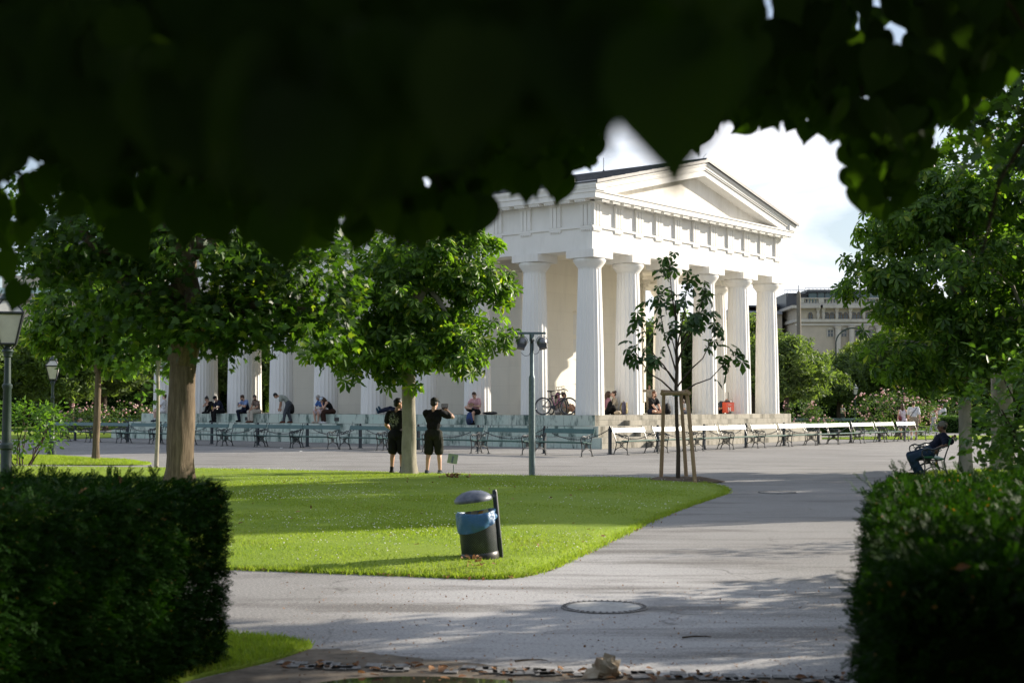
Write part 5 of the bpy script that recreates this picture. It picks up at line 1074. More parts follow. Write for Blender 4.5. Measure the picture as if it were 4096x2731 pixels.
def trunk_mesh(h,r0,r1,flare=1.35,n=40,lean=(0,0),seed=1,limbs=(),rough=.03):
    b=MB(); k=44; pts=[];rr=[]
    for i in range(k):
        t=i/(k-1); z=h*t; pts.append((lean[0]*t+.02*math.sin(t*5+seed),lean[1]*t+.02*math.cos(t*4+seed),z-.03*(i==0))); rr.append((r0+(r1-r0)*t)*(1+(flare-1)*max(0,1-z/.5)**2))
    b.tube(pts,rr,n)
    b.v=[tuple(Vector(v)+Vector((v[0],v[1],0))*(rough*4*mnoise.noise(Vector((v[0]*7,v[1]*7,v[2]*1.5+seed)))+rough*1.6*mnoise.noise(Vector((v[0]*45,v[1]*45,v[2]*3.5+seed))))) for v in b.v]
    for i,(z,tgt,ra,rb) in enumerate(limbs): limb(b,(lean[0]*z/h,lean[1]*z/h,z),tgt,ra,rb,seed=seed*31+i)
    return b
def auto_limbs(h0,h1,ells,n,r,seed):
    rnd=random.Random(seed); L=[]
    for i in range(n):
        e=ells[i%len(ells)]; a=2.4*i+seed; f=rnd.uniform(.3,.6)
        L.append((h0+(h1-h0)*i/max(1,n-1),(e[0][0]+e[1][0]*math.cos(a)*f,e[0][1]+e[1][1]*math.sin(a)*f,e[0][2]+e[1][2]*rnd.uniform(-.3,.7)),r*(1-.5*i/n),r*.2))
    return L
def tree(name,label,loc,th,r0,r1,ells,nc,per,cr,tpl,s0,s1,leaf,bark,nl=9,group=None,droop=.5,shell=.5,lump=.25,seed=1,flat=.8,flare=1.35,cut=None,lean=(0,0)):
    rq=random.Random(seed*7); ells=list(ells)
    for _ in range(13):
        e=rq.choice(ells[:3]); d=Vector((rq.gauss(0,1),rq.gauss(0,.7),rq.gauss(.15,.8))).normalized(); k_=rq.uniform(.9,1.12); ells.append(((e[0][0]+d.x*e[1][0]*k_,e[0][1]+d.y*e[1][1]*k_,e[0][2]+d.z*e[1][2]*k_),(rq.uniform(.3,.55),rq.uniform(.3,.5),rq.uniform(.3,.6))))
    t=thing(name,label,'tree',loc,0,group); top=max(e[0][2] for e in ells[:-13])
    trunk_mesh(top+.3*ells[0][1][2],r0,r1,flare,seed=seed,lean=lean,limbs=auto_limbs(th,top,ells[:-13],nl,r1*1.3,seed)).build('trunk',bark,t,smooth=60)
    leaves('crown',ells,nc,per,cr,tpl,s0,s1,leaf,t,droop,shell,lump,seed,flat,cut); return t
dpx=lambda x,D: (x*1.7415-CX)/F*D       # display column (2352 wide) -> world x at depth D
dz=lambda y,D: CAMZ+(934.-y)*1.7415/F*D   # display row -> height at depth D
# centre chestnut
D=31.4; X=dpx(941,D)
tree('chestnut_tree','broad chestnut tree with pale trunk between the two men dressed in black',(X,D,0.03),2.1,.165,.12,
     [((.15,0,4.15),(1.9,1.75,1.75)),((1.0,.1,3.15),(1.05,1.0,.85)),((-1.15,-.2,3.05),(1.0,1.0,.75)),((1.0,0,5.0),(1.1,1.1,1.0)),((-.2,-.5,2.75),(1.2,.9,.65))],140,28,.47,CHEST,.17,.29,M['chestnut'],M['barkpale'],8,'chestnut trees round the plaza',.75,.45,.3,3,.65)
# left maple
D=27.5; X=dpx(417,D)
tree('maple_tree','large maple with a thick bark trunk at the left of the lawn',(X,D,.03),2.4,.27,.235,
     [((.15,0,5.2),(2.9,2.5,2.4)),((2.1,-.2,3.9),(1.45,1.3,1.15)),((-1.7,-.2,4.75),(1.4,1.3,1.05)),((2.7,.1,3.3),(.9,.8,.65)),((-.6,-.6,3.4),(1.6,1.2,.75)),((.9,-.6,3.1),(1.3,1.0,.6))],330,46,.55,MAPLE,.12,.20,M['maple'],M['bark'],9,None,.35,.45,.28,5,.55,1.25)
# right chestnut
D=31.; X=dpx(2213,D)
tree('chestnut_tree','tall chestnut tree with slim pale trunk behind the man on the bench',(X,D,.03),2.3,.14,.11,
     [((-.2,0,4.9),(2.2,2.0,2.5)),((-1.0,-.3,3.2),(1.35,1.2,1.0)),((1.2,-.2,3.5),(1.4,1.2,1.3)),((-1.1,.0,5.9),(1.2,1.2,1.1)),((.9,0,6.2),(1.5,1.3,1.3))],175,25,.50,CHEST,.19,.31,M['chestnut'],M['barkpale'],9,'chestnut trees round the plaza',.75,.45,.3,7,.65)
D=33.5; X=dpx(2266,D)
tree('chestnut_tree','chestnut with a thick rough grey trunk beside the slim pale trunk',(X+.35,D,.03),2.6,.27,.2,[((3.3,2.3,5.4),(1.9,1.7,1.9)),((3.9,1.6,3.8),(1.2,1.1,.9)),((2.4,2.2,6.2),(1.2,1.,.9))],110,28,.55,CHEST5,.2,.32,M['chestnut'],M['barkpale'],6,'chestnut trees round the plaza',.7,.4,.3,8)
# maple overhead right
tree('maple_tree','dark maple whose branches reach in at the upper right corner',(7.9,12.6,0),3.0,.2,.16,[((-.3,0,5.1),(2.7,2.0,2.0)),((-1.9,-.1,4.6),(1.5,1.1,1.3)),((-2.9,.1,4.2),(1.0,.8,.85)),((-2.6,0,3.45),(.8,.7,.5)),((-2.6,0,5.2),(1.0,.9,.8))],210,34,.45,MAPLE,.11,.17,M['maple'],M['bark'],8,None,.3,.45,.3,9,.6)
# left smaller trees
D=40.; X=dpx(224,D)
tree('chestnut_tree','small chestnut standing on the lawn strip at the left, left of the big maple',(X,D,.03),2.5,.10,.075,[((.3,0,4.3),(1.65,1.6,1.65)),((1.0,-.2,3.3),(1.0,.9,.75)),((-.6,0,3.5),(.9,.9,.8))],100,26,.45,CHEST5,.2,.32,M['chestnut'],M['bark'],6,'chestnut trees round the plaza',.7,.45,.3,11)
D=35.7; X=dpx(362,D)
tree('young_maple_tree','slender young tree with a thin sunlit stem beside the big maple trunk',(X,D,.03),2.3,.05,.04,[((-.1,0,3.3),(1.0,.9,.95)),((.3,-.1,2.6),(.6,.5,.4))],30,16,.35,MAPLE,.14,.22,M['shrubleaf'],M['barkpale'],6,None,.3,.4,.3,12,.7,1.1)
# young staked chestnut
D=28.9; X=dpx(1556,D)
t=thing('young_chestnut_tree','thin young chestnut with sparse leaves tied between wooden stakes','tree',(X,D,.05)); b=MB()
tips=[((-.95,-.1,2.75),.022),((-.75,.3,3.35),.02),((-.42,-.2,3.75),.02),((-.15,.1,4.55),.02),((.22,-.1,4.25),.02),((.62,.2,4.0),.02),((.85,-.1,3.2),.022),((1.12,.0,2.55),.02),((.3,-.3,3.3),.018),((-.55,-.35,2.55),.018),((.55,.1,3.55),.018),((-.2,-.25,3.2),.016),((.05,.2,3.85),.016)]
pts=[(0,0,0),(.01,0,.6),(-.02,.01,1.2),(-.03,0,1.9),(-.01,0,2.3),(-.02,.02,3.0),(-.03,.03,3.7)]; b.tube(pts,[.048,.043,.04,.038,.034,.024,.012],10)
P=[];O=[]
for i,(tp,r) in enumerate(tips):
    z0=[1.75,1.95,2.2,3.2,2.6,2.4,1.9,1.72,2.3,2.0,2.7,2.5,3.0][i]; base=Vector((-.02,0,z0)); tp=Vector(tp); mid=base.lerp(tp,.5)+Vector((tp.x*.12,tp.y*.1,-.05 if i<8 else .05)); 
    b.tube([base,base.lerp(mid,.55)+Vector((0,0,.05)),mid,mid.lerp(tp,.6),tp],[r,r*.8,r*.6,r*.45,.006],6)
    for k in range(12 if i<8 else 9):
        s=random.random(); q=mid.lerp(tp,.25+.8*s) if k>3 else tp; q=q+Vector((random.gauss(0,.11),random.gauss(0,.11),random.gauss(0,.10))); P.append(q); O.append((q-Vector((0,0,q.z-.15))).normalized())
b.build('trunk',M['barkdark'],t,smooth=60); P=np.array(P);O=np.array(O); n=len(P); tt=O*.6+RNG.normal(0,.5,(n,3)); tt[:,2]-=.75; nn=O*.5+RNG.normal(0,.35,(n,3)); nn[:,2]+=.6
scatter_mesh('crown',CHEST5[0],CHEST5[1],P,tt,nn,RNG.uniform(.17,.285,n),M['chestnut_young'],t)
# its stakes
t=thing('tree_stakes','round wooden stakes with top rails holding the thin young chestnut','tree support',(X,D,.05)); W=lambda p:Vector(p)-Vector((X,D,.05))
feet=[(2644,1923,2655,1562),(2780,1934,2747,1560),(2745,1915,2722,1566)]; tops=[]
for fx_,fy_,tx,ty in feet:
    a=W(G(fx_,fy_)); a.z=-.03; c=W(at(tx,ty,G(fx_,fy_).y+(.1 if fx_>2760 else -.1))); tops.append(c); b=MB(); b.tube([a,a.lerp(c,.5)+Vector((.006,0,0)),c],[.042,.040,.038],14); b.build('stake',M['wood'],t,smooth=50)
for i,j in ((0,1),(1,2),(2,0)):
    a,c=tops[i].copy(),tops[j].copy(); d=(c-a).normalized(); b=MB(); zz=-.06+.0*i; b.tube([a-d*.09+Vector((0,-.04 if i==0 else .02,zz+.05*(i>0))),c+d*.09+Vector((0,-.04 if i==0 else .02,zz+.05*(i>0)))],.042 if i==0 else .03,12); b.build('top_rail',M['wood'],t,smooth=50)
b=MB(); b.lathe([(.075,0),(.08,.02),(.08,.09),(.075,.11)],14,c=(-.03,-.0,1.72),cap=False); b.build('tree_tie',pm('green_webbing',(.05,.17,.14),None,8,.7),t)
# ---------------------------------------------------------------- shrubs
def shrub(name,label,loc,ells,nc,per,cr,tpl,s0,s1,mat,stems=8,sr=.015,group=None,droop=.1,flowers=0,fl_s=.05,shell=.5,cat='shrub',h0=0.,stemh=1.):
    t=thing(name,label,cat,loc,0,group); b=MB()
    for i in range(stems):
        e=ells[i%len(ells)]; a=2.4*i; limb(b,(.18*math.cos(a),.18*math.sin(a),-.02),(e[0][0]+e[1][0]*.75*math.cos(a),e[0][1]+e[1][1]*.75*math.sin(a),(e[0][2]+e[1][2]*random.uniform(.1,.8))*stemh),sr,sr*.35,.1,5,i)
    b.build('stem',M['barkdark'],t)
    leaves('foliage',ells,nc,per,cr,tpl,s0,s1,mat,t,droop,shell,.3,3,.6)
    if flowers:
        P,O=crown_points(ells,flowers//3,3,cr*.8,.88,.3,3); k=(O[:,1]<.5)&(O[:,2]>-.4); P,O=P[k]+O[k]*.06,O[k]; n=len(P)
        tv=[];tf=[]
        for ring,(rr,zz) in enumerate(((1.,.15),(.62,.5),(.25,.7))):
            for j in range(6): tv.append((rr*math.cos(j*PI/3+ring*.5),rr*math.sin(j*PI/3+ring*.5),zz))
        tv.append((0,0,-.2)); 
        tf=[(18,(j+1)%6,j) for j in range(6)]+[(r*6+j,r*6+(j+1)%6,(r+1)*6+(j+1)%6,(r+1)*6+j) for r in range(2) for j in range(6)]+[tuple(range(12,18))]
        f=scatter_mesh('rose_blossoms',tv,tf,P,RNG.normal(0,1,(n,3)),O+RNG.normal(0,.3,(n,3)),RNG.uniform(fl_s*.6,fl_s,n),M['rose'],t); f['kind']='stuff'
    return t
shrub('leafy_shrub','tall leafy shrub with bare twigs at the right edge above the yew hedge',(4.72,11.2,0),[((0,0,1.2),(1.05,.9,.95)),((-.6,-.1,1.5),(.55,.5,.5)),((.3,0,1.8),(.9,.6,.45)),((-.45,-.2,.75),(.6,.5,.45)),((-.3,.0,1.15),(.7,.6,.6))],250,24,.22,OVAL,.055,.095,M['shrubleaf'],22,.016)
shrub('leafy_shrub','pale green shrub behind the nearest lantern post at the left edge',(dpx(55,36.5),36.5,0),[((0,0,1.0),(1.15,1.0,.85)),((.5,-.2,1.2),(.7,.6,.6))],60,18,.3,OVAL,.10,.17,M['shrubleaf'],9,.02)
rl_=[(120,74,1.35,.9),(178,76,1.5,1.0),(232,77,1.75,1.15),(292,78,1.85,1.2),(352,79,1.6,1.1)]
for i,(x,D,h,r) in enumerate(rl_):
    shrub('rose_bush','pink rose bush in the bed beyond the left benches, %s from the left'%ordn[i],(dpx(x,D),D,0),[((0,0,h*.55),(r,.9,h*.45))],46,16,.28,OVAL,.10,.18,M['roseleaf'],6,.015,'rose bushes beyond the left benches',.1,66,.085,cat='rose bush')
shrub('rose_bush','huge bush full of pale pink roses behind the walking couple',(dpx(2050,71),71,0),[((0,0,1.15),(2.3,1.4,1.2)),((-1.0,0,1.35),(1.1,1.0,1.15)),((.5,-.1,1.5),(1.3,1.0,1.05)),((1.4,0,1.0),(1.0,1.0,1.0))],150,20,.33,OVAL,.09,.16,M['roseleaf'],14,.02,None,.1,360,.075,cat='rose bush')
shrub('rose_bush','pink rose bush at the right end of the temple beside a slim trunk',(dpx(1842,79),79,0),[((0,0,1.0),(1.35,1.0,1.05)),((.8,0,.8),(.9,.8,.8))],80,18,.3,OVAL,.10,.17,M['roseleaf'],8,.02,None,.1,110,.08,cat='rose bush')
shrub('rose_bush','bush with a few pale roses in the shade right of the walking men',(dpx(2196,92),92,0),[((0,0,1.4),(1.8,1.3,1.25))],70,16,.4,OVAL,.14,.24,M['far_leaf'],8,.02,None,.1,50,.10,cat='rose bush')
# ---------------------------------------------------------------- clipped hedges
def poly_area_pts(poly,n):
    x,y=rnd_in(poly,n); return x,y
def hedge(name,label,poly,h,n_side,n_top,tpl,s0,s1,mat,core,inset=.10,up=.55,odd=.05,vis=None,rag=1.):
    t=thing(name,label,'hedge'); cx=sum(p[0] for p in poly)/len(poly); cy=sum(p[1] for p in poly)/len(poly)
    b=MB(); k=len(poly)
    ins=[]
    for p in poly:
        d=Vector((cx-p[0],cy-p[1])); d.normalize(); ins.append((p[0]+d.x*inset,p[1]+d.y*inset))
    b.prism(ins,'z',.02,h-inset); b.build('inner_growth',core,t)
    P=[];Tn=[];Nn=[]
    per=[(Vector(poly[(i+1)%k])-Vector(poly[i])).length for i in range(k)]; tot=sum(per)
    for i in range(k):
        if vis is not None and i not in vis: continue
        a=np.array(poly[i],float);c=np.array(poly[(i+1)%k],float); m=int(n_side*per[i]/sum(per[j] for j in range(k) if vis is None or j in vis)); u=RNG.random(m); z=RNG.random(m)**.95*h
        nrm=np.array([c[1]-a[1],a[0]-c[0]]); nrm/=np.linalg.norm(nrm)
        if np.dot(nrm,np.array([cx,cy])-a)>0: nrm=-nrm
        dep=RNG.uniform(-.12,.03,m)*rag; w=np.array([mnoise.noise((float(q)*6,float(zz)*3,i*3.)) for q,zz in zip(u*per[i]/2,z)])*.055*rag
        w-=np.clip((z-(h-.16))/.16,0,1)**2*.10
        xy=a+(c-a)*u[:,None]+nrm*(dep+w)[:,None]; P.append(np.column_stack([xy,z]))
        tt=np.column_stack([nrm[0]*.9+RNG.normal(0,.5,m),nrm[1]*.9+RNG.normal(0,.5,m),RNG.normal(.12,.5,m)]); Tn.append(tt); Nn.append(np.column_stack([RNG.normal(0,.5,m),RNG.normal(0,.5,m),np.ones(m)]))
    x,y=rnd_in(poly,n_top); m=len(x); w=np.array([mnoise.noise((float(a)*2.2,float(c)*2.2,7.)) for a,c in zip(x,y)])*.05
    ed=edge_dist(poly,x,y); P.append(np.column_stack([x,y,h+w+RNG.uniform(-.10,.02,m)-np.clip(.12-ed,0,.12)*.6])); Tn.append(np.column_stack([RNG.normal(0,.6,m),RNG.normal(0,.6,m),RNG.uniform(.1,1.1,m)*up*1.6])); Nn.append(RNG.normal(0,1,(m,3)))
    P=np.concatenate(P);Tn=np.concatenate(Tn);Nn=np.concatenate(Nn); o=scatter_mesh('foliage',tpl[0],tpl[1],P,Tn,Nn,RNG.uniform(s0,s1,len(P)),mat,t); return t,P
HL=[(-1.74,8.5),(-6.8,9.9),(-8.0,2.6),(-3.45,2.4)]
hl,_=hedge('yew_hedge','clipped dark yew hedge filling the lower left corner',HL,1.10,60000,20000,SPRIG,.042,.08,M['yewshade'],M['yewcore'],inset=.27,vis=(0,3),rag=.5)
HR=[(2.28,8.75),(1.0,3.85),(3.3,3.2),(6.5,8.6)]
hr,_=hedge('yew_hedge','clipped green yew hedge filling the lower right corner',HR,1.10,20000,34000,SPRIG,.045,.085,M['yew'],M['yewcore'],vis=(0,1,3))
def stray(parent,pts,n_each,L,tpl=SPRIG,mat=None):
    P=[];T_=[];N_=[];S=[]
    b=MB()
    for (p,d) in pts:
        p=Vector(p); d=Vector(d).normalized(); b.tube([p,p+d*L],[.004,.002],4)
        for i in range(n_each):
            f=i/n_each; q=p+d*L*f; P.append(q); a=Vector((random.gauss(0,.5),random.gauss(0,.5),random.gauss(0,.4))); T_.append(d+a*.8); N_.append((random.gauss(0,.4),random.gauss(0,.4),1)); S.append(random.uniform(.045,.075))
    scatter_mesh('stray_shoots',tpl[0],tpl[1],np.array(P),np.array(T_),np.array(N_),np.array(S),mat or M['yew'],parent); 
sh=[]
for i in range(34):
    u=random.random(); p=Vector((2.28,8.75)).lerp(Vector((1.0,3.85)),u); sh.append(((p.x+.04,p.y,random.uniform(.15,1.1)),(-1,random.gauss(0,.4),random.uniform(.1,.9))))
for i in range(40):
    sh.append(((random.uniform(2.3,5.5),random.uniform(7.8,8.7),1.05),(random.gauss(-.3,.4),random.gauss(0,.3),1)))
stray(hr,sh,9,.17)
sh=[]
for i in range(70):
    sh.append(((random.uniform(-5.8,-2.3),random.uniform(8.2,9.5),1.05),(random.gauss(.2,.4),random.gauss(0,.3),1)))
stray(hl,sh,7,.09,mat=M['yewshade'])
def hedge_litter(parent,poly,n,z):
    x,y=rnd_in(poly,n); p=np.column_stack([x,y,np.full(n,z)]); tv=[(0,-.5,0),(-.3,-.1,.12),(-.22,.25,.1),(0,.55,.02),(.22,.25,.14),(.3,-.1,.1)]
    o=scatter_mesh('caught_leaves',tv,[(0,3,2,1),(0,5,4,3)],p,RNG.normal(0,1,(n,3)),np.column_stack([RNG.normal(0,.4,n),RNG.normal(-.3,.4,n),np.ones(n)]),RNG.uniform(.03,.075,n),M['deadleaf'],parent); o['kind']='stuff'
hedge_litter(hr,HR,90,1.11); hedge_litter(hl,HL,70,1.11)
def boxhedge(label,x0,x1,y0,y1,h,n=5000,s=.16,mat='box',rz=0):
    return hedge('box_hedge',label,[(x0,y0),(x0,y1),(x1,y1),(x1,y0)],h,n//2,n//2,TUFT,s*.6,s,M[mat],M['yewcore'],.12)
boxhedge('low clipped hedge just right of the temple base, sunlit on top',dpx(1822,76),dpx(1955,76),75.5,76.6,.62,3000)
boxhedge('low bright hedge behind the two walking men at the right',dpx(2150,84),dpx(2290,84),83,84.5,.95,2600)
boxhedge('long dark hedge far behind the rose bed on the left',-60,-19,108,110,3.2,12000,.35,'far_leaf')
boxhedge('long dark hedge under the far trees right of the temple',16,80,116,118,3.4,14000,.35,'far_leaf')
boxhedge('dark hedge far behind the temple columns',-19,16,122,124,4.2,10000,.4,'far_leaf')
# ---------------------------------------------------------------- background trees
def far_proto(seed,mat,label,squat=1.):
    t=thing('park_tree',label,'tree'); rnd=random.Random(seed)
    ells=[((0,0,5.0),(2.7,2.6,2.5*squat))]+[((2.0*math.cos(a),1.8*math.sin(a),4.2+rnd.uniform(-.8,1.6)),(1.5,1.5,1.3)) for a in (seed,seed+1.7,seed+3.1,seed+4.6)]+[((rnd.uniform(-.5,.5),0,6.9),(1.5,1.4,1.1))]
    trunk_mesh(5.5,.22,.12,seed=seed,limbs=auto_limbs(2.2,5.5,ells,8,.1,seed)).build('trunk',M['barkdark'],t,smooth=60)
    leaves('crown',ells,150,17,.62,TUFT2,.30,.58,mat,t,.15,.5,.35,seed,.5); return t
FP=[far_proto(21,M['far_leaf'],'x'),far_proto(22,M['far_leaf'],'x',.9),far_proto(23,M['far_leaf2'],'x')]
used={}
def far(x,D,H,kind,label,group,wscale=1.):
    s=H/8.0; loc=(dpx(x,D),D,0)
    if kind not in used: o=FP[kind]; used[kind]=1; o.location=loc; o['label']=label; o['group']=group
    else: o=dup(FP[kind],loc,random.uniform(0,6.28),label,group)
    o.scale=(s*wscale,s*wscale,s); return o
FL=[(-70,86,8,0),(15,92,7.4,1),(95,96,7.4,2),(165,88,6.4,1),(240,93,7.4,0),(322,97,7.8,1),(405,101,8.4,0),(498,105,9,1),(596,101,8.5,0),(690,106,9,1),(780,108,9,0)]
for i,(x,D,H,k) in enumerate(FL): far(x,D,H,k,'dark far tree left of the temple, %s from the left'%ordn[i],'far trees left of the temple',1.15)
ordn+=['fifteenth','sixteenth']
FR=[(1440,112,9,0),(1500,108,8.6,1),(1572,112,9,0),(1650,109,8.8,1),(1728,106,8.6,0),(1806,84,6.2,1),(1872,101,5.5,0),(1925,104,5.5,1),(1992,110,6.5,0),(2062,106,7.8,1),(2130,111,8.4,0),(2205,107,8,1),(2285,102,8.2,0),(2362,106,8.6,1),(2440,100,8.4,0),(2530,104,8.6,1)]
for i,(x,D,H,k) in enumerate(FR): far(x,D,H,k,'dark far tree seen through or right of the columns, %s from the left'%ordn[i],'far trees right of the temple',1.1)
for i,(x,D,H) in enumerate([(1850,140,7.4),(1905,136,7.0),(1948,143,7.2),(1985,138,8.4)]): far(x,D,H,2,'light yellow green tree before the far palace, %s from the left'%ordn[i],'light trees before the palace')
# trees beyond the right edge: their crowns shade lawn and path
for i,(x,y,H,k) in enumerate([(13.2,28.7,9.5,0),(22.,34.,7.5,1),(14.5,25.1,9.0,0),(15.5,27.4,9.5,1)]):
    o=dup(FP[k],(x,y,0),i*1.3,'park tree standing just beyond the right edge, %s from the camera'%ordn[i],'trees beyond the right edge'); o.scale=(H/8*(.62,1.,.42,.4)[i],H/8*(.62,1.,.42,.4)[i],H/8)
shrub('leafy_shrub','large bush beyond the right edge nearest the yew hedge',(7.4,12.8,0),[((0,0,1.7),(1.7,1.7,1.6))],170,26,.35,OVAL,.12,.2,M['shrubleaf'],9,.02)
shrub('leafy_shrub','small bush beyond the right edge beside the yew hedge',(6.5,10.3,0),[((0,0,1.1),(1.2,1.2,1.1))],90,20,.3,OVAL,.1,.16,M['shrubleaf'],9,.02)
shrub('leafy_shrub','large bush standing beyond the right edge, shading the path',(9.3,17.7,0),[((0,0,1.4),(1.5,1.3,1.35))],90,18,.35,OVAL,.1,.16,M['shrubleaf'],9,.02)
for i,(x,y,H,k) in enumerate([(-7,-8,9,0),(-12,-3,9,1),(-13,6,9,0),(14,-3,9,1)]):  # unseen trees added behind the camera to keep sky light off the leaves
    o=dup(FP[k],(x,y,-1.6),i*1.1,'unseen tree added behind the camera to block sky light, %s from the left'%ordn[i],'sky blocking trees behind the camera'); o.scale=(H/8*1.25,H/8*1.25,H/8)
# ---------------------------------------------------------------- overhanging linden
lt=thing('linden_tree','dark linden whose branches hang across the whole top of the picture','tree',(-1.2,-2.6,0))
Wl=Vector((-1.2,-2.6,0)); b=trunk_mesh(5.2,.3,.2,seed=3)
for i,tp in enumerate([(-1.2,1.5,2.55),(.6,2.2,2.75),(-2.4,3.4,3.2),(1.7,3.6,3.0),(-.2,4.6,3.6),(2.8,5.2,3.6),(-3.4,1.0,3.2),(3.4,.5,3.6),(.2,-5,4),(-4,-4,4),(4,-4,4.5)]):
    limb(b,(0,0,3.2+.1*(i%4)),Vector(tp)-Wl,.07,.012,.12,7,i,9)
for p0,p1 in (((.6,2.2,2.75),(1.28,3.3,2.35)),((1.7,3.6,3.0),(1.32,3.9,1.98)),((-2.4,3.4,3.2),(-1.6,4.4,2.6)),((-.2,2.4,2.75),(.15,3.0,2.35)),((-1.2,1.5,2.55),(-.5,2.0,2.2))):
    limb(b,Vector(p0)-Wl,Vector(p1)-Wl,.012,.004,.15,5,7,7)
b.build('trunk',M['barkdark'],lt,smooth=60)
P=[];Tt=[];Nn=[];S=[]
def leaf(x,y,D,size,roll=None,face=None):
    """leaf centred near display point (x,y) at depth D hanging tip-down"""
    p=Vector((dpx(x,D),D,dz(y,D))); a=random.gauss(0,.45) if roll is None else roll
    t=Vector((math.sin(a),random.gauss(0,.35) if face is None else 0.,-math.cos(a))); n=Vector((random.gauss(0,.5),-1+random.gauss(0,.3),random.gauss(.2,.5))) if face is None else Vector(face)
    t.normalize(); P.append(tuple(p-t*size*.5-Wl)); Tt.append(tuple(t)); Nn.append(tuple(n)); S.append(size)
lowx=[-400,-60,0,45,70,120,200,280,330,420,520,600,680,720,800,850,900,960,1040,1090,1140,1200,1290,1355,1372,1400,1500,1600,1690,1730,1800,1880,1950,1990,2040,2100,2160,2200,2260,2352,2800]
lowy=[560,520,440,420,400,425,445,448,435,448,475,500,520,515,520,520,485,465,445,415,405,385,360,340,250,250,330,380,262,258,250,245,285,420,440,355,270,240,190,105,80]
bl=lambda x: float(np.interp(x,lowx,lowy))
rr=random.Random(11)
def blanket(n,x0,x1,D0,D1,s0,s1,mar):
    for _ in range(n):
        x=rr.uniform(x0,x1); D=rr.uniform(D0,D1); s=rr.uniform(s0,s1); L=s/D*3200.7; lim=bl(x)-L*.45-mar-26*abs(mnoise.noise((x*.018,D*.6,1.)))*1.6
        y=lim-abs(rr.gauss(0,1))*rr.choice([30,120,300]) if rr.random()<.35 else rr.uniform(-330,lim)
        if y<lim+1: leaf(x,y,D,s)
blanket(95,480,1680,.70,1.1,.056,.078,8)
blanket(40,-200,520,.9,1.4,.06,.078,12)
blanket(1350,-350,1720,1.9,3.6,.075,.115,22)
blanket(560,1560,2750,2.6,4.2,.07,.11,18)
blanket(950,-350,1720,3.8,5.2,.085,.125,70)
blanket(130,1600,2700,3.6,4.6,.085,.12,40)
NB=len(P)
for _ in range(430):
    x=rr.choice([rr.uniform(1690,2420),rr.uniform(100,1360),rr.uniform(1690,2420)]); D=rr.uniform(2.9,4.3); s_=rr.uniform(.045,.085); leaf(x,bl(x)+rr.gauss(-16,24),D,s_,rr.gauss(0,.6))
# hanging sprays that break the lower edge
for x0,y0,x1,y1,D,n,s0,s1 in ((1150,350,1165,430,3.2,5,.06,.08),(1262,320,1255,440,3.1,7,.06,.085),(1330,260,1335,345,3.3,5,.055,.075),(1735,205,1748,262,3.6,4,.08,.10),(1800,190,1812,240,3.7,4,.06,.08),(1880,215,1908,305,3.8,5,.05,.07),(1940,225,1948,300,3.9,4,.045,.06),(1985,250,2000,430,3.5,9,.07,.095),(2040,250,2045,470,3.4,12,.07,.10),(2085,240,2105,390,3.6,8,.07,.095),(2165,160,2185,270,3.8,6,.065,.085),(2225,120,2235,205,3.8,5,.06,.08),(2300,60,2310,150,3.7,5,.06,.08),(300,420,330,515,2.8,6,.06,.08),(430,420,445,515,2.6,6,.06,.08),(520,450,535,535,2.5,5,.06,.08),(655,460,650,545,2.4,5,.055,.075),(770,465,790,545,2.5,5,.055,.08),(880,430,885,530,2.7,5,.06,.08),(985,420,995,540,2.7,6,.06,.08),(1055,400,1062,515,2.7,6,.06,.085),(140,380,120,480,3.,5,.06,.08),(30,420,20,560,3.3,6,.06,.08)):
    a_=Vector((dpx(x0,D),D,dz(y0-60,D)))-Wl; c_e=Vector((dpx(x1,D),D,dz(y1-25,D)))-Wl; TW=MB(); TW.tube([a_,a_.lerp(c_e,.5)+Vector((.02,.02,0)),c_e],[.0035,.0025,.0012],5); TW.build('hanging_twig',M['barkdark'],lt)
    for k in range(n):
        f=(k+.6)/n; sd=-1 if k%2 else 1; sz=rr.uniform(s0,s1); off=sd*sz*.42/D*3200.7
        leaf(x0+(x1-x0)*f+off,y0+(y1-y0)*f+rr.uniform(-6,6),D+rr.uniform(-.08,.08),sz,sd*rr.uniform(.2,.75)*-1,(rr.gauss(0,.45),-1,rr.gauss(.15,.3)))
# recognisable single leaves
for x,y,D,s,ro in ((1545,230,.70,.083,.08),(1470,165,.77,.08,.5),(1430,110,.8,.073,-.3),(1610,190,.73,.073,-.3),(1350,180,.74,.074,.3),(1265,405,2.9,.078,.1),(1210,425,2.8,.07,-.1),(1165,395,2.9,.065,.3),(1240,385,3.0,.06,-.4),(1060,495,2.2,.07,.2),(990,520,2.4,.06,-.3),(885,500,2.1,.065,.1),(1905,294,3.9,.07,.3),(1948,296,3.9,.055,-.2),(1740,245,3.4,.10,.2),(2000,350,3.8,.09,0),(2040,350,3.7,.09,.2),(2090,340,3.8,.09,.5),(2000,410,3.6,.10,-.2),(2050,415,3.6,.09,.1),(1985,450,3.5,.09,.1),(2070,440,3.6,.085,.2),(2030,482,3.6,.07,.3),(2020,380,3.5,.10,.3),(2130,215,3.9,.10,.6),(2165,190,3.8,.10,-.2),(2245,105,3.8,.08,.3),(2005,300,3.7,.10,.1),(2060,290,3.7,.10,-.2),(8,610,3.4,.09,.4),(35,680,3.3,.075,-.3),(12,540,3.5,.08,.0),(40,480,3.4,.07,.3),(70,500,3.4,.07,-.2),(300,545,2.2,.09,.6),(420,510,2.0,.08,-.1),(505,515,2.1,.06,.3),(640,540,1.6,.08,.3)):
    leaf(x,y,D,s,ro,(random.gauss(0,.25),-1,random.gauss(.1,.2)))
P=np.array(P);Tt=np.array(Tt);Nn=np.array(Nn);S=np.array(S)
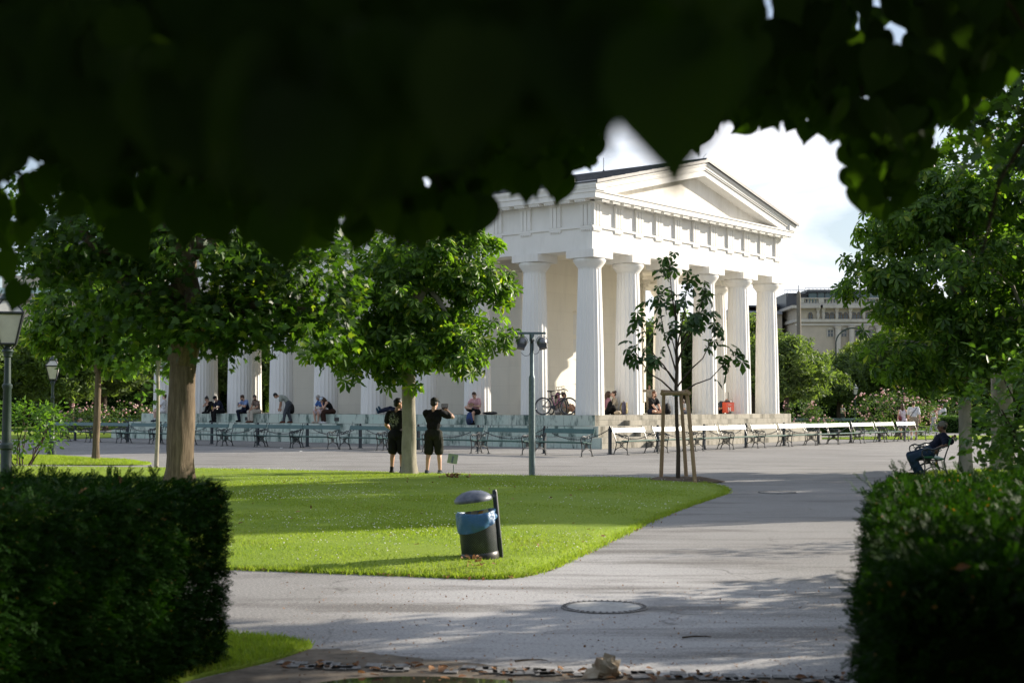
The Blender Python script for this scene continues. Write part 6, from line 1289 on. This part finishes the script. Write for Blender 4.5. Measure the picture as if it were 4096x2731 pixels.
mi_=np.zeros(len(P),int); mi_[NB:]=1; mi_[(RNG.random(len(P))<.04)&(P[:,1]>4.2)]=1; scatter_mesh('hanging_foliage',HEART[0],HEART[1],P,Tt,Nn,S,[M['linden'],M['linden_edge']],lt,mi_)
m2=5200; y2=RNG.uniform(.2,6.5,m2); q2=np.column_stack([.44*y2+.5+RNG.uniform(0,1,m2)*(7.-.44*y2),y2,RNG.uniform(2.15,5.2,m2)])  # extra unseen leaf mass at the right, added to block sun on near leaves
n=46000; q=np.column_stack([RNG.uniform(-9,9.5,n),RNG.uniform(-8,6.5,n),RNG.uniform(1.75,6.8,n)])
k=(q[:,2]>2.3-.10*np.maximum(q[:,0]-2.5,0)-.0*q[:,1])&((q[:,2]>1.75+.33*np.maximum(q[:,1],0))|(np.abs(q[:,0])>.42*np.maximum(q[:,1],.5)+1.2))&(((q[:,0]+1.)/9.5)**2+((q[:,1]+1.)/7.8)**2+((q[:,2]-2.5)/4.6)**2<1); q=np.concatenate([q[k],q2]); n=len(q)  # crown shaped lower at the unseen right side to block the sun
scatter_mesh('crown',HEART[0],HEART[1],q-np.array(Wl),RNG.normal(0,.6,(n,3))+np.array([0,0,-.5]),RNG.normal(0,.5,(n,3))+np.array([0,0,1.]),RNG.uniform(.12,.22,n),M['linden'],lt)
# ---------------------------------------------------------------- far buildings, fence
stone=pm('palace_stone',(.52,.46,.37),(.43,.38,.31),.5,.8,.2); stone2=pm('palace_trim',(.55,.52,.46),(.46,.43,.38),.6,.8,.2)
pane=pm('dark_window_pane',(.05,.065,.08),(.09,.11,.13),.8,.12,.6); slate=pm('grey_metal_roof',(.055,.06,.07),(.08,.085,.095),1,.4,.5)
glassb=pm('blue_green_glazing',(.085,.16,.18),(.06,.12,.14),.4,.08,.7); shing=pm('pale_slate_roof',(.33,.34,.38),(.22,.23,.26),2.5,.5,.4); copper=pm('pale_copper_roof',(.42,.55,.48),(.36,.48,.42),.6,.6,.3)
D=190.; q=lambda px:(px-CX)/F*D; zz=lambda py:CAMZ+(1627-py)/F*D
t=thing('palace','far pale palace with glazed roof storey and arched windows right of the temple','building',(0,D,0))
xl,xr=q(3188),q(3760); zc=[zz(y) for y in (1224,1232,1278,1284,1288,1296)]
b=MB(); b.box(xl,xr,0,40,0,zz(1230)); b.build('wall',stone,t)
b=MB()
b.box(xl-.8,xr,-.9,39,zz(1233),zz(1222)); b.box(xl-.3,xr,-.35,39,zz(1288),zz(1276)); b.box(xl-.2,xr,-.25,0,zz(1302),zz(1294)); b.box(xl-.15,xr,-.2,0,zz(1247),zz(1245)); b.build('cornice',stone2,t)
b=MB(); b.box(xl+.3,xr,-.3,.6,zz(1222),zz(1212)); b.box(xl+.3,xr,-.35,.7,zz(1195),zz(1191))
for i in range(60):
    x=xl+.8+i*.42
    b.lathe([(.14,0),(.185,.18),(.12,.36),(.13,zz(1195)-zz(1212))],6,c=(x,.15,zz(1212)))
for i in range(10): b.box(xl+.3+i*2.7,xl+1.0+i*2.7,-.33,.65,zz(1212),zz(1195))
b.build('balustrade',stone2,t)
for i,px in enumerate((3244,3310,3330,3364,3385,3419,3439,3474,3494,3530,3550)):
    x=q(px); w=.26 if 0 else .27; b=MB(); z0,z1=zz(1277),zz(1256); h=z1-z0; r=.28
    pts=[(x-r,z0),(x+r,z0),(x+r,z1)]+[(x+r*math.cos(a),z1+r*math.sin(a)) for a in np.linspace(.2,PI-.2,8)]+[(x-r,z1)]
    b.prism(pts,'y',-.06,.05); wn=b.build('window_pane',pane,t); b=MB(); b.box(x-.03,x+.03,-.09,-.061,z0,z1+r); b.box(x-r,x+r,-.09,-.061,z1-.05,z1+.03); b.box(x-r-.06,x-r,-.10,-.02,z0,z1); b.box(x+r,x+r+.06,-.10,-.02,z0,z1); b.build('window_frame',pm('brown_frame%d'%i,(.20,.14,.08),None,5,.6) if i==0 else bpy.data.materials['brown_frame0'],wn)
for px in (3273,3294,3348,3402,3456,3510,3565):
    x=q(px); b=MB(); b.box(x-.28,x+.28,-.55,-.01,zz(1240),zz(1233)); b.lathe([(.14,zz(1277)),(.20,zz(1268)),(.24,zz(1258)),(.18,zz(1250)),(.26,zz(1243)),(.30,zz(1240))],8,c=(x,-.3,0)); b.box(x-.5,x+.5,-.98,-.91,zz(1233),zz(1221)); b.build('caryatid_pier',stone2,t)
for px in (3350,3404,3458,3512):
    x=q(px); b=MB(); b.lathe([(.36,0),(.36,zz(1318)),(.55,zz(1306)),(.6,zz(1304))],10,c=(x,-.6,0)); b.build('giant_column',stone2,t)
for px in (3323,3377,3431,3486):
    x=q(px); b=MB(); b.box(x-.36,x+.36,-.05,.03,zz(1346),zz(1320)); wn=b.build('window_pane',pane,t); b=MB(); b.box(x-.5,x-.361,-.12,-.02,zz(1348),zz(1318)); b.box(x+.361,x+.5,-.12,-.02,zz(1348),zz(1318)); b.box(x-.36,x+.36,-.1,-.051,zz(1331.5),zz(1330)); b.box(x-.03,x+.03,-.1,-.052,zz(1346),zz(1320)); b.prism([(x-.6,zz(1317)),(x+.6,zz(1317)),(x,zz(1308))],'y',-.15,-.02); b.build('window_frame',stone2,wn)
b=MB(); b.box(q(3257),xr,3,30,zz(1222),zz(1163)); b.build('glazed_storey',glassb,t)
b=MB(); b.box(q(3245),xr,2.2,31,zz(1162),zz(1152)); b.box(q(3168),q(3256),3.5,30,zz(1222),zz(1163)); b.box(q(3200),q(3256),2.9,3.4,zz(1170),zz(1165))
for px in (3292,3322,3352,3381,3411,3441,3470,3500): b.box(q(px)-.06,q(px)+.06,2.85,2.99,zz(1222),zz(1163))
b.build('roof_storey_frame',slate,t)
b=MB()
for px in range(3240,3620,16): b.tube([(q(px),2.6,zz(1152)),(q(px),2.6,zz(1144.5))],.035,4)
b.tube([(q(3240),2.6,zz(1145)),(q(3620),2.6,zz(1145))],.035,4); b.tube([(q(3155),2.6,zz(1153)),(q(3240),2.6,zz(1153))],.035,4)
for px in range(3155,3240,12): b.tube([(q(px),2.6,zz(1163 if px>3168 else 1182)),(q(px),2.6,zz(1153))],.03,4)
b.tube([(q(3212),2.4,zz(1170)),(q(3212),2.4,zz(1133))],.05,5)
b.build('roof_railing',slate,t)
b=MB(); b.box(q(2990),xl-.8,6,36,0,zz(1236)); b.build('side_wing',stone,t); b=MB(); b.box(q(2990),xl-.85,5.5,36,zz(1246),zz(1236)); b.prism([(5.5,zz(1236)),(13,zz(1209)),(30,zz(1209)),(36,zz(1236))],'x',q(2990),xl-.9); b.build('side_wing_roof',shing,t); b=MB(); b.box(q(3120),xl-.1,10,30,zz(1206),zz(1194)); b.box(q(2990),q(3190),8,30,zz(1209),zz(1203)); b.build('roof_top_box',slate,t)
b=MB(); b.lathe([(.30,0),(.31,4),(.27,zz(1195)),(.2,zz(1194))],10); b.lathe([(.2,0),(.24,.15),(.12,.35),(.0,.5)],6,c=(0,0,zz(1194))); o=b.build('broken_mast',pm('grey_wood_mast',(.2,.18,.15),None,4,.9),smooth=40); o.location=(q(3149),D-8,0); tag(o,'weathered wooden mast rising above the trees before the palace','mast')
# museum far left
D2=260.; q=lambda px:(px-CX)/F*D2; zz=lambda py:CAMZ+(1627-py)/F*D2
t=thing('museum','huge pale domed museum seen through the leaves at the far left','building',(0,D2,0)); 
x0,x1=q(-420),q(700); b=MB(); b.box(x0,x1,0,50,0,zz(1175)); b.box(q(128),q(420),6,34,zz(1140),zz(1030)); b.box(q(-60),q(92),8,30,zz(1140),zz(1085)); b.build('wall',stone,t)
b=MB(); b.box(x0-.5,x1,-1.0,50,zz(1200),zz(1192)); b.box(x0-.5,x1,-.6,50,zz(1232),zz(1228)); b.box(x0,x1,-.4,1,zz(1180),zz(1173)); b.box(x0,x1,-.35,.9,zz(1192),zz(1186))
for i in range(120): b.box(x0+i*.45,x0+i*.45+.2,-.3,.6,zz(1186),zz(1180))
b.box(q(124),q(424),5.6,34.4,zz(1082),zz(1076)); b.box(q(126),q(422),5.7,34.3,zz(1062),zz(1058)); b.box(q(126),q(422),5.5,34.4,zz(1034),zz(1029)); b.build('cornice',stone2,t)
b=MB(); b.prism([(0.5,zz(1173)),(8,zz(1135)),(36,zz(1135)),(49,zz(1173))],'x',x0,x1); b.build('copper_roof',copper,t)
b=MB(); b.prism([(q(128),zz(1029)),(q(420),zz(1029)),(q(385),zz(975)),(q(330),zz(930)),(q(215),zz(930)),(q(160),zz(975))],'y',7,33); b.lathe([(q(93)-q(13),zz(1085)),(q(90)-q(13),zz(1060)),(q(60)-q(13),zz(1030)),(.2,zz(1005))],16,c=(q(13),19,0)); b.build('dark_dome',slate,t)
for px in (-200,-90,20,135,232,340,450,560):
    for yy,(u0,u1) in enumerate(((1278,1248),(1380,1330))):
        x=q(px); b=MB(); b.box(x-.62,x+.62,-.05,.05,zz(u0),zz(u1)); wn=b.build('window_pane',pane,t); b=MB(); b.box(x-.85,x-.621,-.25,-.02,zz(u0+4),zz(u1-3)); b.box(x+.621,x+.85,-.25,-.02,zz(u0+4),zz(u1-3)); b.box(x-1.,x+1.,-.4,-.02,zz(u1-3),zz(u1-7)); b.box(x-1.,x+1.,-.3,-.02,zz(u0+9),zz(u0+4)); b.box(x-.04,x+.04,-.1,-.051,zz(u0),zz(u1)); b.build('window_frame',stone2,wn)
for px in (150,196,250,300): 
    x=q(px); b=MB(); b.box(x-.6,x+.6,5.9,6.05,zz(1125),zz(1098)); b.build('window_pane',pane,t)
for px in (-145,-35,78,184,286,395): b=MB(); x=q(px); b.box(x-.5,x+.5,-.4,-.01,0,zz(1232)); b.build('pilaster',stone2,t)
# park fence far right and left
def fence(label,x0,x1,y):
    t=thing('iron_fence',label,'fence',(0,y,0)); b=MB(); 
    x=x0
    while x<x1: b.tube([(x,0,0),(x,0,2.1)],.022,4); x+=.22
    b.build('fence_bars',M['iron'],t); b=MB(); b.box(x0,x1,-.03,.03,1.85,1.93); b.box(x0,x1,-.03,.03,.22,.30); b.build('fence_rail',M['iron'],t)
    k=x0
    while k<x1: b=MB(); b.box(k-.12,k+.12,-.12,.12,0,2.35); b.build('fence_post',M['iron'],t); k+=6.
fence('black iron park fence under the trees right of the temple',22,58,119.5)
# green park chairs far right
def chair(label,x,y,rz):
    t=thing('garden_chair',label,'chair',(x,y,0),rz,'green chairs on the far path'); b=MB()
    for sx in (-.2,.2):
        b.tube([(sx,-.2,0),(sx,-.2,.44)],.014,5); b.tube([(sx,.2,0),(sx,.2,.44),(sx,.27,.9)],.014,5)
    b.tube([(-.2,.27,.9),(.2,.27,.9)],.014,5); b.build('chair_frame',M['lgreen'],t); b=MB()
    for i in range(5): b.box(-.21,.21,-.2+i*.085,-.13+i*.085,.435,.45)
    b.build('seat',M['lgreen'],t); b=MB()
    for i in range(4): b.box(-.15+i*.09,-.12+i*.09,.235,.25,.5,.88)
    b.build('backrest',M['lgreen'],t)
for i,px in enumerate((3786,3800,3818)): p=gx(px,100-i); chair('small green metal chair on the far path, %s from the left'%ordn[i],p.x,p.y,R(170+i*25))
# ---------------------------------------------------------------- people placed
AZL=218.5; AZF=128.5
def put(key,label,loc,az,sc=1.): return finish(POSES[key],label,loc,az,sc)
put('A','man with dark topknot hair in black printed tee and shorts, half behind the chestnut trunk',gx(1588,1*CAMZ*F/(1897.5-1627)),12,.99)
pB=gx(1735,CAMZ*F/(1899-1627)); put('B','man in black cap, tee and cargo shorts taking a photo beside the small sign',pB,8,1.0)
SL_=lambda px,off: L_(px,off)
put('leftmost','person in white sitting at the left end of the temple base behind the maple',L_(655,-.66),AZL+50)
put('facepalm','woman in black hiding her face in her hands beside the man in navy',L_(858,-.38),AZL+10)
put('navy','man in navy tee and black cap sitting hunched over a phone',L_(889,-.62),AZL+18)
put('blueshirt','man in pale blue shirt sitting with one knee up beside the man in tan',L_(990,-.55),AZL+5)
put('tanshirt','bearded man in tan shirt and cream trousers sitting on the temple base',L_(1034,-.62),AZL+12)
put('bending','man in striped sage shirt bending over on the temple step',L_(1150,-1.04,2*st),262,.98)
put('greyhair','grey haired woman in blue top and pale skirt reading on the temple base',L_(1296,-.62),AZL+5)
put('tank','woman in pale cap and black top leaning forward with a hand at her mouth',L_(1330,-.62),AZL+32)
put('lying','person lying on the temple base showing dark jeans and blue boots',L_(1592,-.2),286)
put('striped','man in pink striped shirt and black shorts sitting with crossed leg',L_(1905,-.62),AZL-8)
put('floor1','dark haired woman sitting on the temple floor directly behind the bicycles',T(1.3,t_at_px(2232,'left',1.3),SZ),112,.97)
put('floor2','woman with tied hair sitting in the sun right of the bicycles',T(1.3,t_at_px(2258,'left',1.3),SZ),118,.97)
put('pinkprint','woman in pink print looking right beside the corner column',Fr(2428,.35),75)
put('cardigan','woman with hair bun in beige cardigan and black trousers facing left',Fr(2459,.1),262)
put('hidden','person in black and white stripes mostly hidden behind the second front column',Fr(2484,2.1),250)
put('beardman','red bearded man in black tee sitting cross legged on the front porch',Fr(2606,-.12),140,1.03)
put('boy','small boy standing with arms stretched out behind the bearded man',Fr(2597,3.0),190,.74)
put('kid','small child sitting on the front porch behind the wooden stakes',Fr(2738,.1),250,.70)
put('stooped','bald man stooping over behind the orange red trolley bag',Fr(2878,.55),150)
pw=gx(3608,66.5); put('dress','woman in short pale dress with burgundy bag walking away',pw,18,.97)
pm_=gx(3652,65.5); put('whitetee','man in white tee, khaki shorts and beige cap walking away',pm_,14,1.04)
put('walker1','man in white long sleeved shirt and navy trousers looking down while walking',gx(3768,85),235,1.0)
put('walker2','walker in white top and light grey trousers striding past the rose bush',gx(3733,80),268,.98)
fq=Vector((-dirv.y,dirv.x,0)); bl=Matrix.Rotation(GBROT,4,'Z')
put('benchman','man in grey cap, navy tee and jeans lounging on the bright green bench',GBPOS+bl@Vector((.42,.33,.45)),282,.97)
put('farman','distant person in white standing by the iron fence',gx(3366,112),180)
# held and carried things
def held(name,label,cat,loc,az,fn,mat):
    b=MB(); fn(b); o=b.build(name,mat); o.location=loc; o.rotation_euler=(0,0,-R(az)); tag(o,label,cat); return o
def cam_rig(b): b.box(-.07,.07,-.02,.03,-.04,.04); b.box(-.05,.05,.03,.09,-.035,.035); [b.box(-.075,.075,-.02,.05-i*.008,.042+i*.022,.056+i*.022) for i in range(4)]; b.box(-.08,-.0751,-.02,.02,.04,.12); b.box(.0751,.08,-.02,.02,.04,.12)
held('camera','small black camera held up in front of the face of the man in cargo shorts','camera',pB+Matrix.Rotation(-R(8),3,'Z')@Vector((.17,.47,1.50)),8,cam_rig,M['lampdark'])
def phone(b): b.box(-.038,.038,-.005,.005,-.075,.075)
pA=L_(889,-.62); held('phone','yellow cased phone in the hands of the man in navy','phone',pA+Matrix.Rotation(-R(AZL+18),3,'Z')@Vector((-.05,.52,.27)),AZL+18,phone,pm('yellow_phone_case',(.55,.38,.03),None,5,.5))
pC=L_(990,-.55); held('phone','dark phone in the hands of the man in pale blue','phone',pC+Matrix.Rotation(-R(AZL+5),3,'Z')@Vector((.02,.50,.45)),AZL+5,phone,M['lampdark'])
pS=L_(1905,-.62); held('food_box','brown food box in the hands of the man in the striped shirt','box',pS+Matrix.Rotation(-R(AZL-8),3,'Z')@Vector((.01,.37,.40)),AZL-8,lambda b:b.prism([(-.09,0),(.09,0),(.11,.06),(-.11,.06)],'y',-.06,.06),pm('brown_card',(.36,.24,.13),None,8,.8))
pb_=L_(1296,-.62); held('book','open book on the lap of the grey haired woman','book',pb_+Matrix.Rotation(-R(AZL+5),3,'Z')@Vector((0,.42,.28)),AZL+5,lambda b:(b.box(-.13,-.003,-.09,.09,0,.02),b.box(.003,.13,-.09,.09,0,.02)),c_['cream'])
hb=MB(); hb.ell((0,0,0),(.09,.16,.13)); hb.tube([(0,-.12,.08),(.02,-.05,.34),(.02,.05,.34),(0,.12,.08)],.012,5); o=hb.build('shoulder_bag',pm('burgundy_leather',(.16,.012,.02),None,8,.4),smooth=60); o.location=pw+Vector((-.14,-.10,1.0)); o.rotation_euler=(0,0,R(-18)); tag(o,'burgundy shoulder bag carried by the woman in the pale dress','bag')
sb_=MB(); m_=Matrix.Rotation(-R(14),3,'Z'); sb_.tube([m_@Vector(p) for p in ((.17,-.02,1.50),(.10,-.15,1.40),(-.02,-.155,1.25),(-.14,-.12,1.08),(-.19,0,1.02))],.014,5); o=sb_.build('bag_strap',M['lampdark']); o.location=pm_; o.scale=(1.04,)*3; tag(o,'black strap across the back of the man in the white tee','strap')
# kneeling brown bag by the pair
# ---------------------------------------------------------------- sky, sun, camera
SAZ,SEL=R(65.5),R(21.3)
w=bpy.data.worlds.new('World'); SC.world=w; w.use_nodes=True; nt=w.node_tree; nt.nodes.clear()
out=nt.nodes.new('ShaderNodeOutputWorld'); sky=nt.nodes.new('ShaderNodeTexSky'); sky.sky_type='NISHITA'; sky.sun_disc=False
sky.sun_elevation=SEL; sky.sun_rotation=SAZ; sky.air_density=1.0; sky.dust_density=1.2; sky.ozone_density=1.5
b1=nt.nodes.new('ShaderNodeBackground'); b1.inputs[1].default_value=.07; nt.links.new(sky.outputs[0],b1.inputs[0])
tc=nt.nodes.new('ShaderNodeTexCoord'); mp=nt.nodes.new('ShaderNodeMapping'); mp.inputs['Scale'].default_value=(1.,1.,2.6); mp.inputs['Location'].default_value=(1.3,.2,.4); nt.links.new(tc.outputs['Generated'],mp.inputs[0])
no=nt.nodes.new('ShaderNodeTexNoise'); no.inputs['Scale'].default_value=4.6; no.inputs['Detail'].default_value=9; no.inputs['Roughness'].default_value=.55; no.inputs['Distortion'].default_value=.35; nt.links.new(mp.outputs[0],no.inputs[0])
f=ramp(nt,no.outputs[0],[(.50,.22),(.68,1.)])
b2=nt.nodes.new('ShaderNodeBackground'); nt.links.new(mixc(nt,ramp(nt,no.outputs[0],[(.45,0.),(.7,1.)]),(.86,.93,1.08),(.98,.99,1.04)),b2.inputs[0]); b2.inputs[1].default_value=CLOUD
mx=nt.nodes.new('ShaderNodeMixShader'); nt.links.new(f,mx.inputs[0]); nt.links.new(b1.outputs[0],mx.inputs[1]); nt.links.new(b2.outputs[0],mx.inputs[2]); nt.links.new(mx.outputs[0],out.inputs[0])
L=bpy.data.lights.new('sun','SUN'); L.energy=SUNE; L.angle=R(.53); L.color=(1.,.90,.76); so=bpy.data.objects.new('sun',L); COL.objects.link(so)
sd=Vector((math.sin(SAZ)*math.cos(SEL),math.cos(SAZ)*math.cos(SEL),math.sin(SEL))); so.rotation_mode='QUATERNION'; so.rotation_quaternion=sd.to_track_quat('Z','Y'); so.location=(30,20,30)
cam=bpy.data.cameras.new('camera'); co=bpy.data.objects.new('camera',cam); COL.objects.link(co); SC.camera=co
co.location=(0,0,CAMZ); co.rotation_euler=(PI/2+PITCH,0,0); cam.sensor_width=36; cam.sensor_fit='HORIZONTAL'; cam.lens=36*F/4096; cam.clip_start=.05; cam.clip_end=5000
cam.dof.use_dof=True; cam.dof.focus_distance=42; cam.dof.aperture_fstop=4.0
SC.render.resolution_x=1024; SC.render.resolution_y=682
SC.view_settings.view_transform='Standard'; SC.view_settings.look='None'; SC.view_settings.gamma=1; SC.view_settings.use_curve_mapping=False; SC.view_settings.exposure=EXPO
SC.render.engine='CYCLES'; cy=SC.cycles; cy.max_bounces=8; cy.diffuse_bounces=4; cy.glossy_bounces=3; cy.transmission_bounces=4; cy.transparent_max_bounces=8; cy.caustics_reflective=False; cy.caustics_refractive=False
cy.use_denoising=True; cy.use_adaptive_sampling=True; cy.adaptive_threshold=.015; cy.sample_clamp_indirect=6
